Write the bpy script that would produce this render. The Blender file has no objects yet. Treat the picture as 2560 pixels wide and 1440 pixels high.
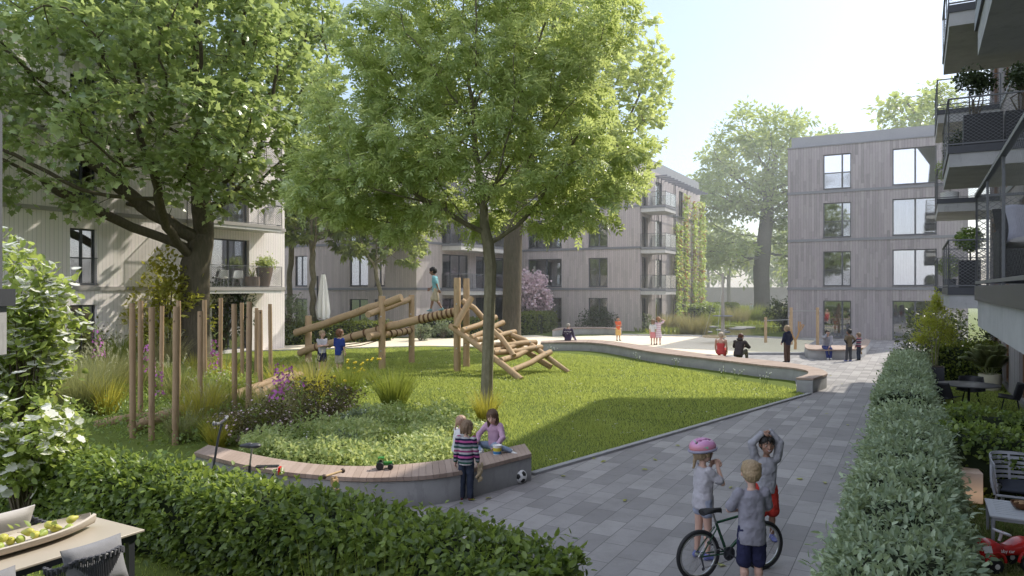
import bpy, bmesh, math, random
import numpy as np
from mathutils import Vector, Matrix, Euler
R = math.radians
random.seed(11)
RNG = np.random.default_rng(11)
sc = bpy.context.scene
COL = sc.collection
# camera model: eye height, focal length in pixels of a 2560 px wide frame, principal point / horizon row
EYE, FOC, CX, CY = 3.15, 1820.0, 1280.0, 722.0
CA, SA = math.cos(R(29.15)), math.sin(R(29.15))
ROT = R(-29.15)          # the courtyard grid: v runs right and forward, u runs away
def W(v, u, z=0.0):
    return Vector((CA*v + SA*u, -SA*v + CA*u, z))
def G(px, py, z=0.0):    # ground (or level z) point
    Y = (EYE - z)*FOC/(py - CY)
    return Vector(((px-CX)/FOC*Y, Y, z))
def P(px, py, Y):
    return Vector(((px-CX)/FOC*Y, Y, EYE - (py-CY)*Y/FOC))
def vat(px, u):
    k = (px-CX)/FOC
    return u*(CA*k - SA)/(CA + SA*k)
def uat(px, v):
    k = (px-CX)/FOC
    return v*(CA + SA*k)/(CA*k - SA)
def vu(p):
    return (CA*p.x - SA*p.y, SA*p.x + CA*p.y)

# ---------------------------------------------------------------- objects
def tag(o, label=None, cat=None, group=None, kind=None):
    if label: o['label'] = label
    if cat: o['category'] = cat
    if group: o['group'] = group
    if kind: o['kind'] = kind
    return o
def thing(name, label, cat, loc=(0, 0, 0), rz=0.0, group=None):
    o = bpy.data.objects.new(name, None)
    COL.objects.link(o)
    o.empty_display_size = 0.2
    o.location = loc
    o.rotation_euler = (0, 0, rz)
    return tag(o, label, cat, group)
def copy_tree(o, parent=None):
    c = o.copy()
    COL.objects.link(c)
    c.parent = parent
    for ch in list(o.children):
        copy_tree(ch, c)
    return c
def link(name, me, mat=None, parent=None):
    o = bpy.data.objects.new(name, me)
    COL.objects.link(o)
    if mat is not None:
        for m in (mat if isinstance(mat, (list, tuple)) else [mat]):
            me.materials.append(m)
    if parent is not None: o.parent = parent
    return o

class MB:
    def __init__(s):
        s.v = []; s.f = []; s.m = []; s.mi = 0
    def add(s, vs, fs, T=None):
        n = len(s.v)
        if T is not None: vs = [T @ Vector(p) for p in vs]
        s.v += [tuple(p) for p in vs]
        s.f += [tuple(i+n for i in f) for f in fs]
        s.m += [s.mi]*len(fs)
        return s
    def box(s, x0, x1, y0, y1, z0, z1, T=None):
        vs = [(x, y, z) for z in (z0, z1) for y in (y0, y1) for x in (x0, x1)]
        return s.add(vs, [(0,2,3,1),(4,5,7,6),(0,1,5,4),(2,6,7,3),(0,4,6,2),(1,3,7,5)], T)
    def bar(s, a, b, w, h=None, up=(0,0,1)):      # rectangular bar from a to b
        a = Vector(a); b = Vector(b); h = w if h is None else h
        d = (b-a).normalized(); up = Vector(up)
        if abs(d.dot(up)) > .99: up = Vector((1,0,0))
        x = d.cross(up).normalized()*(w/2); y = x.cross(d).normalized()*(h/2)
        vs = [p+q for p in (a, b) for q in (-x-y, x-y, x+y, -x+y)]
        return s.add(vs, [(0,3,2,1),(4,5,6,7),(0,1,5,4),(1,2,6,5),(2,3,7,6),(3,0,4,7)])
    def tube(s, pts, r, n=10, cap=True, closed=False):
        pts = [Vector(p) for p in pts]; m = len(pts)
        if not hasattr(r, '__len__'): r = [r]*m
        t0 = (pts[1]-pts[0]).normalized()
        ref = Vector((0,0,1)) if abs(t0.z) < .9 else Vector((1,0,0))
        x = t0.cross(ref).normalized(); vs = []
        for i, p in enumerate(pts):
            if closed: t = pts[(i+1) % m]-pts[i-1]
            else: t = pts[min(i+1, m-1)]-pts[max(i-1, 0)]
            if t.length < 1e-9: t = t0
            t = t.normalized()
            x = (x - t*x.dot(t))
            x = x.normalized() if x.length > 1e-6 else t.orthogonal().normalized()
            y = t.cross(x)
            for k in range(n):
                a = 2*math.pi*k/n
                vs.append(p + (x*math.cos(a) + y*math.sin(a))*r[i])
        fs = []
        for i in range(m if closed else m-1):
            j = (i+1) % m
            for k in range(n):
                q = (k+1) % n
                fs.append((i*n+k, i*n+q, j*n+q, j*n+k))
        if cap and not closed:
            fs.append(tuple(reversed(range(n)))); fs.append(tuple((m-1)*n+k for k in range(n)))
        return s.add(vs, fs)
    def cyl(s, a, b, r, r2=None, n=12):
        return s.tube([a, b], [r, r if r2 is None else r2], n)
    def lathe(s, prof, n=16, c=(0,0,0), T=None):
        vs = []; fs = []; m = len(prof); c = Vector(c)
        for (r, z) in prof:
            for k in range(n):
                a = 2*math.pi*k/n
                vs.append(c + Vector((r*math.cos(a), r*math.sin(a), z)))
        for i in range(m-1):
            for k in range(n):
                q = (k+1) % n
                fs.append((i*n+k, i*n+q, (i+1)*n+q, (i+1)*n+k))
        if prof[0][0] > 1e-6: fs.append(tuple(reversed(range(n))))
        if prof[-1][0] > 1e-6: fs.append(tuple((m-1)*n+k for k in range(n)))
        return s.add(vs, fs, T)
    def ball(s, c, r, sx=1, sy=1, sz=1, T=None, n=14, m=9):
        c = Vector(c); vs = [Vector((0,0,-r*sz))]; fs = []
        for i in range(1, m):
            th = math.pi*i/m
            for k in range(n):
                a = 2*math.pi*k/n
                vs.append(Vector((r*sx*math.sin(th)*math.cos(a), r*sy*math.sin(th)*math.sin(a), -r*sz*math.cos(th))))
        vs.append(Vector((0,0,r*sz)))
        for k in range(n):
            fs.append((0, 1+(k+1) % n, 1+k))
        for i in range(m-2):
            for k in range(n):
                q = (k+1) % n
                fs.append((1+i*n+k, 1+i*n+q, 1+(i+1)*n+q, 1+(i+1)*n+k))
        L = len(vs)-1; b = 1+(m-2)*n
        for k in range(n): fs.append((b+k, b+(k+1) % n, L))
        if T is not None: vs = [T @ p for p in vs]
        return s.add([p+c for p in vs], fs)
    def cap(s, a, b, ra, rb=None, n=12):          # tapered capsule
        rb = ra if rb is None else rb
        a = Vector(a); b = Vector(b)
        d = (b-a)
        if d.length < 1e-6: return s.ball(a, ra)
        d.normalize(); pts = []; rr = []
        for k in range(5):
            t = math.pi/2*(1-k/4); pts.append(a-d*ra*math.sin(t)); rr.append(max(ra*math.cos(t), ra*.04))
        for k in range(5):
            t = math.pi/2*(k/4); pts.append(b+d*rb*math.sin(t)); rr.append(max(rb*math.cos(t), rb*.04))
        return s.tube(pts, rr, n)
    def prism(s, poly, z0, z1):
        n = len(poly)
        vs = [(p[0], p[1], z0) for p in poly]+[(p[0], p[1], z1) for p in poly]
        fs = [tuple(reversed(range(n))), tuple(range(n, 2*n))]+[(i, (i+1) % n, n+(i+1) % n, n+i) for i in range(n)]
        return s.add(vs, fs)
    def sheet(s, poly, z):
        return s.add([(p[0], p[1], z) for p in poly], [tuple(range(len(poly)))])
    def mesh(s, name):
        me = bpy.data.meshes.new(name)
        me.from_pydata(s.v, [], s.f)
        if len(set(s.m)) > 1:
            me.polygons.foreach_set('material_index', s.m)
        return me
    def build(s, name, mat, parent=None, smooth=True, bev=0.0, fix=True):
        me = s.mesh(name)
        if fix:
            bm = bmesh.new(); bm.from_mesh(me); bmesh.ops.recalc_face_normals(bm, faces=bm.faces); bm.to_mesh(me); bm.free()
        if smooth:
            me.polygons.foreach_set('use_smooth', [True]*len(me.polygons))
            me.set_sharp_from_angle(angle=R(38))
        o = link(name, me, mat, parent)
        if bev:
            b = o.modifiers.new('bevel', 'BEVEL'); b.width = bev; b.segments = 2; b.limit_method = 'ANGLE'; b.angle_limit = R(40)
        return o

def np_mesh(name, verts, faces_list, mat, parent=None, smooth=False):
    """verts (N,3); faces_list: list of (M,k) int arrays"""
    me = bpy.data.meshes.new(name)
    verts = np.ascontiguousarray(verts, dtype=np.float32)
    me.vertices.add(len(verts)); me.vertices.foreach_set('co', verts.ravel())
    loops = np.concatenate([f.ravel() for f in faces_list]).astype(np.int32)
    sizes = np.concatenate([np.full(len(f), f.shape[1], dtype=np.int32) for f in faces_list])
    starts = np.concatenate([[0], np.cumsum(sizes)[:-1]]).astype(np.int32)
    me.loops.add(len(loops)); me.loops.foreach_set('vertex_index', loops)
    me.polygons.add(len(sizes)); me.polygons.foreach_set('loop_start', starts)
    if smooth: me.polygons.foreach_set('use_smooth', np.ones(len(sizes), dtype=bool))
    me.update(calc_edges=True)
    return link(name, me, mat, parent)

# leaf templates: y runs to the tip, x across, z out of the blade
LEAF = (np.array([[0,0,0],[.27,.42,.07],[0,1,-.05],[-.27,.42,.07]], float), [np.array([[0,1,2],[0,2,3]])])
OVAL = (np.array([[0,0,0],[.26,.25,.05],[.27,.62,.03],[0,1,-.1],[-.27,.62,.03],[-.26,.25,.05]], float), [np.array([[0,1,2,3],[0,3,4,5]])])
BLOS = (np.array([[0,0,0],[.45,.3,.08],[.35,.9,.05],[-.35,.9,.05],[-.45,.3,.08]], float), [np.array([[0,1,2,3,4]])])
_mp = [(0,0),(.16,.12),(.5,.02),(.36,.27),(.62,.5),(.3,.52),(.25,.66),(0,1),(-.25,.66),(-.3,.52),(-.62,.5),(-.36,.27),(-.5,.02),(-.16,.12)]
MAPLE = (np.array([[0,.38,.06]]+[[x,y,-.12*abs(x)-.1*max(0,y-.5)] for x,y in _mp], float), [np.array([[0,1+i,1+(i+1) % 14] for i in range(14)])])
def _palm(n, spread, w):
    vs = []; fs = []
    for k in range(n):
        a = spread*(k-(n-1)/2)/((n-1)/2); L = 1-.25*abs(a)/spread
        c, s_ = math.cos(a), math.sin(a)
        b = len(vs)
        for x, y, z in [(0,0,0),(w,.45,.05),(0,1,-.22),(-w,.45,.05)]:
            y *= L; vs.append((x*c+y*s_, y*c-x*s_, z))
        fs += [[b,b+1,b+2],[b,b+2,b+3]]
    return (np.array(vs, float), [np.array(fs)])
PALM5 = _palm(5, R(85), .17)
def _pinn(n):
    vs = []; fs = []
    def lf(bx, by, a, L, w, dz):
        c, s_ = math.cos(a), math.sin(a); b = len(vs)
        for x, y, z in [(0,0,0),(w,.35,.05),(w*.8,.7,.02),(0,1,-.12),(-w*.8,.7,.02),(-w,.35,.05)]:
            x *= L; y *= L; vs.append((bx+x*c+y*s_, by+y*c-x*s_, z*L+dz))
        fs.append([b,b+1,b+2,b+3]); fs.append([b,b+3,b+4,b+5])
    for k in range(n):
        y = .12+.5*k/(n-1)
        for sg in (-1, 1): lf(0, y, sg*R(58), .42, .2, -.12*y)
    lf(0, .68, 0, .42, .2, -.12)
    return (np.array(vs, float), [np.array(fs)])
PINN = _pinn(3)

def unit(a):
    return a/np.maximum(np.linalg.norm(a, axis=-1, keepdims=True), 1e-9)
def leaves(name, tmpl, pos, d, nrm, size, mat, parent=None):
    """scatter one template: pos (N,3), tip direction d, blade normal nrm, size (N,)"""
    tv, tf = tmpl; N = len(pos); K = len(tv)
    d = unit(d); x = unit(np.cross(d, nrm)); n = np.cross(x, d)
    v = pos[:,None,:] + size[:,None,None]*(tv[None,:,0:1]*x[:,None,:] + tv[None,:,1:2]*d[:,None,:] + tv[None,:,2:3]*n[:,None,:])
    off = (np.arange(N)*K)[:,None,None]
    fl = [(f[None]+off).reshape(-1, f.shape[1]) for f in tf]
    return np_mesh(name, v.reshape(-1,3), fl, mat, parent)
def rdir(n, up=0.0, rng=None):
    d = (rng or RNG).normal(size=(n,3)); d = unit(d); d[:,2] += up
    return unit(d)
def blades(name, base, d, length, width, droop, mat, parent=None, seg=4):
    """grass blades as tapering strips; d = start direction"""
    N = len(base); d = unit(d)
    side = unit(np.cross(d, np.array([0,0,1.0])) + 1e-4*RNG.normal(size=(N,3)))
    tw = RNG.uniform(0, math.pi, N)[:,None]
    hor = unit(np.stack([d[:,0], d[:,1], np.zeros(N)], 1)+1e-6)
    side = unit(side*np.cos(tw)+hor*np.sin(tw)*.7)
    P_ = base.copy(); rows = []
    dd = d.copy()
    for i in range(seg+1):
        t = i/seg; w = (width*(1-t)**.7)[:,None] if i < seg else None
        if w is not None: rows += [P_-side*w/2, P_+side*w/2]
        else: rows += [P_]
        P_ = P_ + dd*(length/seg)[:,None]
        dd = dd.copy(); dd[:,2] -= droop*(t+.3); dd = unit(dd)
    K = 2*seg+1
    v = np.stack(rows, 1).reshape(-1,3)
    off = (np.arange(N)*K)[:,None]
    fl = []
    q = []
    for i in range(seg-1): q.append(off+np.array([[2*i,2*i+1,2*i+3,2*i+2]]))
    if q: fl.append(np.concatenate(q))
    fl.append(off+np.array([[2*seg-2,2*seg-1,2*seg]]))
    return np_mesh(name, v, fl, mat, parent)

# ---------------------------------------------------------------- materials
def nodes(name):
    m = bpy.data.materials.new(name); m.use_nodes = True
    nt = m.node_tree; nt.nodes.clear()
    return m, nt, nt.nodes.new, nt.links.new
def mixc(nt, a, b, fac, mode='MIX'):
    n = nt.nodes.new('ShaderNodeMix'); n.data_type = 'RGBA'; n.blend_type = mode
    for sock, val in ((n.inputs[0], fac), (n.inputs[6], a), (n.inputs[7], b)):
        if isinstance(val, bpy.types.NodeSocket): nt.links.new(val, sock)
        elif isinstance(val, (int, float)): sock.default_value = val
        else: sock.default_value = (*val, 1) if len(val) == 3 else val
    return n.outputs[2]
def math_(nt, op, a, b=0.0, c=0.0):
    n = nt.nodes.new('ShaderNodeMath'); n.operation = op
    for i, val in enumerate((a, b, c)):
        if isinstance(val, bpy.types.NodeSocket): nt.links.new(val, n.inputs[i])
        else: n.inputs[i].default_value = val
    return n.outputs[0]
def noise(nt, scale, detail=3, vec=None, rough=.55):
    n = nt.nodes.new('ShaderNodeTexNoise'); n.inputs['Scale'].default_value = scale
    n.inputs['Detail'].default_value = detail; n.inputs['Roughness'].default_value = rough
    if vec is not None: nt.links.new(vec, n.inputs['Vector'])
    return n
def objco(nt, scale=(1,1,1), rot=(0,0,0), kind='Object'):
    t = nt.nodes.new('ShaderNodeTexCoord'); mp = nt.nodes.new('ShaderNodeMapping')
    mp.inputs['Scale'].default_value = scale; mp.inputs['Rotation'].default_value = rot
    nt.links.new(t.outputs[kind], mp.inputs['Vector'])
    return mp.outputs[0]
def worldco(nt, scale=(1,1,1), rot=(0,0,0)):
    t = nt.nodes.new('ShaderNodeNewGeometry'); mp = nt.nodes.new('ShaderNodeMapping'); mp.vector_type = 'POINT'
    mp.inputs['Scale'].default_value = scale; mp.inputs['Rotation'].default_value = rot
    nt.links.new(t.outputs['Position'], mp.inputs['Vector'])
    return mp.outputs[0]
def finish(m, nt, col, rough=.6, bump=None, bs=.2, bd=.01, metal=0.0, spec=.4, extra=None):
    b = nt.nodes.new('ShaderNodeBsdfPrincipled'); o = nt.nodes.new('ShaderNodeOutputMaterial')
    if isinstance(col, bpy.types.NodeSocket): nt.links.new(col, b.inputs['Base Color'])
    else: b.inputs['Base Color'].default_value = (*col, 1)
    if isinstance(rough, bpy.types.NodeSocket): nt.links.new(rough, b.inputs['Roughness'])
    else: b.inputs['Roughness'].default_value = rough
    b.inputs['Metallic'].default_value = metal; b.inputs['Specular IOR Level'].default_value = spec
    if bump is not None:
        n = nt.nodes.new('ShaderNodeBump'); n.inputs['Strength'].default_value = bs; n.inputs['Distance'].default_value = bd
        nt.links.new(bump, n.inputs['Height']); nt.links.new(n.outputs[0], b.inputs['Normal'])
    nt.links.new(b.outputs[0], o.inputs[0])
    return m
_MC = {}
def M(name, col, rough=.6, var=.18, scale=8, metal=0.0, bs=.15, bd=.005, spec=.4, stretch=(1,1,1)):
    """plain surface with a little mottling"""
    if name in _MC: return _MC[name]
    m, nt, N, L = nodes(name)
    co = objco(nt, stretch)
    n = noise(nt, scale, 4, co)
    c2 = tuple(x*(1-var) for x in col); c1 = tuple(min(1, x*(1+var)) for x in col)
    c = mixc(nt, c2, c1, n.outputs[0])
    n2 = noise(nt, scale*7, 2, co)
    finish(m, nt, c, rough, n2.outputs[0], bs, bd, metal, spec)
    _MC[name] = m
    return m
def cloth(name, col, var=.12):
    return M(name, col, .85, var, 18, 0, .35, .006, .15)
def leafmat(name, c1, c2, trans=.4, rough=.42, spec=.35, tc=None):
    m, nt, N, L = nodes(name)
    g = N('ShaderNodeNewGeometry')
    big = noise(nt, .55, 2, worldco(nt))
    r = math_(nt, 'ADD', math_(nt, 'MULTIPLY', math_(nt, 'POWER', g.outputs['Random Per Island'], 1.7), .85), math_(nt, 'MULTIPLY', math_(nt, 'SUBTRACT', big.outputs[0], .25), .6))
    c = mixc(nt, c1, c2, r)
    b = N('ShaderNodeBsdfPrincipled'); L(c, b.inputs['Base Color'])
    b.inputs['Roughness'].default_value = rough; b.inputs['Specular IOR Level'].default_value = spec
    t = N('ShaderNodeBsdfTranslucent')
    tcol = mixc(nt, c, tc or (min(.9,c2[0]*1.8), min(.95,c2[1]*1.7), c2[2]*1.15), .75)
    L(tcol, t.inputs['Color'])
    x = N('ShaderNodeMixShader'); x.inputs[0].default_value = trans
    L(b.outputs[0], x.inputs[1]); L(t.outputs[0], x.inputs[2])
    o = N('ShaderNodeOutputMaterial'); L(x.outputs[0], o.inputs[0])
    return m
def bark(name, c1, c2, sc_=(9,9,1.6)):
    m, nt, N, L = nodes(name)
    co = objco(nt, sc_)
    n = noise(nt, 1.6, 6, co, .65)
    c = mixc(nt, c1, c2, math_(nt, 'MULTIPLY_ADD', n.outputs[0], 2.2, -.6))
    n3 = noise(nt, .7, 2, objco(nt))
    c = mixc(nt, c, (c2[0]*.9, c2[1]*1.12, c2[2]*.8), math_(nt, 'MULTIPLY', n3.outputs[0], .5))
    return finish(m, nt, c, .9, n.outputs[0], .8, .03, 0, .2)
def timber(name, c1, c2, stretch=(1,1,1), sc_=14):
    m, nt, N, L = nodes(name)
    co = objco(nt, stretch)
    n = noise(nt, sc_, 4, co, .6); n2 = noise(nt, 1.3, 2, objco(nt))
    c = mixc(nt, c1, c2, n.outputs[0])
    c = mixc(nt, c, tuple(x*.72 for x in c1), math_(nt, 'MULTIPLY', n2.outputs[0], .55))
    vo = N('ShaderNodeTexVoronoi'); vo.inputs['Scale'].default_value = 3.2; L(objco(nt), vo.inputs['Vector'])
    c = mixc(nt, c, tuple(x*.35 for x in c1), math_(nt, 'MULTIPLY', math_(nt, 'LESS_THAN', vo.outputs['Distance'], .085), .8))
    n4 = noise(nt, 5, 4, objco(nt, (stretch[0]*3, stretch[1]*3, stretch[2]*.6)), .7)
    c = mixc(nt, c, tuple(x*.45 for x in c1), math_(nt, 'MULTIPLY', math_(nt, 'GREATER_THAN', n4.outputs[0], .64), .6))
    return finish(m, nt, c, .7, n.outputs[0], .35, .01, 0, .3)
def concrete(name, col, var=.2):
    m, nt, N, L = nodes(name)
    co = worldco(nt)
    n = noise(nt, 1.6, 5, co, .62); n2 = noise(nt, 40, 2, co)
    c = mixc(nt, tuple(x*(1-var) for x in col), tuple(x*(1+var) for x in col), math_(nt, 'MULTIPLY_ADD', n.outputs[0], 1.8, -.4))
    c = mixc(nt, c, tuple(x*.8 for x in col), math_(nt, 'MULTIPLY', math_(nt, 'GREATER_THAN', n2.outputs[0], .66), .4))
    s = N('ShaderNodeSeparateXYZ'); L(co, s.inputs[0]); z = math_(nt, 'MULTIPLY_ADD', s.outputs[2], -5.0, .95); nt.nodes[-1].use_clamp = True
    n3 = noise(nt, 5, 4, worldco(nt, (1, 1, .25)), .65)
    c = mixc(nt, c, tuple(x*.55 for x in col), math_(nt, 'MULTIPLY', z, n3.outputs[0]))
    c = mixc(nt, c, tuple(x*.7 for x in col), math_(nt, 'MULTIPLY', math_(nt, 'GREATER_THAN', n3.outputs[0], .6), .35))
    return finish(m, nt, c, .8, n2.outputs[0], .2, .004, 0, .3)
def boards(name, col, dark, w=.16):
    """vertical timber cladding: a tone per board and board length, open joints"""
    m, nt, N, L = nodes(name)
    t = N('ShaderNodeTexCoord'); s = N('ShaderNodeSeparateXYZ'); L(t.outputs['Object'], s.inputs[0])
    h = math_(nt, 'ADD', s.outputs[0], s.outputs[1]); q = math_(nt, 'DIVIDE', h, w)
    i = math_(nt, 'FLOOR', q); fr = math_(nt, 'FRACT', q)
    w1 = N('ShaderNodeTexWhiteNoise'); w1.noise_dimensions = '1D'; L(i, w1.inputs['W'])
    zz = math_(nt, 'FLOOR', math_(nt, 'ADD', math_(nt, 'DIVIDE', s.outputs[2], 1.55), math_(nt, 'MULTIPLY', w1.outputs['Value'], 7.0)))
    w2 = N('ShaderNodeTexWhiteNoise'); w2.noise_dimensions = '2D'
    cb = N('ShaderNodeCombineXYZ'); L(i, cb.inputs[0]); L(zz, cb.inputs[1]); L(cb.outputs[0], w2.inputs['Vector'])
    cb2 = N('ShaderNodeCombineXYZ'); L(h, cb2.inputs[0]); L(math_(nt, 'MULTIPLY', s.outputs[2], .12), cb2.inputs[2]); L(w2.outputs['Value'], cb2.inputs[1])
    g = noise(nt, 26, 4, cb2.outputs[0], .65)
    v = math_(nt, 'ADD', math_(nt, 'MULTIPLY', w2.outputs['Value'], .62), math_(nt, 'MULTIPLY_ADD', g.outputs[0], 1.1, -.35))
    c = mixc(nt, dark, col, v)
    st = noise(nt, .35, 3, objco(nt, (1, 1, .35)))
    c = mixc(nt, c, tuple(x*.62 for x in dark), math_(nt, 'MULTIPLY', math_(nt, 'SUBTRACT', st.outputs[0], .3), .32))
    wv = w2.outputs['Color']; sv = N('ShaderNodeSeparateColor'); L(wv, sv.inputs[0])
    c = mixc(nt, c, (col[0]*1.02, col[1]*.97, col[2]*1.04), math_(nt, 'MULTIPLY', sv.outputs[2], .5))
    gap = math_(nt, 'LESS_THAN', fr, .05)
    c = mixc(nt, c, tuple(x*.42 for x in dark), gap)
    hgt = math_(nt, 'SUBTRACT', math_(nt, 'MULTIPLY', g.outputs[0], .3), gap)
    return finish(m, nt, c, .82, hgt, .5, .012, 0, .2)
def glassmat(name, tint, refl=.5, rough=.02):
    m, nt, N, L = nodes(name)
    fr = N('ShaderNodeFresnel'); fr.inputs[0].default_value = 1.5
    gl = N('ShaderNodeBsdfGlossy'); gl.inputs['Roughness'].default_value = rough; gl.inputs['Color'].default_value = (.95, .97, 1, 1)
    tr = N('ShaderNodeBsdfTransparent'); tr.inputs[0].default_value = (*tint, 1)
    x = N('ShaderNodeMixShader')
    f = math_(nt, 'ADD', math_(nt, 'MULTIPLY', fr.outputs[0], 1.0), refl); nt.nodes[-1].use_clamp = True
    L(f, x.inputs[0]); L(tr.outputs[0], x.inputs[1]); L(gl.outputs[0], x.inputs[2])
    o = N('ShaderNodeOutputMaterial'); L(x.outputs[0], o.inputs[0])
    return m
def emit_mix(name, col, e, strength):
    m, nt, N, L = nodes(name)
    b = N('ShaderNodeBsdfPrincipled'); b.inputs['Base Color'].default_value = (*col, 1); b.inputs['Roughness'].default_value = .5
    co = objco(nt); s = N('ShaderNodeSeparateXYZ'); L(co, s.inputs[0])
    gr = math_(nt, 'POWER', math_(nt, 'SUBTRACT', 1.0, math_(nt, 'MULTIPLY', math_(nt, 'ABSOLUTE', math_(nt, 'SUBTRACT', s.outputs[2], .14)), 2.2)), 2.0)
    b.inputs['Emission Color'].default_value = (*e, 1)
    L(math_(nt, 'MULTIPLY', gr, strength), b.inputs['Emission Strength'])
    o = N('ShaderNodeOutputMaterial'); L(b.outputs[0], o.inputs[0])
    return m

CONC = concrete('concrete', (.385, .385, .39)); CONC_L = concrete('pale_concrete', (.46, .455, .44), .12)
DARKM = M('dark_metal', (.055, .058, .068), .45, .15, 6)
GREYM = M('grey_sheet_metal', (.20, .205, .225), .5, .1, 2)
STEEL = M('brushed_steel', (.5, .5, .5), .32, .1, 20, 1.0)
BLACK = M('black_rubber', (.02, .02, .022), .6, .2, 20)
WHITEP = M('white_paint', (.78, .78, .77), .45, .05, 5)
DECK = timber('decking', (.30, .215, .165), (.42, .32, .26), (1, 1, 1), 9)
ROPE = M('brown_rope', (.16, .09, .05), .9, .3, 60)
# ---------------------------------------------------------------- camera, light, sky
cam = bpy.data.cameras.new('camera'); cam.sensor_width = 36; cam.lens = FOC/2560*36
cam.shift_y = 2/2560; cam.clip_end = 2000; cam.clip_start = .05
co_ = bpy.data.objects.new('camera', cam); COL.objects.link(co_)
co_.location = (0, 0, EYE); co_.rotation_euler = (R(90), 0, 0); sc.camera = co_
SUN_TH, SUN_EL = R(68), R(43)
sh = Vector((math.cos(SUN_TH)*CA + math.sin(SUN_TH)*SA, -math.cos(SUN_TH)*SA + math.sin(SUN_TH)*CA, 0))
sdir = sh*math.cos(SUN_EL) + Vector((0, 0, math.sin(SUN_EL)))
sl = bpy.data.lights.new('sun', 'SUN'); sl.energy = 5.0; sl.angle = R(.55); sl.color = (1, .94, .82)
so = bpy.data.objects.new('sun', sl); COL.objects.link(so); so.location = (30, 40, 40)
so.rotation_euler = sdir.to_track_quat('Z', 'Y').to_euler()
w = bpy.data.worlds.new('World'); sc.world = w; w.use_nodes = True
nt = w.node_tree; nt.nodes.clear()
sk = nt.nodes.new('ShaderNodeTexSky'); sk.sky_type = 'NISHITA'; sk.sun_disc = False
sk.sun_elevation = SUN_EL; sk.sun_rotation = math.atan2(sh.x, sh.y)
sk.dust_density = 1.5; sk.air_density = 1.0; sk.ozone_density = 1.0
bg = nt.nodes.new('ShaderNodeBackground'); bg.inputs[1].default_value = .12
wo = nt.nodes.new('ShaderNodeOutputWorld')
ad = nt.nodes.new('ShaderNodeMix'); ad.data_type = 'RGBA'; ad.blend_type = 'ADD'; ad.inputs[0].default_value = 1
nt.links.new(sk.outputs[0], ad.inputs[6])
# thin veil over the blue; far brighter fill added to the unseen sky behind the camera
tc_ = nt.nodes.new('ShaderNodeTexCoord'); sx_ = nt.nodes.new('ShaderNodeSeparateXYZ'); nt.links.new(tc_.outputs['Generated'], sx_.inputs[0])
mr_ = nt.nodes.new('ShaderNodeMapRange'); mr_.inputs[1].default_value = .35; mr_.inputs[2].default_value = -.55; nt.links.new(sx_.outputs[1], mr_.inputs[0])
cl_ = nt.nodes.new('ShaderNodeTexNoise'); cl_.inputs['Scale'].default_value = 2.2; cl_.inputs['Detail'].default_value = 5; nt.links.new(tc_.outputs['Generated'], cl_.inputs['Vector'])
sky_fill = mixc(nt, (2.5, 3.05, 3.5), (14.6, 14.6, 16.4), mr_.outputs[0])
sky_fill = mixc(nt, sky_fill, (3.4, 4.2, 4.8), math_(nt, 'MULTIPLY', cl_.outputs[0], .35))
nt.links.new(sky_fill, ad.inputs[7])
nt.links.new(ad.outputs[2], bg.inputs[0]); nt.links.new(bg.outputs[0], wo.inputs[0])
sc.view_settings.view_transform = 'Standard'; sc.view_settings.look = 'None'; sc.view_settings.exposure = 0
sc.cycles.use_denoising = True
sc.cycles.max_bounces = 6; sc.cycles.transparent_max_bounces = 16; sc.cycles.diffuse_bounces = 3
sc.cycles.glossy_bounces = 2; sc.cycles.transmission_bounces = 4
sc.cycles.sample_clamp_indirect = 6; sc.cycles.caustics_reflective = False; sc.cycles.caustics_refractive = False

# sunlit summer haze filling the courtyard
hm, nt, N_, L_ = nodes('summer_haze')
vs_ = N_('ShaderNodeVolumeScatter'); vs_.inputs['Density'].default_value = .0034; vs_.inputs['Anisotropy'].default_value = .35
vs_.inputs['Color'].default_value = (.93, .97, 1, 1)
oo = N_('ShaderNodeOutputMaterial'); L_(vs_.outputs[0], oo.inputs['Volume'])
mb = MB(); mb.box(-140, 140, 29, 260, -.5, 17)
tag(mb.build('haze', hm, smooth=False), kind='structure')

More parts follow.
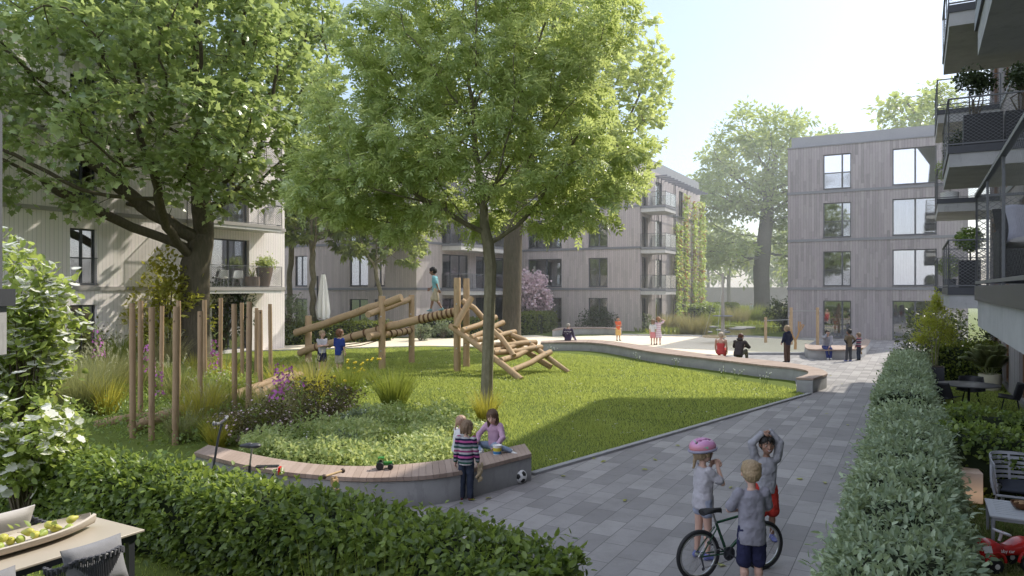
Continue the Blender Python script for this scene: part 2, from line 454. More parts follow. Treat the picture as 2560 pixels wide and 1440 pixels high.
# ---------------------------------------------------------------- ground
def grassmat():
    m, nt, N, L = nodes('lawn_ground')
    co = worldco(nt)
    n = noise(nt, .35, 4, co); n2 = noise(nt, 14, 4, co, .7)
    c = mixc(nt, (.13, .17, .035), (.21, .24, .065), n.outputs[0])
    c = mixc(nt, c, (.06, .095, .02), n2.outputs[0])
    return finish(m, nt, c, .95, n2.outputs[0], .6, .03, 0, .1)
def pavermat():
    m, nt, N, L = nodes('paving_slabs')
    co = worldco(nt, (1, 1, 1), (0, 0, R(29.15)-math.pi/2))
    b = N('ShaderNodeTexBrick'); L(co, b.inputs['Vector'])
    b.offset = .37; b.offset_frequency = 2; b.squash = 1
    b.inputs['Scale'].default_value = 1; b.inputs['Brick Width'].default_value = .62; b.inputs['Row Height'].default_value = .31
    b.inputs['Mortar Size'].default_value = .0045; b.inputs['Mortar Smooth'].default_value = .2; b.inputs['Bias'].default_value = -.25
    b.inputs['Color1'].default_value = (.265, .252, .256, 1); b.inputs['Color2'].default_value = (.52, .495, .49, 1)
    b.inputs['Mortar'].default_value = (.055, .055, .06, 1)
    n = noise(nt, 60, 3, worldco(nt)); n2 = noise(nt, .5, 3, worldco(nt))
    c = mixc(nt, b.outputs[0], (.12, .12, .13), math_(nt, 'MULTIPLY', n.outputs[0], .45))
    c = mixc(nt, c, (.35, .33, .31), math_(nt, 'MULTIPLY', n2.outputs[0], .3))
    n5 = noise(nt, 1.9, 5, worldco(nt), .7); c = mixc(nt, c, (.11, .105, .10), math_(nt, 'MULTIPLY', math_(nt, 'SUBTRACT', n5.outputs[0], .45), 1.1)); nt.nodes[-2].use_clamp = True
    hgt = math_(nt, 'SUBTRACT', math_(nt, 'MULTIPLY', n.outputs[0], .2), b.outputs['Fac'])
    return finish(m, nt, c, .72, hgt, .35, .008, 0, .35)
def sandmat(name, c1, c2):
    m, nt, N, L = nodes(name)
    n = noise(nt, 30, 4, worldco(nt)); n2 = noise(nt, .6, 3, worldco(nt))
    c = mixc(nt, c1, c2, n2.outputs[0]); c = mixc(nt, c, tuple(x*.8 for x in c1), math_(nt, 'MULTIPLY', n.outputs[0], .5))
    return finish(m, nt, c, .95, n.outputs[0], .4, .01, 0, .1)
def watermat():
    m, nt, N, L = nodes('pond_water')
    n = noise(nt, 3, 2, worldco(nt))
    return finish(m, nt, (.02, .028, .018), .06, n.outputs[0], .08, .02, 0, .5)
mb = MB(); mb.sheet([(-300, -120), (300, -120), (300, 500), (-300, 500)], 0)
tag(mb.build('ground', grassmat(), smooth=False), kind='structure')

def kerb_path(pts, w=.12, h=.05):
    mb = MB()
    for a, b in zip(pts, pts[1:]):
        mb.bar(Vector((a[0], a[1], h/2)), Vector((b[0], b[1], h/2)), w, h)
    return mb
KA, KB = G(1330, 1188), G(2024, 986)
# paving
pv = [G(1330, 1188), G(2024, 986), G(1992, 972), G(1985, 935), G(1880, 905), G(1760, 888), G(1868, 885), G(2010, 885), G(2010, 868),
      G(2030, 852), W(-7.4, 50.2), W(2.3, 50.2), W(2.3, 30), W(-.7, 30), W(-.6, 1.5), W(-.6, -6), W(-2.7, -6), W(-2.7, 5.4), W(-14, 5.8), G(300, 1250), G(600, 1262), G(900, 1262), G(1100, 1258)]
mb = MB(); mb.sheet(pv, .004)
tag(mb.build('pavement', pavermat(), smooth=False), kind='structure')
# sand plaza and the light path behind the lawn
sp = [G(1352, 878), G(1500, 872), G(1640, 884), G(1760, 889), G(1868, 886), G(2010, 886), G(2012, 866), G(2040, 851), G(1960, 846), G(1880, 842), G(1700, 840),
      G(1556, 838), G(1380, 842), G(1340, 838), G(1150, 846), G(970, 846), G(870, 848), G(770, 850), G(640, 856), G(560, 866), G(580, 878), G(700, 876), G(820, 872), G(900, 870), G(1060, 866), G(1200, 868)]
mb = MB(); mb.sheet(sp, .008)
tag(mb.build('sand_path', sandmat('sand', (.80, .70, .55), (.90, .82, .68)), smooth=False), kind='structure')
sp2 = [G(1868, 886.5), G(2010, 886.5), G(2012, 866), G(2036, 852), G(1960, 847), G(1850, 846), G(1800, 862)]
mb = MB(); mb.sheet(sp2, .012)
tag(mb.build('sandpit_ground', sandmat('pit_sand', (.68, .62, .44), (.78, .72, .55)), smooth=False), kind='structure')
# pond
wp = [G(1660, 838), G(1620, 831), G(1650, 824), G(1760, 818), G(1860, 815), G(1960, 818), G(1965, 828), G(1900, 836), G(1780, 842)]
mb = MB(); mb.sheet(wp, .006)
tag(mb.build('water', watermat(), smooth=False), kind='structure')
KERB = concrete('kerb_stone', (.42, .42, .43), .12)
tag(kerb_path([KA, KB]).build('lawn_kerb', KERB, smooth=False, bev=.006), 'straight pale concrete kerb between lawn and paving', 'kerb')
tag(kerb_path([G(600, 880), G(700, 877), G(820, 873), G(900, 871), G(1060, 867), G(1200, 869), G(1350, 879)], .1, .06).build('path_kerb', KERB, smooth=False), 'thin curved kerb between the lawn and the pale sand path', 'kerb')
tag(kerb_path([G(1556, 838.5), G(1700, 841), G(1880, 843), G(1960, 847), G(2040, 852)], .25, .1).build('pond_kerb', KERB, smooth=False), 'long pale kerb between the sand and the pond planting', 'kerb')
tag(kerb_path([G(1870, 887), G(2010, 887)], .25, .12).build('sandpit_kerb', KERB, smooth=False), 'concrete edge of the sandpit beside the grey paving', 'kerb')
for (px, py, rx) in ((1776, 817, .9), (1802, 825, .7), (1862, 819, 1.3), (1844, 822, 1.0), (1768, 830, .7), (1815, 830, .6)):
    g = G(px, py); rx *= .6; mb = MB()
    mb.prism([(g.x+rx*math.cos(a)*random.uniform(.85, 1.1), g.y+rx*1.3*math.sin(a)*random.uniform(.85, 1.1)) for a in [2*math.pi*k/9 for k in range(9)]], -.02, .06)
    tag(mb.build('stepping_stone', CONC, smooth=False, bev=.02), 'flat pale stepping stone lying in the pond', 'stone', 'stepping stones in the pond')
# ---------------------------------------------------------------- buildings
FRAMEM = M('window_frame', (.085, .09, .105), .4, .1, 3)
CURT = M('curtain_cloth', (.62, .63, .65), .9, .08, 6)
PANE = glassmat('window_glass', (.80, .84, .86), .26)
PANE_S = glassmat('window_glass_sky', (.5, .54, .58), .5)
BALG = glassmat('balustrade_glass', (.86, .90, .90), .04)
LATT = M('railing_mesh', (.13, .135, .145), .45, .1, 3)

def wall_cells(mb, T, L, z0, z1, wins, rev=.18, inner=True):
    xs = sorted(set([0, L]+[a for w in wins for a in w[:2] if 0 < a < L])); zs = sorted(set([z0, z1]+[a for w in wins for a in w[2:4] if z0 < a < z1]))
    for i in range(len(xs)-1):
        for j in range(len(zs)-1):
            cx, cz = (xs[i]+xs[i+1])/2, (zs[j]+zs[j+1])/2
            if any(w[0] < cx < w[1] and w[2] < cz < w[3] for w in wins): continue
            mb.add([(xs[i],0,zs[j]),(xs[i+1],0,zs[j]),(xs[i+1],0,zs[j+1]),(xs[i],0,zs[j+1])], [(0,1,2,3)], T)
    for w in wins:
        a, b, c, d = w[:4]
        for q in ([(a,0,c),(a,rev,c),(a,rev,d),(a,0,d)], [(b,0,c),(b,0,d),(b,rev,d),(b,rev,c)],
                  [(a,0,d),(a,rev,d),(b,rev,d),(b,0,d)], [(a,0,c),(b,0,c),(b,rev,c),(a,rev,c)]):
            mb.add(q, [(0,1,2,3)], T)
def window(root, T, x0, x1, za, zb, split=(.5,), curtain=None, pane=None, guard=None, rev=.18, door=False, fm=None):
    f = MB(); y0, y1 = rev-.10, rev-.02; t = .065
    f.box(x0, x0+t, y0, y1, za, zb, T); f.box(x1-t, x1, y0, y1, za, zb, T)
    f.box(x0+t, x1-t, y0, y1, zb-t, zb, T); f.box(x0+t, x1-t, y0, y1, za, za+t, T)
    edges = [x0+t]
    for s in split:
        c = x0+(x1-x0)*s; f.box(c-.05, c+.05, y0+.01, y1, za+t, zb-t, T); edges += [c-.05, c+.05]
    edges.append(x1-t)
    if not door: f.box(x0-.02, x1+.02, -.035, y0, za-.035, za-.002, T)
    wo_ = f.build('window', fm or FRAMEM, root, smooth=False)
    for a, b in zip(edges[::2], edges[1::2]):
        p = MB(); ym = rev-.055
        p.add([(a,ym,za+t),(b,ym,za+t),(b,ym,zb-t),(a,ym,zb-t)], [(0,1,2,3)], T)
        p.build('pane', pane or PANE, wo_, smooth=False, fix=False)
    if curtain:
        for (ca, cb) in curtain:
            c = MB(); n = 40; vs = []
            a, b = x0+(x1-x0)*ca, x0+(x1-x0)*cb
            for k in range(n+1):
                x = a+(b-a)*k/n; y = rev+.12+.045*math.sin(k*1.9+a*7)+.02*math.sin(k*4.3)
                vs += [(x, y, za+.03), (x, y, zb-.05)]
            c.add(vs, [(2*k, 2*k+2, 2*k+3, 2*k+1) for k in range(n)], T)
            c.build('curtain', CURT, wo_, fix=False)
    if guard:
        g = MB(); lattice(g, (x0+.03, -.015), (x1-.03, -.015), za+.06, za+guard, .10, .012, T)
        g.box(x0, x1, -.03, 0-.002, za+guard, za+guard+.035, T); g.box(x0, x1, -.03, -.002, za+.02, za+.05, T)
        g.build('guard_rail', LATT, wo_, smooth=False, fix=False)
    return wo_
def lattice(mb, a, b, z0, z1, p, w, T=None, slope=.72):
    """diamond mesh panel standing on the line a-b"""
    ax, ay = a; bx, by = b; L = math.hypot(bx-ax, by-ay); H = z1-z0; dx, dy = (bx-ax)/L, (by-ay)/L
    run = H/slope
    for sg in (1, -1):
        s = -run
        while s < L:
            # line from (s,0) to (s+run,H), clipped to 0..L
            q0, q1 = max(s, 0), min(s+run, L)
            if q1-q0 > .01:
                h0, h1 = (q0-s)*slope, (q1-s)*slope
                if sg < 0: h0, h1 = H-h0, H-h1
                vs = []
                for q, h in ((q0, h0-w*.62), (q1, h1-w*.62), (q1, h1+w*.62), (q0, h0+w*.62)):
                    e = .002*sg
                    vs.append((ax+dx*q-dy*e, ay+dy*q+dx*e, z0+min(max(h, 0), H)))
                mb.add(vs, [(0,1,2,3)], T)
            s += p
def balcony(root, T, x0, x1, dep, zt, th=.42, rail='mesh', p=.10, sw=.010, rh=1.05, cap=DARKM, con=CONC, rows=False):
    s = MB(); s.box(x0+.03, x1-.03, -dep+.03, -.001, zt-th, zt-.004, T)
    so_ = s.build('balcony', con, root, smooth=False)
    f = MB()
    for (xa, xb, ya, yb) in ((x0, x1, -dep, -dep+.028), (x0, x0+.028, -dep+.028, -.002), (x1-.028, x1, -dep+.028, -.002)):
        f.box(xa, xb, ya, yb, zt-.13, zt+.03, T)
    f.build('fascia', cap, so_, smooth=False)
    r = MB(); e = .02
    pts = [(x0+e, -.02), (x0+e, -dep+e), (x1-e, -dep+e), (x1-e, -.02)]
    for a, b in zip(pts, pts[1:]):
        A = T @ Vector((*a, zt+rh)); B = T @ Vector((*b, zt+rh))
        r.bar(A, B, .045, .03)
        A = T @ Vector((*a, zt+.07)); B = T @ Vector((*b, zt+.07)); r.bar(A, B, .03, .03)
        n = max(1, round(math.hypot(b[0]-a[0], b[1]-a[1])/1.4))
        for k in range(n+1):
            q = (a[0]+(b[0]-a[0])*k/n, a[1]+(b[1]-a[1])*k/n)
            r.bar(T @ Vector((*q, zt)), T @ Vector((*q, zt+rh-.02)), .022, .022)
    ro = r.build('railing', LATT, so_, smooth=False)
    if rail == 'mesh':
        g = MB()
        for a, b in zip(pts, pts[1:]): lattice(g, a, b, zt+.09, zt+rh-.03, p, sw, T)
        g.build('railing_mesh', LATT, so_, smooth=False, fix=False)
    else:
        g = MB()
        for a, b in zip(pts, pts[1:]):
            g.add([(*a, zt+.09), (*b, zt+.09), (*b, zt+rh-.03), (*a, zt+rh-.03)], [(0,1,2,3)], T)
        g.build('railing_glass', BALG, so_, smooth=False, fix=False)
    return so_
def courses(root, Ts, zs, mat, h=.16, d=.04):
    mb = MB()
    for (T, L) in Ts:
        for z in zs: mb.box(-d, L+d, -d, -.001, z-h/2, z+h/2, T)
    return mb.build('string_course', mat, root, smooth=False)
def parapet(root, poly, z0, z1, mat, over=.06):
    mb = MB(); mb.prism(poly, z0, z1)
    return mb.build('roof', mat, root, smooth=False)
def TT(x, y, ang): return Matrix.Translation((x, y, 0)) @ Matrix.Rotation(R(ang), 4, 'Z')
WOOD_R = boards('grey_cladding', (.385, .36, .36), (.22, .205, .212))
WOOD_L = boards('sunlit_cladding', (.93, .875, .84), (.86, .80, .76))  # same wood as the other blocks, with sunlit brightness put into its colour
WOOD_M = boards('weathered_cladding', (.54, .49, .465), (.36, .325, .315))
ROOFM = M('roof_edge_metal', (.27, .275, .295), .5, .08, 1.5)

# ---- right apartment block (front faces the camera side)
b = thing('apartment_building', 'four storey grey timber clad apartment block on the right with tall windows', 'building', W(-7.43, 50.3), ROT)
T0 = TT(0, 0, 0); Lr = 10.0
Fz = [0, 3.13, 6.22, 9.3]
c1, c2, c3, c4 = [vat(x, 50.3)+7.43 for x in (2058, 2128, 2231, 2330)]
c4 = c3+2.35
wl = []
for k, z in enumerate(Fz):
    zb = z+(.06 if k == 0 else .2)
    wl.append((c1, c2, zb, z+2.4)); wl.append((c3, c4, zb, z+2.42))
mb = MB(); wall_cells(mb, T0, Lr, 0, 12.3, wl)
wall_cells(mb, TT(0, 16, -90), 16, 0, 12.3, [])
wall_cells(mb, TT(Lr, 0, 90), 16, 0, 12.3, []); wall_cells(mb, TT(Lr, 16, 180), Lr, 0, 12.3, [])
mb.build('wall', WOOD_R, b, smooth=False, fix=False)
courses(b, [(T0, Lr), (TT(0, 16, -90), 16)], [3.16, 6.26, 9.34], GREYM)
parapet(b, [(.2, .2), (Lr, .2), (Lr, 15.8), (.2, 15.8)], 12.3, 13.0, ROOFM)
mb = MB(); mb.box(-.05, Lr+.05, -.05, 16.05, 12.26, 12.33); mb.build('eaves_strip', GREYM, b, smooth=False)
for k in range(4):
    w1, w2 = wl[2*k], wl[2*k+1]
    window(b, T0, *w1, split=(.68,), curtain=[(.62, .95)] if k in (2, 3) else None, guard=1.0 if k else None, pane=PANE_S if k == 3 else None)
    window(b, T0, *w2, split=(.52,), curtain={1: [(.04, .5)], 3: [(.04, .25)], 2: None, 0: None}[k], pane=PANE_S if k == 3 else None)

# ---- near right block with the stacked balconies
NU0, NU1 = -16.0, 33.2
n_ = thing('balcony_building', 'dark timber building at the right edge with stacked concrete balconies', 'building', W(2.4, NU1), R(-29.15-90))
# local x runs towards the camera (-u), y runs +v (inward)
Tn = Matrix.Identity(4); Ln = NU1-NU0
wl = []
for k in range(5):
    z = .1+3.05*k
    for (ua, ub) in ((29.8, 32.4), (26.6, 28.2), (22.2, 24.0), (19.0, 20.6), (12.6, 14.6), (6.2, 8.8)):
        wl.append((NU1-ub, NU1-ua, z+.1, z+2.4))
mb = MB(); wall_cells(mb, Tn, Ln, 0, 16.0, wl)
mb.add([(0,0,0),(0,0,16.0),(0,12,16.0),(0,12,0)], [(0,1,2,3)])
mb.add([(Ln,0,0),(Ln,12,0),(Ln,12,16.0),(Ln,0,16.0)], [(0,1,2,3)])
mb.add([(0,12,0),(0,12,16.0),(Ln,12,16.0),(Ln,12,0)], [(0,1,2,3)])
mb.build('wall', WOOD_R, n_, smooth=False, fix=False)
courses(n_, [(Tn, Ln)], [3.1, 6.15, 9.2, 12.25], GREYM)
parapet(n_, [(-2.4, -3.6), (11.2, -2.2), (20, -1.3), (Ln, -1.3), (Ln, 12.1), (-10.9, 12.1)], 16.01, 16.7, ROOFM)  # extra height and overhang added out of view, shaped to cast the lawn shadow
WARM = timber('warm_window_timber', (.22, .12, .07), (.30, .18, .11))
for q in wl:
    window(n_, Tn, *q, split=(.5,), door=True, fm=WARM)
for k in (1, 2, 3):
    zt = 3.15+3.05*(k-1)
    for (ua, ub) in ((28.9, 32.9), (18.35, 22.5), (5.3, 9.78)):
        if k < 4:
            balcony(n_, Tn, NU1-ub, NU1-ua, 1.84, zt, p=.085 if ua < 12 else .1, sw=.008 if ua < 12 else .010)

# ---- left apartment block, long sunlit face
LV = -29.4; LU0, LU1 = 2.0, 27.9
l_ = thing('apartment_building', 'pale timber clad apartment block in full sun on the left behind the big tree', 'building', W(LV, LU0), R(-29.15+90))
# local x = u, y = -v (inward)
Ll = LU1-LU0
wl = []; bal = []
ud0, ud1 = uat(530, LV)-LU0, uat(623, LV)-LU0
wu0, wu1 = uat(175, LV)-LU0, uat(243, LV)-LU0
for k in range(4):
    z = .05+3.08*k
    wl.append((wu0, wu1, z+.2, z+2.45)); wl.append((ud0, ud1, z+.1, z+2.45)); wl.append((wu0-5.2, wu0-3.6, z+.2, z+2.45))
Tl = Matrix.Identity(4)
mb = MB(); wall_cells(mb, Tl, Ll, 0, 12.3, wl, .28)
wall_cells(mb, TT(Ll, 0, 90), 12, 0, 12.3, []); wall_cells(mb, TT(0, 12, -90), 12, 0, 12.3, []); wall_cells(mb, TT(Ll, 12, 180), Ll, 0, 12.3, [])
mb.build('wall', WOOD_L, l_, smooth=False, fix=False)
courses(l_, [(Tl, Ll), (TT(Ll, 0, 90), 12)], [3.16, 6.26, 9.34], M('pale_course', (.42, .39, .37), .6, .1, 2), .17, .05)
parapet(l_, [(.15, .15), (Ll-.15, .15), (Ll-.15, 12), (.15, 12)], 12.3, 13.1, M('pale_parapet', (.50, .48, .46), .6, .06, 1.5))
for i, q in enumerate(wl):
    window(l_, Tl, *q, split=(.5,), curtain=[(.05, .55)] if i % 3 == 0 else ([(.45, .95)] if i % 3 == 1 else None), guard=1.05 if (i % 3 != 1 and i > 2) else None, rev=.28, door=(i % 3 == 1))
bx1 = uat(706, LV+1.25)-LU0; bx0 = bx1-4.6
PALEC = concrete('pale_balcony_concrete', (.55, .54, .52), .08)
LBAL = []
for k in (1, 2, 3):
    zt = 3.2+3.08*(k-1)
    balcony(l_, Tl, bx0, bx1, 1.25, zt, .27, p=.13, sw=.015, cap=M('pale_course', (.42, .39, .37)), con=PALEC)

# ---- middle building: rear range with gable, plus a projecting wing on the left
MU = 51.7; MV = -18.0; MV2 = -28.4; MU2 = 38.2; ML = -62.0; MDEEP = 17.0
m_ = thing('apartment_building', 'L shaped timber apartment block across the back with glass balconies and a green gable', 'building', W(MV2, MU), ROT)
xr = MV-MV2
def mx(px): return vat(px, MU)-MV2
Tm = TT(0, 0, 0)
wl = []
for k in range(4):
    z = .03+3.06*k; zb = z+(.05 if k == 0 else .22)
    for a, b_ in ((1320, 1404), (1471, 1519)):
        if mx(a) > .1: wl.append((mx(a), mx(b_), zb, z+2.42))
Tg = TT(xr, 0, 90)         # gable, x = u
wg = []
for k in range(4):
    z = .03+3.06*k
    wg.append((.5, 1.9, z+.08, z+2.45)); a, b_ = uat(1639, MV)-MU, uat(1655, MV)-MU
    wg.append((a, b_, z+.15, z+2.4)); wg.append((a+6.4, a+7.6, z+.2, z+2.4))
def fx(px): return vat(px, MU2)-MV2          # wing front (negative x)
wf = []; Lw = MV2-ML
Tf = TT(ML-MV2, MU2-MU, 0)
for k in range(4):
    z = .03+3.06*k; zb = z+.25
    for a, b_ in ((738, 768), (874, 920), (936, 962)):
        xa, xb = vat(a, MU2)-ML, vat(b_, MU2)-ML
        wf.append((xa, xb, zb, z+2.42))
Ts = TT(0, MU2-MU, 90)       # wing side, x = u from MU2
ws = []
for k in range(4):
    z = .03+3.06*k
    for a, b_ in ((1106, 1170), (1190, 1212), (1236, 1262)):
        ws.append((uat(a, MV2)-MU2, uat(b_, MV2)-MU2, z+.1, z+2.45))
mb = MB()
wall_cells(mb, Tm, xr, 0, 12.3, wl); wall_cells(mb, Tg, MDEEP, 0, 12.3, wg)
wall_cells(mb, Tf, Lw, 0, 12.3, wf); wall_cells(mb, Ts, MU-MU2, 0, 12.3, ws)
wall_cells(mb, TT(xr, MDEEP, 180), xr-(ML-MV2), 0, 12.3, []); wall_cells(mb, TT(ML-MV2, MDEEP, -90), MDEEP+MU-MU2, 0, 12.3, [])
mb.build('wall', WOOD_M, m_, smooth=False, fix=False)
courses(m_, [(Tm, xr), (Tg, MDEEP), (Tf, Lw), (Ts, MU-MU2)], [3.14, 6.22, 9.3], GREYM, .16, .05)
parapet(m_, [(ML-MV2, MU2-MU+.1), (-.1, MU2-MU+.1), (-.1, .1), (xr-.1, .1), (xr-.1, MDEEP), (ML-MV2, MDEEP)], 12.3, 13.2, ROOFM)
for i, q in enumerate(wl): window(m_, Tm, *q, split=(.55,), curtain=[(.03, .3)] if i % 3 == 0 else None, guard=None)
for i, q in enumerate(wg): window(m_, Tg, *q, split=(.5,) if i % 3 else (), rev=.3 if i % 3 == 0 else .18)
for i, q in enumerate(wf): window(m_, Tf, *q, split=(.5,))
for i, q in enumerate(ws): window(m_, Ts, *q, split=(.35, .7) if i % 3 == 0 else (), door=True)
for k in (1, 2, 3):
    zt = 3.12+3.06*(k-1)
    balcony(m_, Tg, .15, uat(1690, -16.1)-MU, 1.92, zt, .4, rail='glass', con=PALEC, cap=GREYM)
    balcony(m_, Ts, uat(1104, MV2)-MU2, uat(1258, MV2)-MU2, 1.6, zt, .4, rail='glass', con=PALEC, cap=GREYM)
mb = MB()
for k in range(14):
    x = 3.2+k*.95; mb.box(x, x+.07, -1.1, -.002, 11.85, 11.97, Tg)
mb.build('roof_bracket', GREYM, m_, smooth=False)
mb = MB()
for x in (3.1, 3.5, 4.2, 7.6, 8.0, 11.5):
    mb.box(x, x+.05, -.34, -.29, 0, 11.9, Tg)
for z in (3, 6.1, 9.2):
    mb.box(3.1, 15.5, -.33, -.3, z, z+.05, Tg)
mb.build('trellis', DARKM, m_, smooth=False)

# ---- balcony of the camera's own house at the left edge
o = thing('concrete_balcony', 'dark capped concrete balcony corner cut by the left picture edge', 'balcony', (-3.75, 5.5, 0))
mb = MB(); mb.box(-1.6, -.04, -3, -.04, 2.66, 3.02); mb.build('slab', CONC, o, smooth=False)
mb = MB(); mb.box(-1.6, 0, -3.04, 0, 3.022, 3.15); mb.build('fascia', DARKM, o, smooth=False)
mb = MB(); lattice(mb, (-1.6, -.05), (-.09, -.05), 3.82, 4.46, .08, .008); mb.bar((-1.6, -.05, 4.47), (-.09, -.05, 4.47), .04); mb.bar((-1.6, -.05, 3.81), (-.09, -.05, 3.81), .03); mb.bar((-.09, -.05, 3.15), (-.09, -.05, 4.47), .03)
mb.bar((-1.58, -.05, 3.15), (-1.58, -.05, 4.47), .03)
mb.build('railing', LATT, o, smooth=False)
mb = MB(); mb.box(-1.6, -1.3, -2.7, -.3, 0, 2.658); mb.build('pier', CONC, o, smooth=False)
# ---------------------------------------------------------------- trees (space colonisation)
def colonize(trunk, attr, step=.45, infl=4.0, kill=.8, iters=140, up=.12, seed=1, start=0):
    rng = np.random.default_rng(seed)
    pos = [np.array(p, float) for p in trunk]; par = [-1]+list(range(len(trunk)-1))
    attr = np.array(attr, float); A = len(attr)
    best = np.full(A, 1e9); who = np.full(A, -1)
    def upd(new):
        nonlocal best, who
        for i in new:
            d = np.linalg.norm(attr-pos[i], axis=1); m = d < best
            best = np.where(m, d, best); who = np.where(m, i, who)
    upd(range(start, len(pos)))
    alive = np.ones(A, bool); dirs_prev = {}
    for it in range(iters):
        act = alive & (best < infl if it > 12 else best < infl*3)
        if not act.any(): break
        acc = {}
        vec = attr[act]-np.array([pos[i] for i in who[act]])
        vec = unit(vec)
        for i, v in zip(who[act], vec):
            acc[i] = acc.get(i, 0)+v
        new = []
        for i, v in acc.items():
            v = v/np.linalg.norm(v) + rng.normal(size=3)*.16 + np.array([0,0,up])
            if par[i] >= 0:
                pd = pos[i]-pos[par[i]]; v = v+.45*pd/max(np.linalg.norm(pd), 1e-6)
            v = v/np.linalg.norm(v); p = pos[i]+v*step
            if i in dirs_prev and np.linalg.norm(dirs_prev[i]-p) < step*.25: continue
            dirs_prev[i] = p; pos.append(p); par.append(i); new.append(len(pos)-1)
        if not new: break
        upd(new); alive &= best > kill
    return np.array(pos), np.array(par)
def wood_mesh(pos, par, r_tip, r_base, expo=2.3, flare=1.25, cut=0.0):
    n = len(pos); kids = [[] for _ in range(n)]
    for i in range(n):
        if par[i] >= 0: kids[par[i]].append(i)
    rp = np.zeros(n)
    for i in range(n-1, -1, -1):
        rp[i] = r_tip**expo if not kids[i] else sum(rp[k] for k in kids[i])
    r = rp**(1/expo)
    k = r_base/r[0]
    r = np.where(r <= r_tip*1.01, r, r_tip+(r-r_tip)*(r_base-r_tip)/max(r[0]-r_tip, 1e-6))
    mb = MB(); stack = [(0, None)]
    while stack:
        i, frm = stack.pop(); pts = []; rr = []
        if frm is not None: pts.append(pos[frm]); rr.append(min(r[frm]*.9, r[i]*1.25))
        j = i
        while True:
            pts.append(pos[j]); rr.append(r[j])
            if not kids[j]: break
            ks = sorted(kids[j], key=lambda q: -r[q])
            for q in ks[1:]: stack.append((q, j))
            j = ks[0]
        if len(pts) < 2 or max(rr) < cut: continue
        if frm is None:
            for q in range(len(pts)):
                h = pts[q][2]-pts[0][2]
                if h < 1.2: rr[q] *= 1+(flare-1)*(1-h/1.2)**2
        mb.tube(pts, rr, 14 if rr[0] > .2 else (9 if rr[0] > .07 else (6 if rr[0] > .03 else 4)), cap=True)
    return mb, r, kids
def ell(n, c, rad, rng, lo=.15, skew=1.0):
    """points in an ellipsoid, denser near the surface"""
    d = unit(rng.normal(size=(n,3))); q = (lo+(1-lo)*rng.uniform(size=n)**.6)[:,None]
    return np.array(c)+d*q*np.array(rad)
def tree(name, label, base, trunk_pts, attr, r_base, r_tip, barkm, leafm, tmpl, lsize, per, seed=1, step=.45, infl=4.0, kill=.8,
         twig=.035, spread=.35, droop=.35, group=None, up=.12, extra=None, flare=1.3, cut=0.0, clump=None, expo=2.0, sun=.4):
    rng = np.random.default_rng(seed)
    root = thing(name, label, 'tree', base, 0, group)
    pos, par = colonize(trunk_pts, attr, step, infl, kill, 160, up, seed, start=max(1, len(trunk_pts)//2))
    mb, r, kids = wood_mesh(pos, par, r_tip, r_base, expo, flare, cut)
    mb.build('trunk', barkm, root, fix=False)
    tips = np.where(r < twig)[0]; tips = tips[tips >= len(trunk_pts)]
    if clump is not None: tips = tips[clump(pos[tips], rng)]
    N = len(tips)*per
    c = np.repeat(pos[tips], per, 0)
    pd = pos[tips]-pos[par[tips]]; pd = np.repeat(unit(pd), per, 0)
    dd = rng.normal(size=(N,3)); dd[:,2] *= .5; dd = unit(unit(dd)+.7*pd)
    p = c+dd*(rng.uniform(.15, 1.0, N)*spread)[:,None]
    tip = dd.copy(); tip[:,2] -= droop+rng.uniform(-.25, .35, N); tip = unit(tip)
    nrm = unit(rng.normal(size=(N,3))*.55+np.array([sdir.x*sun, sdir.y*sun, 1.0]))
    s = lsize*rng.uniform(.6, 1.2, N)
    leaves('crown', tmpl, p, tip, nrm, s, leafm, root)
    return root, pos, r
def line(p0, p1, n, wob=.0, rng=None):
    p0 = np.array(p0, float); p1 = np.array(p1, float)
    q = np.array([p0+(p1-p0)*k/n for k in range(n+1)])
    if wob and rng is not None: q[1:] += rng.normal(size=(n,3))*wob
    return q

BARK_D = bark('maple_bark', (.055, .042, .032), (.15, .12, .095))
BARK_G = bark('smooth_bark', (.11, .09, .065), (.26, .225, .17), (5,5,2.5))
LF_MAPLE = leafmat('maple_leaf', (.055, .105, .045), (.38, .47, .22), .40, .30, .8)
LF_ASH = leafmat('ash_leaf', (.09, .16, .055), (.48, .58, .27), .44, .30, .8)
LF_OAK = leafmat('oak_leaf', (.10, .16, .06), (.36, .43, .18), .45)
LF_BACK = leafmat('back_leaf', (.10, .15, .06), (.30, .36, .16), .5)
LF_DARK = leafmat('dark_leaf', (.04, .075, .035), (.12, .17, .075), .4)

def tnoise(p, s): q = p*s; return (np.sin(q[:,0]*1.7+q[:,1]*2.3)+np.sin(q[:,1]*3.1-q[:,2]*1.3+2)+np.sin(q[:,2]*2.7+q[:,0]*1.3+1))/3
def rel(pts, o): return np.asarray(pts)-np.array(o)
# --- big maple on the left
rng = np.random.default_rng(5)
MB0 = G(488, 905); o = np.array(MB0)
tr = np.concatenate([line((0,0,-.1), (-.05,.1,4.2), 9), line((-.05,.1,4.2), (.25,.3,5.6), 3)[1:]])
at = np.concatenate([ell(760, (-3.2,-4.5,11.5), (9.5,8.0,6.6), rng, .2), ell(430, (2.2,-2.5,12.5), (4.6,7.0,7.2), rng, .2), ell(170, (-8.0,-6.0,8.6), (5,5,2.4), rng, .2), ell(120, (3.2,-3,8.2), (2.2,4.5,2.6), rng, .2), ell(200, (-1,2,15), (7,6,4), rng, .2), ell(150, (-9,-5,11.5), (4.5,5,5), rng, .2)])
at = at[at[:,2] > 5.8+.0*at[:,0]]
tree('maple_tree', 'huge maple with thick dark forked trunk behind the palisade of posts', MB0, tr, at, .60, .014, BARK_D, LF_MAPLE, MAPLE, .27, 38, 3, .55, 5.5, .75, .055, .75, .25, up=.05, expo=1.95, clump=lambda p, r: tnoise(p, .8) > -.46)
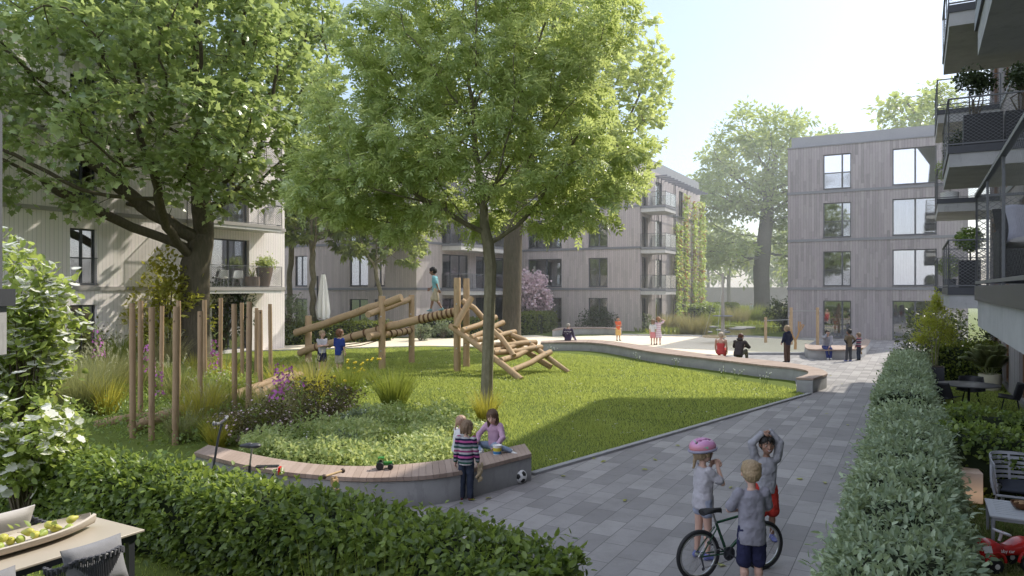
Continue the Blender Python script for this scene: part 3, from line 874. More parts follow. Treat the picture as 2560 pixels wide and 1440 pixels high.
# --- young ash in the middle of the lawn
rng = np.random.default_rng(8)
B = G(1215, 1022)
tr = line((0,0,-.05), (.12,.1,3.75), 9)
at = np.concatenate([ell(520, (-.9,.3,7.6), (4.3,2.9,3.6), rng, .2), ell(300, (.4,.3,9.8), (3.5,2.5,3.6), rng, .2), ell(170, (1.6,0,6.2), (2.6,2.4,1.9), rng, .2), ell(160, (-2.9,0,5.9), (2.3,2.1,1.6), rng, .2)])
at = at[at[:,2] > 4.5]
tree('ash_tree', 'young slender ash with a full bright crown standing on the lawn', B, tr, at, .155, .0075, BARK_G, LF_ASH, PINN, .33, 21, 4, .30, 3.4, .45, .02, .36, .5, up=.10, flare=1.25, expo=1.95, clump=lambda p, r: r.uniform(size=len(p)) < .95)
# --- thick trunk behind it
rng = np.random.default_rng(9)
B = G(1278, 866); Bs = B.copy()
tr = np.concatenate([line((0,0,-.1), (.1,0,6.2), 8), line((.1,0,6.2), (.6,.2,9.5), 4)[1:]])
at = np.concatenate([ell(560, (4.2,0,13.8), (4.6,4.6,6.0), rng, .2), ell(140, (5.0,-1,9.6), (3.2,3.6,2.2), rng, .2), ell(170, (3,0,19), (4,4,3.6), rng, .2)])
tree('maple_tree', 'tall maple with a straight bare trunk behind the ash, crown reaching to the right', B, tr, at, .52, .014, BARK_D, leafmat('far_maple_leaf', (.11, .17, .065), (.49, .56, .27), .46), MAPLE, .32, 24, 5, .6, 5.5, .9, .05, .6, .3, expo=1.95)

# --- trees between the left and the middle building
def simple_tree(label, base, H, cz, rad, seed, leafm, tmpl=LEAF, ls=.3, per=9, rb=.18, n=380, off=(0,0), name='tree', group=None, barkm=None, step=.5, fork=.4, spread=.5, lo=.2, infl=4.5):
    rng = np.random.default_rng(seed)
    tr = line((0,0,-.1), (off[0]*.4, off[1]*.4, H*fork), max(4, int(H*fork/step)), .04, rng)
    k = [ell(int(n*.55), (off[0], off[1], cz), rad, rng, lo)]
    for q in range(4):
        a = rng.uniform(0, 6.28); k.append(ell(int(n*.14), (off[0]+rad[0]*.6*math.cos(a), off[1]+rad[1]*.6*math.sin(a), cz+rad[2]*rng.uniform(-.55, .6)), (rad[0]*.5, rad[1]*.5, rad[2]*.38), rng, lo))
    return tree(name, label, base, tr, np.concatenate(k), rb, .012, barkm or BARK_G, leafm, tmpl, ls, per, seed, step, infl, .8, .035, spread, .3, group=group, expo=1.9)
gB = 'trees in front of the middle building'
simple_tree('light green tree with low branches beside the closed parasol', P(782, 838, 43) * 1, 9.5, 7.6, (3.3, 3, 3.2), 21, LF_BACK, PALM5, .55, 6, .17, 330, group=gB)
simple_tree('airy small tree behind the log climber, left of the walking boy', G(948, 850), 8.5, 6.7, (3.3, 3, 3.0), 22, LF_BACK, PALM5, .5, 6, .13, 330, group=gB)
simple_tree('dark tall tree rising behind the airy trees', G(850, 832), 13, 9.5, (3.2, 3, 4.0), 23, LF_DARK, LEAF, .55, 8, .25, 380, group=gB)
simple_tree('bushy tree between the pale block and the parasol', G(724, 846), 10.5, 8.8, (2.2, 3, 3.4), 24, LF_BACK, PALM5, .55, 6, .17, 260, group=gB)

# --- the giant oak beyond the pond and its neighbours
rng = np.random.default_rng(31)
B = G(1907, 788)
B = Vector((B.x, B.y, 0))
sc_ = B.y/84.0
tr = np.concatenate([line((0,0,-.2), (-.2,0,5.4), 6), line((-.2,0,5.4), (.5,.3,11), 6)[1:], line((.5,.3,11), (.9,.4,15), 4)[1:]])
at = np.concatenate([ell(420, (-.3,0,18), (7.2,7,7.2), rng, .2), ell(240, (-5.5,0,14), (4.6,6,3.2), rng, .25), ell(160, (-4.6,0,7.8), (4.4,5,2.4), rng, .25), ell(170, (5.0,0,13.5), (5.0,5,7), rng, .25), ell(90, (5.2,0,6.0), (3.4,4,1.8), rng, .25), ell(100, (6.5,0,19), (4,4,3.5), rng, .25)])
tree('oak_tree', 'giant old oak with massive trunk and far spreading limbs beyond the pond', B, tr, at, .92, .02, bark('oak_bark', (.06, .052, .045), (.14, .125, .11)), LF_OAK, LEAF, .55, 42, 31, .8, 7.5, 1.2, .13, 1.25, .25, flare=1.5, expo=1.75, clump=lambda p, r: tnoise(p, .42) > -.42)
gT = 'trees at the far edge of the park'
far = [(1690, 778, 13, 8.5, (5.5,5,5), 41, .16), (1822, 770, 14, 9.0, (6.5,5,5.2), 42, .3), (1770, 764, 17, 10.5, (7,6,7), 43, .3), (2010, 768, 15, 9.5, (7,6,6), 44, .3), (1955, 760, 13, 8, (7,6,5.5), 45, .3), (2100, 762, 15, 10, (7,6,7), 46, .3)]
lab = ['slim tree just right of the green gable', 'tree with a thin dark trunk left of the giant oak', 'rounded tree far behind, left of the oak', 'tree partly behind the right block, right of the oak', 'low spreading tree far behind the oak trunk', 'tree rising behind the roof of the right block']
for (px, py, Hh, cz, rad, sd, rb), lb in zip(far, lab):
    g = G(px, py); s = 1.0
    simple_tree(lb, g, Hh, cz, rad, sd, LF_OAK if sd % 2 else LF_BACK, LEAF, .95, 9, rb, 240, group=gT, step=.9, spread=1.0, infl=6.5)
simple_tree('pale tree top showing over the roof at the right', P(2318, 790, 84)*1, 27, 22.3, (5.5,5,4.0), 47, LF_OAK, LEAF, .9, 9, .4, 260, group=gT, step=.9, spread=1.0, infl=7, fork=.62)
for i, px in enumerate((300, 560, 820, 1100, 1380, 1560)):
    g = P(px, 760, 95+6*(i % 3)); g.z = 0
    simple_tree('tall tree behind the roofs, number %d from the left' % (i+1) if False else ['tree crown behind the left roof', 'tree crown in the gap above the pale block', 'tree crown behind the wing roof', 'tree crown behind the ash', 'tree crown behind the rear roof', 'tree crown left of the gable roof'][i], g, 17, 12, (7,6,6), 60+i, LF_BACK, LEAF, 1.1, 8, .3, 200, group=gT, step=1.0, spread=1.1, infl=7)
# ---------------------------------------------------------------- hedges, shrubs, grasses, lawn
LF_HEDGE = leafmat('hedge_leaf', (.022, .055, .015), (.27, .36, .09), .38, .36, .5)
LF_HEDGE_B = leafmat('blue_hedge_leaf', (.07, .12, .07), (.46, .55, .38), .3, .42, .4)
LF_HEDGE_S = leafmat('far_hedge_leaf', (.06, .10, .02), (.20, .24, .05), .4)
CORE = M('hedge_core', (.018, .028, .010), .95, .4, 9)
LEAF2 = (np.array([[0,0,0],[.19,.3,.05],[.17,.65,.03],[0,1,-.08],[-.17,.65,.03],[-.19,.3,.05]], float), [np.array([[0,1,2,3],[0,3,4,5]])])
def vnoise(p, s, seed=0):
    q = np.asarray(p)*s
    return (np.sin(q[:,0]*1.7+q[:,1]*2.3+seed)+np.sin(q[:,1]*3.1-q[:,2]*1.3+seed*2.1)+np.sin(q[:,2]*2.7+q[:,0]*3.3+seed*.7)+np.sin(q.sum(1)*4.9+seed*1.3)*.6)/3.6
def hedge(label, path, width, h, leafm, size=.1, dens=380, bump=.07, round_=.25, sprig=.03, name='hedge', group=None, seed=0, ends=True, tmpl=None):
    rng = np.random.default_rng(100+seed)
    path = [np.array((p[0], p[1], 0.)) for p in path]
    o = path[0].copy(); path = [p-o for p in path]
    root = thing(name, label, 'hedge', o, 0, group)
    # core
    mb = MB(); W2 = width/2-.09; prof = [(-W2, 0), (-W2, h-.28), (-W2*.6, h-.12), (W2*.6, h-.12), (W2, h-.28), (W2, 0)]
    vs = []; n = len(path)
    for i, p in enumerate(path):
        t = path[min(i+1, n-1)]-path[max(i-1, 0)]; t /= np.linalg.norm(t); s = np.array((t[1], -t[0], 0))
        q = p + (t*.1 if i == 0 else (-t*.1 if i == n-1 else 0))
        for a, z in prof: vs.append(q+s*a+np.array((0,0,z)))
    K = len(prof); fs = []
    for i in range(n-1):
        for k in range(K): fs.append((i*K+k, i*K+(k+1) % K, (i+1)*K+(k+1) % K, (i+1)*K+k))
    fs += [tuple(range(K)), tuple((n-1)*K+k for k in reversed(range(K)))]
    mb.add(vs, fs); mb.build('branches', CORE, root)
    # surface samples
    seg = np.array([np.linalg.norm(b-a) for a, b in zip(path, path[1:])]); L = seg.sum(); cum = np.concatenate([[0], np.cumsum(seg)])
    per = 2*h+width; N = int(dens*per*L*1.25)
    s = rng.uniform(0, L, N); c = rng.uniform(0, per, N)
    i = np.clip(np.searchsorted(cum, s)-1, 0, len(seg)-1); f = (s-cum[i])/seg[i]
    A = np.array(path)[i]; B_ = np.array(path)[i+1]; p = A+(B_-A)*f[:,None]; t = unit(B_-A); sd = np.stack([t[:,1], -t[:,0], np.zeros(N)], 1)
    left = c < h; right = c > h+width; top = ~left & ~right
    a = np.where(left, -width/2, np.where(right, width/2, c-h-width/2)); z = np.where(left, c, np.where(right, per-c, h))
    nr = np.where(left[:,None], -sd, np.where(right[:,None], sd, np.array([0,0,1.0])))
    e = np.clip((np.abs(a)-(width/2-round_))/round_, 0, 1); ez = np.clip((z-(h-round_))/round_, 0, 1)
    z = z-top*e**2*round_*.55; a = a-np.sign(a)*(~top)*ez**2*round_*.35
    nr = unit(nr+np.where(top[:,None], sd*np.sign(a)[:,None]*(e**2)[:,None]*.9, 0)+np.where(~top[:,None], np.array([0,0,1.0])*ez[:,None]*.8, 0))
    pos = p+sd*a[:,None]+np.array([0,0,1.0])*z[:,None]
    if ends:
        M_ = int(dens*2*width*h*1.25); a2 = rng.uniform(-width/2, width/2, M_); z2 = rng.uniform(0, h, M_); w0 = rng.uniform(size=M_) < .5
        t0 = unit((path[1]-path[0])[None])[0]; t1 = unit((path[-1]-path[-2])[None])[0]
        e2 = np.clip((np.abs(a2)-(width/2-round_))/round_, 0, 1)
        def pt(base, tt, sgn):
            s_ = np.array((tt[1], -tt[0], 0)); return base+s_*a2[:,None]+np.array([0,0,1.0])*z2[:,None]-sgn*tt*(e2**2*round_*.5)[:,None]*-1*-1
        pe = np.where(w0[:,None], pt(path[0], t0, -1), pt(path[-1], t1, 1)); ne = np.where(w0[:,None], -t0, t1)
        pos = np.concatenate([pos, pe]); nr = np.concatenate([nr, ne])
    N = len(pos); pos = pos + nr*((vnoise(pos+o, 1.6, seed)*bump + vnoise(pos+o, 6, seed+3)*bump*.5)[:,None]) + nr*(-rng.exponential(.06, N)[:,None]+.02)
    sp = rng.uniform(size=N) < sprig; pos = pos+nr*(sp*rng.uniform(.03, .16, N))[:,None]
    keep = vnoise(pos+o, 4.2, seed+9) > -.5
    pos, nr = pos[keep], nr[keep]; N = len(pos)
    pos[:,2] = np.maximum(pos[:,2], .02)
    d = unit(nr*.8+rng.normal(size=(N,3))*.75+np.array([0,0,-.15])); nn = unit(nr*.7+np.array([0,0,.75])+rng.normal(size=(N,3))*.45)
    leaves('foliage', tmpl or OVAL, pos, d, nn, size*rng.uniform(.55, 1.2, N), leafm, root)
    return root
def upath(v, u0, u1, n=6, wob=0): return [W(v, u0+(u1-u0)*k/n) for k in range(n+1)]
def vpath(u, v0, v1, n=6): return [W(v0+(v1-v0)*k/n, u) for k in range(n+1)]
hedge('long leafy hedge across the foreground in front of the curved bench', [W(-16, 5.75), W(-11, 5.8), W(-7, 5.75), W(-5, 5.65), W(-3.4, 5.5), W(-2.55, 5.35)], .85, .93, LF_HEDGE, .088, 950, .10, .3, .08, seed=1)
hedge('short low shrub hedge at the bottom edge below the paving corner', [W(-2.9, 4.55), W(-2.3, 4.5)], .7, .62, LF_HEDGE_B, .08, 800, .08, .25, seed=2)
hedge('long bluish green hedge along the right side of the paving', upath(-.13, 2.2, 15.0, 10), 1.05, 1.05, LF_HEDGE_B, .09, 800, .11, .42, .06, seed=3, tmpl=LEAF2)
hedge('rounded far end of the hedge along the paving, lit on its crest', upath(-.24, 15.9, 26.5, 8), 1.1, 1.2, LF_HEDGE_B, .09, 540, .08, .6, .04, seed=4, tmpl=LEAF2)
hedge('dark cross hedge between the sofa garden and the round table garden, nearer of two', vpath(13.2, .3, 3.4), .8, 1.0, LF_HEDGE, .095, 420, .08, .25, seed=5)
hedge('dark cross hedge directly in front of the round black table, farther of two', vpath(15.6, .45, 4.2), .8, .95, LF_HEDGE, .095, 380, .08, .25, seed=6)
hedge('sunlit hedge behind the round black table and the palm pot', vpath(29.0, .5, 7.5), .9, 1.25, LF_HEDGE_S, .13, 260, .1, .25, seed=7)
gH = None
hedge('clipped hedge with a sunlit top behind the log climber and the two boys', [G(580, 862), G(700, 862), G(800, 858), G(900, 853), G(968, 850)], 1.5, 1.15, LF_HEDGE_S, .15, 170, .1, .3, seed=8)
hedge('clipped hedge behind the left log posts of the climber net', [G(1050, 842), G(1130, 842), G(1240, 841)], 1.4, 1.2, LF_HEDGE_S, .15, 160, .1, .3, seed=9)
hedge('bright green hedge beside the thick trunk below the pink blossom', [G(1292, 836), G(1330, 834), G(1366, 826)], 1.6, 1.45, LF_HEDGE_S, .15, 190, .08, .35, seed=10)
hedge('dark hedge block at the foot of the climbing plants', [G(1715, 812), G(1760, 810), G(1776, 803)], 2.0, 1.7, LF_HEDGE, .19, 120, .1, .4, seed=11)
hedge('lit hedge row behind the pole of the swing', [G(1778, 800), G(1826, 796)], 2.0, 1.6, LF_HEDGE_S, .19, 120, .1, .4, seed=12)
hedge('far dark hedge line in front of the park wall', [G(1640, 762), G(1760, 762), G(1880, 762), G(2010, 762)], 3.0, 2.6, leafmat('dim_hedge_leaf', (.04, .07, .03), (.09, .13, .055), .3), .4, 22, .3, .8, seed=13)

def shrub(name, label, base, rad, leafm, tmpl=LEAF, size=.12, n=2500, stems=7, seed=0, cat='shrub', flowers=None, group=None, lift=.15, shell=.55, droop=.2, gaps=.1, stemmat=None):
    """bush: leaf clumps on short branches filling an uneven ellipsoid"""
    rng = np.random.default_rng(500+seed); rx, ry, rz = rad
    root = thing(name, label, cat, base, 0, group)
    mb = MB(); nc = max(14, n//45)
    d = unit(rng.normal(size=(nc,3))); q = rng.uniform(shell, 1, nc)**.8
    cen = d*np.array([rx, ry, rz])*q[:,None]*(1+.22*vnoise(d, 2.2, seed))[:,None]; cen[:,2] += rz+lift; cen[:,2] = np.maximum(cen[:,2], .1)
    for k in range(min(nc, stems*6)):
        c = cen[k]; b = np.array([rng.normal()*.06*rx, rng.normal()*.06*ry, 0]); m = b*.5+c*.5+np.array([0,0,rz*.15])
        mb.tube([b, m*.6+b*.4, m, c], [.03*rz+.006, .02*rz+.005, .012*rz+.004, .003], 5)
    mb.build('stems', stemmat or BARK_D, root, fix=False)
    ci = rng.integers(0, nc, n); sp = .26*max(rx, .6*rz)
    off = rng.normal(size=(n,3))*sp*.55; pos = cen[ci]+off; pos[:,2] = np.maximum(pos[:,2], .03)
    keep = vnoise(pos, 5/max(rx, .3), seed+4) > -.8+gaps; pos = pos[keep]; off = off[keep]; m_ = len(pos)
    out = unit(pos-np.array([0,0,rz*.8]))
    dd = unit(out*.7+rng.normal(size=(m_,3))*.7-np.array([0,0,droop])); nn = unit(out*.4+np.array([0,0,.8])+rng.normal(size=(m_,3))*.5)
    leaves('foliage', tmpl, pos, dd, nn, size*rng.uniform(.6, 1.2, m_), leafm, root)
    if flowers:
        fm, fs, fn = flowers; k = rng.integers(0, m_, fn); pp = pos[k]*1.0; o2 = unit(pp-np.array([0,0,rz*.7])); pp = pp+o2*.06
        P4 = np.repeat(pp, 5, 0); ang = np.tile(np.arange(5)*2*math.pi/5, fn)+np.repeat(rng.uniform(0, 6, fn), 5)
        nn = np.repeat(unit(o2*.5+np.array([0,0,.6])+rng.normal(size=(fn,3))*.3), 5, 0); a1 = unit(np.cross(nn, rng.normal(size=3))); a2 = np.cross(nn, a1)
        leaves('blossoms', BLOS, P4, a1*np.cos(ang)[:,None]+a2*np.sin(ang)[:,None]+nn*.15, nn, np.full(fn*5, fs)*rng.uniform(.7, 1.2, fn*5), fm, root)
    return root
PETALW = leafmat('white_petal', (.78, .78, .70), (.88, .88, .84), .3); PETALP = leafmat('pink_petal', (.62, .42, .50), (.85, .70, .76), .35)
PETALM = leafmat('magenta_petal', (.42, .10, .42), (.62, .22, .58), .35); PETALY = leafmat('yellow_petal', (.75, .55, .03), (.85, .68, .08), .2)
LF_DOG = leafmat('dogwood_leaf', (.13, .20, .06), (.36, .44, .15), .52); LF_YEL = leafmat('golden_leaf', (.17, .19, .035), (.36, .36, .08), .45)
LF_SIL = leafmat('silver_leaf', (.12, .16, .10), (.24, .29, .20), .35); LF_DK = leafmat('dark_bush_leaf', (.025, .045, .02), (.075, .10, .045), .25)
LF_RED = leafmat('wine_red_leaf', (.06, .05, .028), (.17, .16, .07), .35); LF_VAR = leafmat('variegated_leaf', (.13, .22, .06), (.52, .58, .30), .4)
# white flowering dogwood at the left edge: two overlapping bushes of blossom branches
shrub('flowering_shrub', 'tall dogwood with white star blossoms at the left edge above the hedge', Vector((-6.95, 10.35, 0)), (.72, .7, 1.28), LF_DOG, OVAL, .125, 3200, 8, 1, 'shrub', (PETALW, .085, 620), lift=1.5, gaps=.22, shell=.4)
shrub('flowering_shrub', 'lower dogwood bush with white star blossoms rising out of the hedge end', Vector((-6.55, 9.75, 0)), (.68, .6, .72), LF_DOG, OVAL, .12, 2600, 6, 2, 'shrub', (PETALW, .085, 220), lift=.55, gaps=.2)
shrub('shrub', 'golden yellow bush in front of the big maple trunk', G(415, 905), (1.65, 1.5, 1.95), LF_YEL, LEAF, .26, 3000, 8, 3, lift=.4)
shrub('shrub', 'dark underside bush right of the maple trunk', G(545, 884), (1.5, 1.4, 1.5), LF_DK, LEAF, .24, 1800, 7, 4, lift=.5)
shrub('shrub', 'loose grey green bush beside the pale block corner', G(715, 862), (1.15, 1.1, 1.35), LF_SIL, LEAF, .17, 2200, 7, 5)
shrub('flowering_shrub', 'pale pink blossoming shrub right of the thick trunk', G(1330, 828), (1.35, 1.4, 1.6), PETALP, BLOS, .2, 3400, 8, 6, 'shrub', lift=1.1, gaps=.2)
shrub('shrub', 'low silvery bush under the log bridge, left one', G(1052, 852), (.62, .6, .45), LF_SIL, LEAF, .14, 900, 5, 7)
shrub('shrub', 'low silvery bush under the log bridge, right one', G(1108, 846), (.75, .7, .40), LF_SIL, LEAF, .14, 900, 5, 8)
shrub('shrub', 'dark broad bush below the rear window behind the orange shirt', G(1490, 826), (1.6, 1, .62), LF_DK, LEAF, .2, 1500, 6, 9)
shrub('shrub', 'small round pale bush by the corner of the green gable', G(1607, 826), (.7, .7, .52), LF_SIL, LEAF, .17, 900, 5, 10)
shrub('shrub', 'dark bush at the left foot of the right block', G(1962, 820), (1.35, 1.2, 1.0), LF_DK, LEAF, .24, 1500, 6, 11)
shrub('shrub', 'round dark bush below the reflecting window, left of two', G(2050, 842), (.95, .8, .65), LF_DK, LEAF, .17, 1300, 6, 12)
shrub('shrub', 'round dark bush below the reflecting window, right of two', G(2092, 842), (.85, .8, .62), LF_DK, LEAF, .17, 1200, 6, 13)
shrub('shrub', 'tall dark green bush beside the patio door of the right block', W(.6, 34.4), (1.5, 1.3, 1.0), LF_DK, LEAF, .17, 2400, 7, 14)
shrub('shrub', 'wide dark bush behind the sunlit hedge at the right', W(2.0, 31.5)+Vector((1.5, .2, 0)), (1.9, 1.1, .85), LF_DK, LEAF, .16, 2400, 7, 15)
shrub('shrub', 'wine red leaved bush at the far left behind the grasses', G(150, 925), (2.0, 1.4, .72), LF_RED, LEAF, .16, 2200, 7, 16)
shrub('shrub', 'dark flowering mound with tiny pink buds beside the purple spikes', G(800, 1052), (.85, .7, .42), LF_RED, LEAF, .085, 2800, 7, 17, 'shrub', (PETALP, .02, 260), lift=.02)
shrub('shrub', 'low dark mound with pale pink buds behind the bench seat post', G(650, 1108), (.75, .55, .38), LF_RED, LEAF, .08, 2300, 6, 18, 'shrub', (PETALP, .028, 420), lift=.02)
shrub('shrub', 'small shrub with pink buds among the palisade logs', G(560, 1000), (.7, .6, .42), LF_DOG, LEAF, .09, 1400, 5, 19, 'shrub', (PETALP, .025, 150), lift=.02)

# climbing plants on the gable
LF_IVY = leafmat('climber_leaf', (.14, .24, .06), (.46, .58, .18), .45); LF_IVYR = leafmat('red_climber_leaf', (.22, .10, .05), (.40, .22, .12), .35)
def climber(label, u0, u1, z1, seed):
    rng = np.random.default_rng(700+seed); root = thing('climbing_plant', label, 'climber', W(MV, (u0+u1)/2), ROT, 'climbing plants on the gable trellis')
    mb = MB()
    for k in range(4):
        y = (u1-u0)*(k/3-.5); mb.tube([(.3, y+.06*math.sin(q*1.7+k), z1*q/14) for q in range(15)], [.035*(1-q/16) for q in range(15)], 5)
    mb.build('stems', BARK_D, root, fix=False)
    n = int(900*(u1-u0)*z1/10)
    z = rng.uniform(0, z1, n); y = rng.uniform(-.5, .5, n)*(u1-u0)*(.85+.15*np.sin(z*1.3+seed)); x = .33+np.abs(rng.normal(size=n))*.12
    pos = np.stack([x, y, z], 1); keep = vnoise(pos, 1.6, seed) > -.62; pos = pos[keep]; n = len(pos)
    red = rng.uniform(size=n) < .16+.25*(vnoise(pos, 1.1, seed+5) > .3)
    for nm, mk, mt in (('foliage', ~red, LF_IVY), ('red_foliage', red, LF_IVYR)):
        q = pos[mk]; m_ = len(q)
        leaves(nm, OVAL, q, unit(rng.normal(size=(m_,3))*.6+np.array([.4,0,-.7])), unit(rng.normal(size=(m_,3))*.4+np.array([.8,0,.5])), .26*rng.uniform(.6, 1.2, m_), mt, root)
climber('green and red climber nearest the glass balconies on the gable', uat(1678, MV)-.3, uat(1694, MV), 8.6, 1)
climber('tall climber strip, second from the balconies on the gable', uat(1696, MV), uat(1708, MV)+.2, 11.3, 2)
climber('climber strip beside the drainpipes, third on the gable', uat(1720, MV), uat(1733, MV)-.4, 11.0, 3)
climber('outermost climber strip at the far end of the gable', uat(1735, MV), uat(1752, MV)-.2, 11.2, 4)

# ornamental grasses
GR_Y = leafmat('golden_grass', (.24, .25, .04), (.46, .43, .10), .4); GR_G = leafmat('green_grass', (.10, .16, .03), (.26, .30, .07), .4)
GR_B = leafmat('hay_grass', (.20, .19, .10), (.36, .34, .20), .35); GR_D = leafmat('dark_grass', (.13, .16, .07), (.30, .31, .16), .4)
def tuft(label, base, r, h, n, mat, width=.012, droop=.55, seed=0, plume=None, lean=.55, name='ornamental_grass', group='ornamental grass clumps'):
    rng = np.random.default_rng(900+seed); root = thing(name, label, 'grass clump', base, 0, group)
    a = rng.uniform(0, 2*math.pi, n); q = rng.uniform(0, 1, n)**.5*r*.3
    b = np.stack([np.cos(a)*q, np.sin(a)*q, np.zeros(n)], 1)
    ln = rng.uniform(.1, lean, n); d = np.stack([np.cos(a)*ln, np.sin(a)*ln, np.ones(n)], 1)
    blades('leaves', b, d, h*rng.uniform(.6, 1.25, n), width*rng.uniform(.7, 1.3, n), droop*.5, mat, root, 6)
    if plume:
        m_, k, pl = plume; a = rng.uniform(0, 2*math.pi, k); ln = rng.uniform(.1, lean, k); d = unit(np.stack([np.cos(a)*ln, np.sin(a)*ln, np.ones(k)], 1))
        P0 = d*(h*rng.uniform(.85, 1.15, k))[:,None]; c = np.repeat(P0, 30, 0); dd = np.repeat(d, 30, 0)
        tt = np.tile(np.linspace(0, 1, 30), k); bend = dd*(tt*pl)[:,None]-np.array([0,0,1])*(tt**2*pl*.5)[:,None]
        blades('plumes', c+bend, unit(dd+rng.normal(size=c.shape)*.5), np.full(len(c), pl*.22), np.full(len(c), .006), .3, m_, root, 2)
    return root
PLUME = leafmat('grass_plume', (.42, .38, .28), (.62, .58, .46), .4)
T_ = [('golden arching grass at the left end of the front bench', 545, 1118, .5, .62, 420, GR_Y, .012), ('golden grass behind the sitting children at the ash trunk', 1215, 1050, .6, .75, 420, GR_Y, .012),
      ('green arching grass clump in the middle of the bed', 985, 1018, .95, 1.1, 800, GR_G, .014), ('loose grass clump below the yellow button flowers', 868, 990, .9, 1.0, 700, GR_G, .013),
      ('yellow green grass beside the log ends and purple spikes', 730, 985, .6, .85, 420, GR_Y, .013), ('bright grass clump behind the right palisade posts', 560, 960, .9, .95, 460, GR_Y, .016),
      ('fine blue grey grass mound left of the palisade', 265, 990, 1.5, 1.25, 1800, GR_D, .014), ('large dark hay grass mound in front of the palisade', 205, 1035, 1.4, 1.25, 1800, GR_D, .013),
      ('tall plume grass behind the left palisade posts', 300, 930, 1.2, 1.5, 900, GR_G, .016), ('feathery plume grass left of the maple trunk', 420, 925, 1.2, 1.3, 800, GR_B, .016),
      ('green grass clump between the palisade posts', 400, 975, .8, .9, 500, GR_G, .014), ('grass mound at the far left beside the dogwood', 110, 985, 1.4, 1.2, 1300, GR_D, .014),
      ('grass tuft at the foot of the right palisade posts', 640, 1000, .7, .8, 460, GR_G, .014), ('small loose grass right of the yellow flowers', 930, 962, .5, .6, 260, GR_G, .012)]
for k, (lb, px, py, r, h, n, m_, w_) in enumerate(T_):
    tuft(lb, G(px, py), r, h, n, m_, w_, .55, k, (PLUME, 26, .45) if k in (6, 8, 9) else ((PLUME, 12, .3) if k in (7, 11) else None))
for k, (px, py, h, lb) in enumerate(((1735, 832, 1.3, 'reeds at the pond left of the swing pole'), (1880, 806, 1.7, 'tall reed bed right of the swing pole'), (1840, 808, 1.5, 'pale reeds directly behind the swing disc'), (1930, 808, 1.4, 'reeds near the dark bush of the right block'), (1680, 822, 1.2, 'grass tuft below the climber strips'), (1770, 812, 1.2, 'reeds in front of the dark hedge block'))):
    tuft(lb, G(px, py), 3.2, h, 700, GR_G if k % 2 else GR_B, .035, .35, 40+k, None, .5, 'reeds', 'reeds around the pond')

# purple flower spikes (leafy stalks)
def spike(label, base, h, seed, bloom=(.5, .95), nfl=60, lean=(0, 0)):
    rng = np.random.default_rng(1200+seed); root = thing('purple_flower', label, 'flower', base, 0, 'purple flower spikes in the bed')
    mb = MB(); pts = [Vector((lean[0]*(t/8)**2, lean[1]*(t/8)**2, h*t/8)) for t in range(9)]
    mb.tube(pts, [.011*(1-t/10) for t in range(9)], 5); st = leafmat('stalk', (.14, .20, .06), (.28, .34, .12), .3) if 'stalk' not in bpy.data.materials else bpy.data.materials['stalk']
    mb.build('stem', st, root, fix=False)
    n = 26; t = np.linspace(.12, .92, n); a = np.arange(n)*2.4
    b = np.stack([lean[0]*t**2, lean[1]*t**2, h*t], 1); d = np.stack([np.cos(a), np.sin(a), np.full(n, .75)], 1)
    blades('leaves', b, d, h*.30*(1.15-.75*t), np.full(n, .042), .62, st, root, 5)
    tt = rng.uniform(bloom[0], bloom[1], nfl); a = rng.uniform(0, 6.28, nfl); q = .05+.11*(1-tt)*h
    c = np.stack([lean[0]*tt**2+np.cos(a)*q, lean[1]*tt**2+np.sin(a)*q, h*tt+.02], 1)
    P4 = np.repeat(c, 5, 0); an = np.tile(np.arange(5)*1.2566, nfl); nn = unit(np.repeat(np.stack([np.cos(a), np.sin(a), np.full(nfl, .4)], 1), 5, 0))
    a1 = unit(np.cross(nn, np.array([.1,.2,1.0]))); a2 = np.cross(nn, a1)
    leaves('blossoms', BLOS, P4, a1*np.cos(an)[:,None]+a2*np.sin(an)[:,None]+.2*nn, nn, .036*rng.uniform(.7, 1.2, nfl*5), PETALM, root)
spike('purple flower spike standing tall in front of the right palisade posts', G(690, 1105), 1.85, 1, (.45, .85), 55, (.1, 0))
spike('leafy stalk without many blossoms right of the tallest purple spike', G(748, 1125), 1.55, 2, (.8, .9), 4, (.08, 0))
spike('purple flower spike high above the grasses near the left facade', G(247, 985), 2.35, 3, (.45, .8), 45, (-.08, 0))
spike('purple flower spike between the two left palisade posts', G(372, 1010), 2.0, 4, (.35, .8), 45)
spike('purple flower spike behind the palisade right of the maple trunk', G(538, 985), 2.0, 5, (.35, .8), 55)
spike('small purple flower spike right of the palisade', G(722, 1040), 1.5, 6, (.35, .8), 45)
spike('thin purple flower spike inside the palisade', G(395, 1060), 1.6, 7, (.4, .8), 30)
# yellow button flowers
def buttons(label, base, n, seed):
    rng = np.random.default_rng(1300+seed); root = thing('yellow_flower', label, 'flower', base)
    s = MB(); f = MB()
    for k in range(n):
        x, y = rng.normal()*.42, rng.normal()*.3; z = rng.uniform(.45, .95)
        s.tube([(x*.5, y*.5, 0), (x*.8, y*.8, z*.6), (x, y, z)], .006, 4); f.ball((x, y, z), .045, 1, 1, .85, n=8, m=6)
    s.build('stems', bpy.data.materials['stalk'], root, fix=False); f.build('blossoms', PETALY, root, fix=False)
buttons('yellow button flowers standing right of the boy in blue', G(885, 968), 22, 1)
buttons('few low yellow blossoms in the middle of the bed', G(820, 1035), 9, 2)

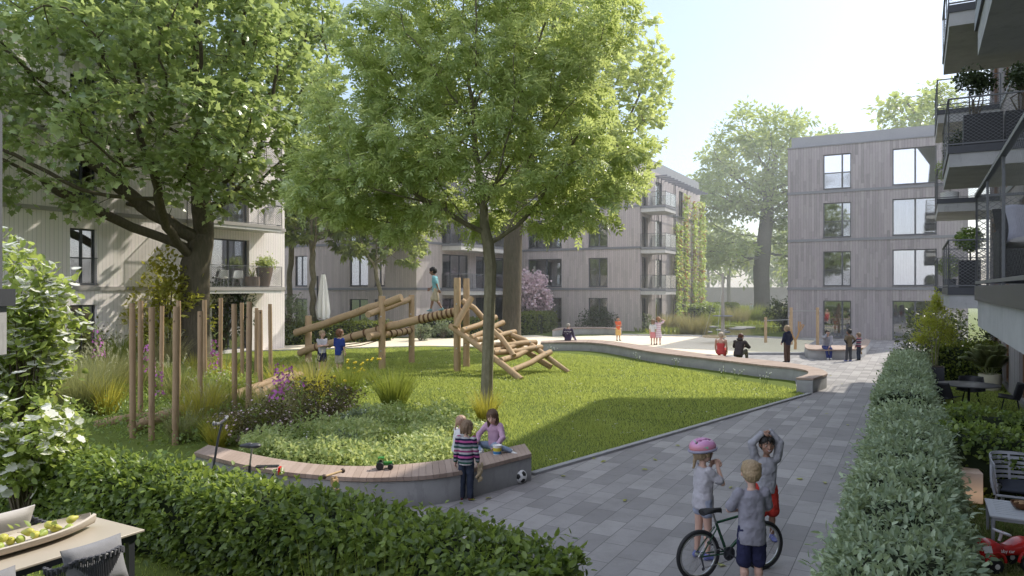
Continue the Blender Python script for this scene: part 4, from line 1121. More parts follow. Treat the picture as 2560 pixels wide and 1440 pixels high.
# ground cover in the bed (uncountable)
def inside(p, poly):
    x, y = p[:,0], p[:,1]; r = np.zeros(len(p), bool); n = len(poly)
    for i in range(n):
        x1, y1 = poly[i][0], poly[i][1]; x2, y2 = poly[(i+1) % n][0], poly[(i+1) % n][1]
        c = ((y1 > y) != (y2 > y)) & (x < (x2-x1)*(y-y1)/(y2-y1+1e-12)+x1); r ^= c
    return r
def scatter(poly, n, rng):
    xs = [p[0] for p in poly]; ys = [p[1] for p in poly]; out = []
    while sum(map(len, out)) < n:
        q = np.stack([rng.uniform(min(xs), max(xs), n), rng.uniform(min(ys), max(ys), n)], 1); out.append(q[inside(q, poly)])
    return np.concatenate(out)[:n]
rng = np.random.default_rng(77)
bed = [G(600, 1160), G(700, 1180), G(850, 1196), G(1000, 1200), G(1130, 1190), G(1230, 1165), G(1270, 1140), G(1200, 1085), G(1120, 1050), G(1000, 1050), G(880, 1060), G(720, 1105), G(600, 1130)]
q = scatter(bed, 21000, rng); hgt = .26+.2*vnoise(np.c_[q, q[:,0]*0], 1.3, 3)+.10
z = hgt*rng.uniform(.35, 1.15, len(q)); p3 = np.c_[q, np.maximum(z, .04)]
o_ = leaves('ground_cover', LEAF, p3, unit(rng.normal(size=p3.shape)*.8+np.array([0,0,.25])), unit(rng.normal(size=p3.shape)*.5+np.array([0,0,1])), .095*rng.uniform(.5, 1.2, len(q)), LF_VAR)
tag(o_, 'variegated pale green ground cover inside the curved front bench', 'ground cover', kind='stuff')
bed2 = [G(120, 1090), G(300, 1120), G(480, 1130), G(640, 1120), G(760, 1060), G(900, 1020), G(960, 985), G(840, 960), G(720, 955), G(560, 935), G(330, 915), G(60, 915), G(0, 960), G(0, 1050)]
q = scatter(bed2, 22000, rng); z = rng.uniform(.03, .45, len(q))*(1+.6*vnoise(np.c_[q, q[:,0]*0], .8, 6)); p3 = np.c_[q, np.maximum(z, .03)]
o_ = leaves('bed_plants', LEAF, p3, unit(rng.normal(size=p3.shape)*.8+np.array([0,0,.4])), unit(rng.normal(size=p3.shape)*.5+np.array([0,0,1])), .085*rng.uniform(.5, 1.2, len(q)), LF_HEDGE)
tag(o_, 'mixed low green planting under the palisade and the grasses', 'ground cover', kind='stuff')
# lawn blades
LAWN = leafmat('lawn_blade', (.14, .20, .045), (.42, .48, .165), .5, .5, .25)
lawn = [G(1330, 1186), G(2015, 988), G(1990, 975), G(1840, 950), G(1640, 912), G(1480, 890), G(1350, 880), G(1200, 871), G(1060, 868), G(900, 872), G(820, 875), G(700, 879), G(600, 882), G(700, 950), G(860, 990), G(1000, 1050), G(1150, 1070), G(1260, 1130)]
def grass(label, poly, n, h, w_, seed, mat=None, pw=.0):
    rng = np.random.default_rng(seed); q = scatter(poly, n, rng)
    if pw:       # keep denser where it is near
        dist = np.hypot(q[:,0], q[:,1]); q = q[rng.uniform(size=len(q)) < np.clip((dist.min()/dist)**pw, 0, 1)]
    q = q[rng.uniform(size=len(q)) < .72+.5*vnoise(np.c_[q, q[:,0]*0], .55, seed+2)]
    n = len(q); hh = h*rng.uniform(.5, 1.3, n)*(1+.35*vnoise(np.c_[q, q[:,0]*0], .9, seed)); dist = np.hypot(q[:,0], q[:,1])
    b = np.c_[q, np.zeros(n)]
    o_ = blades('grass', b, np.stack([rng.normal(size=n)*.5, rng.normal(size=n)*.5, np.ones(n)], 1), hh, w_*(.6+dist/18), .3, mat or LAWN, None, 2)
    return tag(o_, label, 'grass', kind='stuff')
grass('short mown grass of the big lawn in sun and shade', lawn, 360000, .08, .0085, 3, pw=.55)
grass('dim grass of the right hand garden around the sofa and the toy car', [W(.2, 3), W(2.4, 3), W(2.4, 13), W(.2, 13)], 26000, .07, .010, 4, GR_D)  # darker grass material puts the building's shade into the colour
grass('sunlit grass strip around the round black table', [W(.3, 16), W(2.4, 16), W(2.4, 28.4), W(.3, 28.4)], 16000, .08, .012, 5)
grass('grass under the pear table in the near left garden', [W(-12, 1), W(-3, 1), W(-3, 5.3), W(-12, 5.3)], 22000, .07, .010, 6)
grass('rough meadow grass between the pond and the oak', [G(1640, 835), G(1560, 826), G(1640, 812), G(1700, 785), G(1960, 778), G(1975, 815), G(1800, 812)], 20000, .35, .03, 8, GR_G)
grass('far sunlit meadow around the giant oak', [G(1700, 786), G(1690, 770), G(2000, 770), G(1975, 786)], 14000, .5, .05, 9, GR_G)
# little weeds at the foot of the long bench
rng = np.random.default_rng(5)
for k, (px, py) in enumerate(((1382, 883), (1600, 905), (1690, 920), (1812, 945), (1838, 950), (1910, 962))):
    root = thing('weed', 'tiny white flowered weed growing at the foot of the long curved bench', 'weed', G(px, py), 0, 'weeds along the long bench'); s = MB(); f = MB()
    for q in range(9):
        x, y, z = rng.normal()*.14, rng.normal()*.1, rng.uniform(.18, .42); s.tube([(x*.3, y*.3, 0), (x, y, z)], .005, 4); f.ball((x, y, z), .02, n=6, m=4)
    s.build('stems', bpy.data.materials['stalk'], root, fix=False); f.build('blossoms', PETALW, root, fix=False)
# wall of the park behind the far hedge
mb = MB(); a, b = P(1600, 740, 128), P(2080, 740, 128)
mb.bar((a.x, a.y, 1.7), (b.x, b.y, 1.7), .4, 3.4); tag(mb.build('park_wall', concrete('wall_render', (.36, .33, .30), .1), smooth=False), 'low beige wall at the end of the park behind the oak', 'wall')

# more loose grasses between the posts and tiny daisies in the lawn
rng = np.random.default_rng(123)
qq = scatter([G(140, 1085), G(330, 1105), G(480, 1110), G(620, 1100), G(760, 1050), G(880, 1010), G(900, 985), G(800, 968), G(640, 960), G(560, 940), G(330, 925), G(80, 930), G(30, 1000)], 34, rng)
first = []
for k, (x, y) in enumerate(qq):
    if k < 5:
        first.append(tuft('loose ornamental grass clump in the dense bed around the palisade', Vector((x, y, 0)), .7, .75+.1*(k % 3), 420, (GR_G, GR_D, GR_Y, GR_G, GR_B)[k], .013, .55, 300+k, (PLUME, 10, .25) if k in (1, 4) else None, .6, 'ornamental_grass', 'loose grasses in the palisade bed'))
    else:
        c = copy_tree(first[k % 5]); c.location = (x, y, 0); c.rotation_euler = (0, 0, rng.uniform(0, 6)); c.scale = [rng.uniform(.7, 1.25)]*3
q = scatter(lawn, 1500, rng); q = q[vnoise(np.c_[q, q[:,0]*0], .7, 5) > .05]; n = len(q); p3 = np.c_[q, np.full(n, .075)]
a = rng.uniform(0, 6.28, n)
o_ = leaves('daisies', BLOS, p3, np.stack([np.cos(a), np.sin(a), np.full(n, .1)], 1), np.tile([0,0,1.0], (n,1)), .04*rng.uniform(.7, 1.3, n), PETALW)
tag(o_, 'tiny white clover and daisy heads scattered over the lawn', 'flowers', kind='stuff')

for k, (v, u, hh) in enumerate(((-3.9, 4.75, .95), (-3.2, 4.6, .85), (-4.7, 4.9, .8))):
    tuft(['tall grass blades rising in front of the near hedge, middle clump', 'tall grass blades in front of the near hedge, right clump', 'tall grass blades in front of the near hedge, left clump'][k], W(v, u), .5, hh, 90, GR_G, .012, .22, 400+k, None, .3)

for k, (px, py, m_, r_) in enumerate(((900, 1085, LF_SIL, .42), (1010, 1072, LF_DOG, .5), (1105, 1090, LF_HEDGE, .42), (1000, 1130, LF_DOG, .36), (860, 1135, LF_SIL, .34), (1160, 1122, LF_YEL, .34), (760, 1128, LF_HEDGE, .4), (1130, 1062, LF_DOG, .45))):
    shrub('perennial', ['silvery low perennial mound, leftmost of the rear row in the bench bed', 'light green perennial mound in the middle of the bench bed', 'fresh green mound behind the small child in white', 'pale green mound close to the toy tractor', 'silvery mound left of the toy tractor', 'golden green low mound beside the seated children', 'mid green mound behind the bench saddle post', 'light green mound at the lawn edge of the bench bed'][k], G(px, py), (r_, r_*.9, r_*.5), m_, LEAF, .075, 900, 4, 60+k, 'perennial', (PETALW, .016, 60) if k % 3 == 0 else None, lift=.05)
# ---------------------------------------------------------------- benches, playground, street furniture
def smooth_path(pts, n=6):
    """Catmull-Rom through plan points"""
    p = [np.array((q[0], q[1])) for q in pts]; p = [2*p[0]-p[1]]+p+[2*p[-1]-p[-2]]; out = []
    for i in range(1, len(p)-2):
        for k in range(n):
            t = k/n; out.append(.5*((2*p[i])+(-p[i-1]+p[i+1])*t+(2*p[i-1]-5*p[i]+4*p[i+1]-p[i+2])*t*t+(-p[i-1]+3*p[i]-3*p[i+1]+p[i+2])*t**3))
    out.append(p[-2]); return out
def seat_wall(label, A, B, h=.45, deckh=.06, seed=0):
    """curved concrete seat wall between outlines A and B with a board deck; boards run across"""
    A = smooth_path(A, 10); B = smooth_path(B, 10); n = min(len(A), len(B))
    def rs(L, n):
        L = np.array(L); d = np.r_[0, np.cumsum(np.linalg.norm(np.diff(L, axis=0), axis=1))]; t = np.linspace(0, d[-1], n)
        return np.stack([np.interp(t, d, L[:,0]), np.interp(t, d, L[:,1])], 1)
    n = max(24, n); A, B = rs(A, n), rs(B, n); o = (A[0]+B[0])/2
    root = thing('curved_bench', label, 'bench', (o[0], o[1], 0)); A -= o; B -= o
    def strip(mb, A, B, z0, z1):
        vs = []
        for a, b in zip(A, B): vs += [(*a, z0), (*a, z1), (*b, z1), (*b, z0)]
        fs = []
        for i in range(len(A)-1):
            for k in range(4): fs.append((4*i+k, 4*i+(k+1) % 4, 4*i+4+(k+1) % 4, 4*i+4+k))
        fs += [(0,1,2,3), tuple(4*(len(A)-1)+k for k in (3,2,1,0))]
        mb.add(vs, fs)
    ins = .035; A2 = A+(B-A)*ins; B2 = B-(B-A)*ins
    mb = MB(); strip(mb, A2, B2, 0, h-deckh-.012); mb.build('base', CONC, root)
    mb = MB(); L = np.linalg.norm(np.diff((A+B)/2, axis=0), axis=1).sum(); nb = int(L/.105)
    A3, B3 = rs(A, nb+1), rs(B, nb+1)
    for i in range(nb):
        f = .02; a0, a1 = A3[i]+(A3[i+1]-A3[i])*f, A3[i+1]-(A3[i+1]-A3[i])*f; b0, b1 = B3[i]+(B3[i+1]-B3[i])*f, B3[i+1]-(B3[i+1]-B3[i])*f
        mb.add([(*a0,h-deckh),(*a1,h-deckh),(*b1,h-deckh),(*b0,h-deckh),(*a0,h),(*a1,h),(*b1,h),(*b0,h)], [(3,2,1,0),(4,5,6,7),(0,1,5,4),(1,2,6,5),(2,3,7,6),(3,0,4,7)])
    mb.build('seat', DECKB, root, smooth=False)
    return root
def deckmat():
    m, nt, N, L = nodes('deck_boards'); g = N('ShaderNodeNewGeometry')
    n = noise(nt, 10, 4, worldco(nt)); r = math_(nt, 'ADD', math_(nt, 'MULTIPLY', g.outputs['Random Per Island'], .7), math_(nt, 'MULTIPLY', n.outputs[0], .4))
    c = mixc(nt, (.30, .225, .185), (.42, .325, .275), r)
    return finish(m, nt, c, .7, n.outputs[0], .2, .004, 0, .3)
DECKB = deckmat()
h = .45
seat_wall('curved timber topped concrete bench in the foreground carrying toys and sitting children', [G(485,1131,h), G(650,1170,h), G(800,1188,h), G(950,1194,h), G(1130,1181,h), G(1329,1134,h)],
          [G(520,1112,h), G(700,1148,h), G(850,1164,h), G(1000,1161,h), G(1150,1143,h), G(1312,1109,h)])
def Z5(x, y): return G(1360+x/2.909, 720+y/2.909, h)
seat_wall('long serpentine timber topped bench wall between the lawn and the sand', [Z5(-25,396), Z5(180,392), Z5(360,397), Z5(540,420), Z5(800,465), Z5(1200,512), Z5(1600,560), Z5(1800,578), Z5(1905,598), Z5(1922,618), Z5(1895,633), Z5(1832,652)],
          [Z5(-20,384), Z5(180,377), Z5(350,376), Z5(540,392), Z5(800,428), Z5(1200,482), Z5(1600,522), Z5(1850,553), Z5(1990,582), Z5(2050,606), Z5(2055,626), Z5(1958,657)])
seat_wall('pale short curved bench at the back edge of the sand below the rear facade', [Z5(60,306), Z5(150,296), Z5(300,291), Z5(440,292), Z5(566,298)], [Z5(90,292), Z5(170,286), Z5(300,283), Z5(440,284), Z5(566,289)])
seat_wall('angular bench end beside the sandpit where the woman in jeans sits', [G(2012,868,h), G(2030,873,h), G(2100,874,h), G(2150,871,h), G(2168,862,h), G(2176,850,h)], [G(2012,858,h), G(2030,862,h), G(2090,863,h), G(2134,861,h), G(2150,855,h), G(2164,846,h)])
seat_wall('pale bench block row under the giant oak', [G(1838,776,h), G(1870,777,h), G(1920,777.5,h), G(1966,776,h)], [G(1838,774,h), G(1870,775,h), G(1920,775.5,h), G(1966,774,h)])

ROB = timber('robinia_timber', (.30, .20, .115), (.46, .33, .21), (1, 1, .25), 16)
ROBL = timber('fresh_timber', (.42, .285, .16), (.60, .435, .27), (.6, .6, .6), 12)
# palisade of standing posts
posts = [(332,771,1096,.125,'front post at the left corner of the palisade'), (331,758,1060,.12,'rear twin of the left corner post'), (351,752,1050,.12,'second tall post from the left, set back'), (379,768,1100,.125,'front post third from the left'), (403,765,992,.12,'slim far post left of the trunk'),
         (438,766,1112,.13,'nearest post of the palisade, reaching lowest'), (445,752,1020,.12,'post half hidden right behind the nearest one'), (500,778,1048,.125,'shortest looking post in front of the maple trunk'), (513,750,990,.12,'far post at the right edge of the maple trunk'), (550,745,985,.12,'tallest far post just right of the trunk'),
         (587,760,1048,.125,'front post standing over the crossing logs'), (606,757,968,.12,'far post close behind the crossing logs'), (621,754,1065,.13,'thick near post right of the crossing logs'), (640,770,965,.12,'far post second from the right end'), (652,775,1008,.125,'short post third from the right end'), (677,760,967,.125,'rightmost post of the palisade')]
for (px, pt, pb, r, lb) in posts:
    g = G(px, pb); top = EYE-(pt-CY)*g.y/FOC; mb = MB(); o = thing('timber_post', lb, 'post', g, random.uniform(0, 6), 'standing timber posts of the palisade')
    lx, ly = random.uniform(-.03, .03), random.uniform(-.03, .03)
    n = 7; mb.tube([(lx*t/n, ly*t/n, -.05+(top+.05)*t/n) for t in range(n+1)], [r/2*(1+.05*math.sin(t*1.7+px)) for t in range(n+1)], 14)
    mb.build('post', ROB, o)
for (a, b, r, lb) in ((P(329,1070,15.6), P(735,938,21.6), .125, 'long log rising through the palisade from lower left'), (P(238,1064,16.6), P(560,1010,18.9), .12, 'log sticking out left of the palisade'), (P(540,1020,18.0), P(752,940,20.8), .115, 'log end pointing right out of the palisade'), (P(470,1046,17.6), P(668,990,19.2), .11, 'dark log crossing under the long one'), (P(505,1050,16.6), P(602,1040,17.0), .10, 'short low log between the right posts')):
    o = thing('timber_log', lb, 'log', a, 0); mb = MB(); d = b-a; n = 8
    mb.tube([d*(t/n)+Vector((0,0,.03*math.sin(t*1.1))) for t in range(n+1)], [r*(1+.05*math.sin(t*2+r*90)) for t in range(n+1)], 16); mb.build('log', ROB, o)
# log climber
CL = thing('log_climber', 'wooden climbing frame of sloping logs with a plank net on the lawn', 'climbing frame', G(955, 922))
c0 = Vector(CL.location)
def lp(px, py, Y): return P(px, py, Y)-c0
def log(name, pts, r, mat=ROBL, n=14, taper=None):
    mb = MB(); mb.tube(pts, r if taper is None else taper, n); return mb.build(name, mat, CL)
for (px, t, b, r) in ((771,789,906,.14), (955,740,922,.135), (1029,737,908,.125), (1143,694,929,.135), (1166,696,917,.135)):
    g = G(px, b)-c0; Y = G(px, b).y; top = EYE-(t-CY)*Y/FOC
    o = log('post', [(g.x, g.y, -.05), (g.x, g.y, top*.5), (g.x, g.y, top-.03), (g.x, g.y, top)], r, taper=[r*1.02, r, r*.98, r*.9])
    mb = MB()
    for z in (.25, .72): mb.cyl((g.x-.02, g.y-r-.01, top*z), (g.x-.02, g.y-r+.03, top*z), .03, n=8)
    mb.build('bolt', STEEL, o)
def wobble(a, b, n=7, amp=.03, sd=1):
    r = random.Random(sd); a = Vector(a); b = Vector(b)
    return [a+(b-a)*(k/n)+Vector((r.uniform(-1,1), r.uniform(-1,1), r.uniform(-1,1)))*amp for k in range(n+1)]
def rope_rings(parent, a, b, t0, t1, n, r):
    mb = MB(); a = Vector(a); b = Vector(b); d = (b-a).normalized(); x = d.orthogonal().normalized(); y = d.cross(x)
    for k in range(n):
        c = a+(b-a)*(t0+(t1-t0)*k/max(1, n-1))
        for q in (0, .035): mb.tube([c+d*q+(x*math.cos(t)+y*math.sin(t))*(r+.012) for t in [2*math.pi*j/16 for j in range(16)]], .016, 5, closed=True)
    mb.build('rope', ROPE, parent)
o = log('beam', wobble(lp(740,833,30.7), lp(1003,743,28.4)), .15)
a, b = lp(747,881,31.0), lp(985,812,28.9); o = log('beam', wobble(a, b, sd=2), .15); rope_rings(o, a, b, .2, .97, 7, .15)
a, b = lp(972,815,28.9), lp(1152,777,27.75); o = log('beam', wobble(a, b, sd=3), .16); rope_rings(o, a, b, .45, .95, 9, .16)
o = log('beam', wobble(lp(921,786,28.0), lp(1026,747,30.9), sd=4), .125)
a, b = lp(921,843,28.0), lp(1028,826,30.9); o = log('beam', wobble(a, b, sd=5), .14); rope_rings(o, a, b, .45, .95, 5, .14)
mb = MB(); mb.tube([lp(860,863,29.8), lp(900,857,29.7), lp(940,850,29.5)], .02, 6); mb.tube([lp(860,868,29.8), lp(900,864,29.7), lp(940,853,29.5)], .02, 6); mb.build('rope', ROPE, CL)
lg = lambda *p: [lp(*q) for q in p]
log('rail', lg((1126,815,27.7), (1165,842,27.2), (1215,880,26.6), (1262,916,25.9), (1304,950,25.2)), .115)
log('rail', lg((1155,752,29.0), (1185,770,28.9), (1207,795,28.8), (1240,826,28.6), (1300,868,28.2), (1345,898,27.9), (1378,918,27.7)), .115)
log('rail', lg((1274,836,28.2), (1310,850,28.1), (1352,880,27.8), (1392,910,27.5), (1422,930,27.3)), .10, taper=[.105, .11, .105, .10, .07])
log('rail', lg((1232,826,27.5), (1254,846,27.2), (1270,868,26.9), (1285,890,26.6)), .10)
log('brace', lg((1138,818,27.3), (1158,780,27.6), (1179,744,27.9)), .115)
R_ = [((1156,826,27.2),(1240,793,28.7)), ((1178,844,27.0),(1258,806,28.5)), ((1190,850,26.9),(1288,830,28.4)), ((1206,863,26.7),(1340,856,28.2)), ((1228,878,26.5),(1308,858,28.0)), ((1234,882,26.4),(1354,868,28.0)), ((1252,901,26.1),(1330,872,27.8)), ((1274,929,25.7),(1376,880,27.8))]
for k, (a, b) in enumerate(R_):
    A_, B_ = lp(*a), lp(*b); m_ = (A_+B_)/2-Vector((0,0,.05)); o = log('rung', [A_, A_*.7+B_*.3-Vector((0,0,.03)), m_, A_*.25+B_*.75, B_], .108)
    mb = MB(); q = A_*.88+B_*.12; mb.cyl(q+Vector((0,-.11,.04)), q+Vector((0,-.13,.05)), .028, n=8); q = A_*.12+B_*.88; mb.cyl(q+Vector((0,-.11,.04)), q+Vector((0,-.13,.05)), .028, n=8); mb.build('bolt', STEEL, o)

# closed parasol and its pole
B = Vector(((808-CX)/FOC*42.6, 42.6, 0)); o = thing('parasol', 'closed white parasol standing between the trees behind the climber', 'parasol', B)
Yp = B.y; zt = EYE-(686-CY)*Yp/FOC; zb = EYE-(796-CY)*Yp/FOC
mb = MB(); mb.cyl((0,0,0), (0,0,zt+.05), .04); mb.lathe([(.35,0),(.35,.08),(.06,.1),(.06,.3)], 14); mb.build('pole', DARKM, o)
mb = MB(); vs = []; fs = []; n = 48; m = 16
for i in range(m+1):
    t = i/m; r0 = .10+.27*t**.8-(.08*max(0, t-.85)/.15)
    for k in range(n):
        a = 2*math.pi*k/n; r = r0*(1+.16*math.sin(8*a+.5*t)+.06*math.sin(16*a)); z = zt-(zt-zb)*t-.06*math.sin(a*4)*(t > .9)
        vs.append((r*math.cos(a), r*math.sin(a), z))
for i in range(m):
    for k in range(n): fs.append((i*n+k, i*n+(k+1) % n, (i+1)*n+(k+1) % n, (i+1)*n+k))
fs.append(tuple(range(n))); mb.add(vs, fs); mb.build('canopy', cloth('white_canvas', (.88, .88, .87)), o)
g = G(794, 838); o2 = thing('mast', 'thin dark mast standing left of the closed parasol', 'pole', g); mb = MB(); mb.cyl((0,0,0), (0,0,EYE-(690-CY)*g.y/FOC), .06); mb.build('pole', DARKM, o2)

# horizontal bars
def bars(label, pa, pb, top):
    a = G(*pa); b = G(*pb); o = thing('exercise_bar', label, 'horizontal bar', a); d = b-a
    for q in (Vector((0,0,0)), d):
        mb = MB(); mb.tube([q, q+Vector((0,0,top-.03)), q+Vector((0,0,top))], [.085, .085, .07], 12); mb.build('post', ROBL, o)
    mb = MB(); mb.cyl(Vector((0,0,top-.2))-d.normalized()*.15, d+Vector((0,0,top-.2))+d.normalized()*.15, .022, n=8); mb.build('bar', STEEL, o)
bars('lower wooden exercise bar with steel rail at the sandpit', (1914, 857), (1976, 853), 1.50)
bars('taller wooden exercise bar with steel rail behind the sitting woman', (1978, 862), (2044, 862), 2.10)
# basket swing pole with disc
g = G(1807, 858); o = thing('basket_swing', 'tall slim swing pole with a round disc and a hanging basket ring', 'swing', g); Y = g.y
zt = EYE-(722-CY)*Y/FOC; zd = EYE-(790-CY)*Y/FOC
mb = MB(); mb.tube([(0,0,0),(0,0,zt*.6),(0,0,zt+.9)], [.11,.10,.07], 12); mb.build('pole', timber('silver_timber', (.36,.33,.30), (.50,.47,.43)), o)
mb = MB(); mb.lathe([(.10,zd-.03),(.55,zd-.02),(.57,zd),(.55,zd+.03),(.10,zd+.04)], 28); mb.build('disc', GREYM, o)
cb = P(1786, 862, Y-.3)-g; cb.z = .42
mb = MB()
for k in range(3):
    a = k*2.09+.5; mb.tube([(.07*math.cos(a), .07*math.sin(a), zt+.85), cb+Vector((.62*math.cos(a), .62*math.sin(a), 0))], .011, 5)
mb.build('rope', STEEL, o)
mb = MB(); mb.tube([cb+Vector((.62*math.cos(t), .62*math.sin(t), 0)) for t in [2*math.pi*j/28 for j in range(28)]], .055, 8, closed=True)
for k in range(-4, 5):
    x = k*.13; L = math.sqrt(max(0, .6**2-x*x)); mb.tube([cb+Vector((x,-L,0)), cb+Vector((x,0,-.09)), cb+Vector((x,L,0))], .01, 4); mb.tube([cb+Vector((-L,x,0)), cb+Vector((0,x,-.09)), cb+Vector((L,x,0))], .01, 4)
mb.build('basket', cloth('basket_net', (.55, .45, .30)), o)
# forked branch toy standing in the sandpit
g = G(1988, 874); o = thing('forked_branch', 'forked wooden branch sculpture like a slingshot in the sandpit', 'play sculpture', g)
mb = MB(); mb.tube([(0,0,0),(.02,0,.35),(.0,0,.5)], [.075,.065,.06], 10); mb.tube([(0,0,.45),(-.14,0,.75),(-.22,0,1.05)], [.055,.045,.04], 8); mb.tube([(0,0,.45),(.14,0,.72),(.20,0,.95)], [.055,.05,.04], 8)
mb.tube([(.2,0,.9),(.16,0,1.15),(.17,0,1.45),(.27,0,1.42),(.26,0,1.2),(.22,0,1.0)], .035, 8); mb.tube([(.2,0,.92),(.34,0,1.08),(.46,0,1.28),(.36,0,1.3),(.28,0,1.15)], .032, 8)
mb.build('branch', timber('orange_timber', (.42,.24,.10), (.56,.35,.16)), o)
# fallen leaves on the paving
LFN = leafmat('fallen_leaf', (.16,.20,.03), (.40,.40,.07), .2)
for k, (px, py) in enumerate(((1640,1149),(1620,1176),(1994,1199),(2061,1206),(1811,1417),(1241,1226),(1186,1249),(1213,1248),(2066,1034),(1700,1116),(1480,1147),(2120,1062),(1508,1156),(1826,1222),(2150,1110),(1560,1255),(1405,1190),(1995,1020),(2105,960),(2080,940))):
    g = G(px, py, .008); a = random.uniform(0, 6); n = np.array([[random.uniform(-.3,.3), random.uniform(-.3,.3), 1.0]])
    o = leaves('fallen_leaf', OVAL if k % 2 else MAPLE, np.array([[0,0,.012]]), np.array([[math.cos(a), math.sin(a), .1]]), n, np.array([random.uniform(.07, .12)]), LFN)
    o.location = g; tag(o, 'small green fallen leaf lying on the grey paving', 'leaf', 'fallen leaves on the paving')
# ---------------------------------------------------------------- garden furniture, bicycles, toys
TAUPE = M('taupe_table_top', (.47, .415, .345), .38, .06, 3, spec=.5); CUSH = cloth('grey_cushion', (.40, .38, .37)); CUSHD = cloth('slate_cushion', (.27, .27, .29))
BLKF = M('black_furniture', (.022, .023, .027), .5, .2, 12); CERAM = M('stone_ware', (.55, .49, .42), .75, .12, 25, bs=.3)
def pillow(mb, c, sx, sy, sz, T=None, n=12):
    """soft rectangular cushion"""
    vs = []; fs = []
    for s in (1, -1):
        for i in range(n+1):
            for j in range(n+1):
                x, y = 2*i/n-1, 2*j/n-1
                k = (1-abs(x)**3.2)*(1-abs(y)**3.2); e = 1-.07*(1-abs(x*y))*0
                vs.append((c[0]+x*sx/2*(1-.06*(1-abs(y)**2)*abs(x)**6), c[1]+y*sy/2*(1-.06*(1-abs(x)**2)*abs(y)**6), c[2]+s*sz/2*(.12+.88*k**.55)))
    m = (n+1)**2
    for q in (0, m):
        for i in range(n):
            for j in range(n):
                f = [q+i*(n+1)+j, q+(i+1)*(n+1)+j, q+(i+1)*(n+1)+j+1, q+i*(n+1)+j+1]; fs.append(tuple(f if q == 0 else f[::-1]))
    for i in range(n):
        for a, b in ((i*(n+1), (i+1)*(n+1)), (i*(n+1)+n, (i+1)*(n+1)+n), (i, i+1), (n*(n+1)+i, n*(n+1)+i+1)): fs.append((a, b, b+m, a+m))
    mb.add(vs, fs, T)
# dining table with the pear dish
o = thing('garden_table', 'taupe topped garden table with pears on it at the bottom left', 'table', W(-7.18, 3.35), ROT)
mb = MB(); mb.box(-.44, .44, -1.2, 1.21, .725, .75); mb.build('table_top', TAUPE, o, bev=.006)
mb = MB(); mb.box(-.40, .40, -1.15, 1.15, .66, .7235); mb.build('apron', DARKM, o)
for x in (-.37, .37):
    for y in (-1.1, 1.1): mb = MB(); mb.box(x-.03, x+.03, y-.03, y+.03, 0, .6585); mb.build('leg', DARKM, o)
d_ = thing('fruit_dish', 'long boat shaped pale stone dish full of pears on the garden table', 'dish', W(-7.27, 3.62, .7505), ROT)
mb = MB(); vs = []; fs = []; n = 24; m = 9
for i in range(n+1):
    t = 2*i/n-1; w_ = .185*(1-abs(t)**2.6)+.05; z0 = .03*abs(t)**3
    for j in range(m+1):
        a = math.pi*(j/m); x = -w_*math.cos(a); z = .105-.10*math.sin(a)**.8+z0; vs.append((x, t*.74, z))
    for j in range(m+1):
        a = math.pi*(1-j/m); x = -(w_-.022)*math.cos(a); z = .112-.082*math.sin(a)**.8+z0; vs.append((x, t*.725, z))
K = 2*(m+1)
for i in range(n):
    for j in range(K): fs.append((i*K+j, i*K+(j+1) % K, (i+1)*K+(j+1) % K, (i+1)*K+j))
fs += [tuple(range(K)), tuple(n*K+j for j in reversed(range(K)))]
mb.add(vs, fs); mb.build('dish', CERAM, d_)
PEAR = M('pear_skin', (.52, .50, .10), .45, .28, 12); PEARG = M('green_pear_skin', (.36, .44, .10), .45, .25, 12); TWIG = M('twig', (.10, .06, .03), .9)
pear_first = None
for k in range(17):
    r_ = random.Random(k); y = -.55+1.08*(k/16); x = r_.uniform(-.07, .07); z = .075+.05*(k % 3 == 1)
    o = thing('pear', 'ripe green yellow pear in the long dish', 'pear', W(-7.27+x, 3.62+y, .7505+z), r_.uniform(0, 6), 'pears in the long dish')
    o.rotation_euler = (r_.uniform(.9, 2.0), r_.uniform(-.5, .5), r_.uniform(0, 6))
    mb = MB(); mb.lathe([(0.001,-.042),(.02,-.04),(.036,-.022),(.04,0),(.034,.022),(.023,.042),(.016,.058),(.009,.068),(.001,.07)], 14); mb.build('fruit', PEARG if k % 3 == 0 else PEAR, o)
    mb = MB(); mb.tube([(0,0,.068),(.004,0,.085),(.012,0,.098)], .0025, 5); mb.build('stalk', TWIG, o)
rng = np.random.default_rng(3); q = np.stack([rng.uniform(-.1,.1,16), rng.uniform(-.5,.4,16), rng.uniform(.12,.18,16)], 1)
lv = leaves('leaves', OVAL, q, rdir(16, .2, rng), unit(rng.normal(size=(16,3))*.4+np.array([0,0,1])), rng.uniform(.05,.10,16), leafmat('pear_leaf', (.14,.22,.05), (.34,.40,.14), .4), d_)
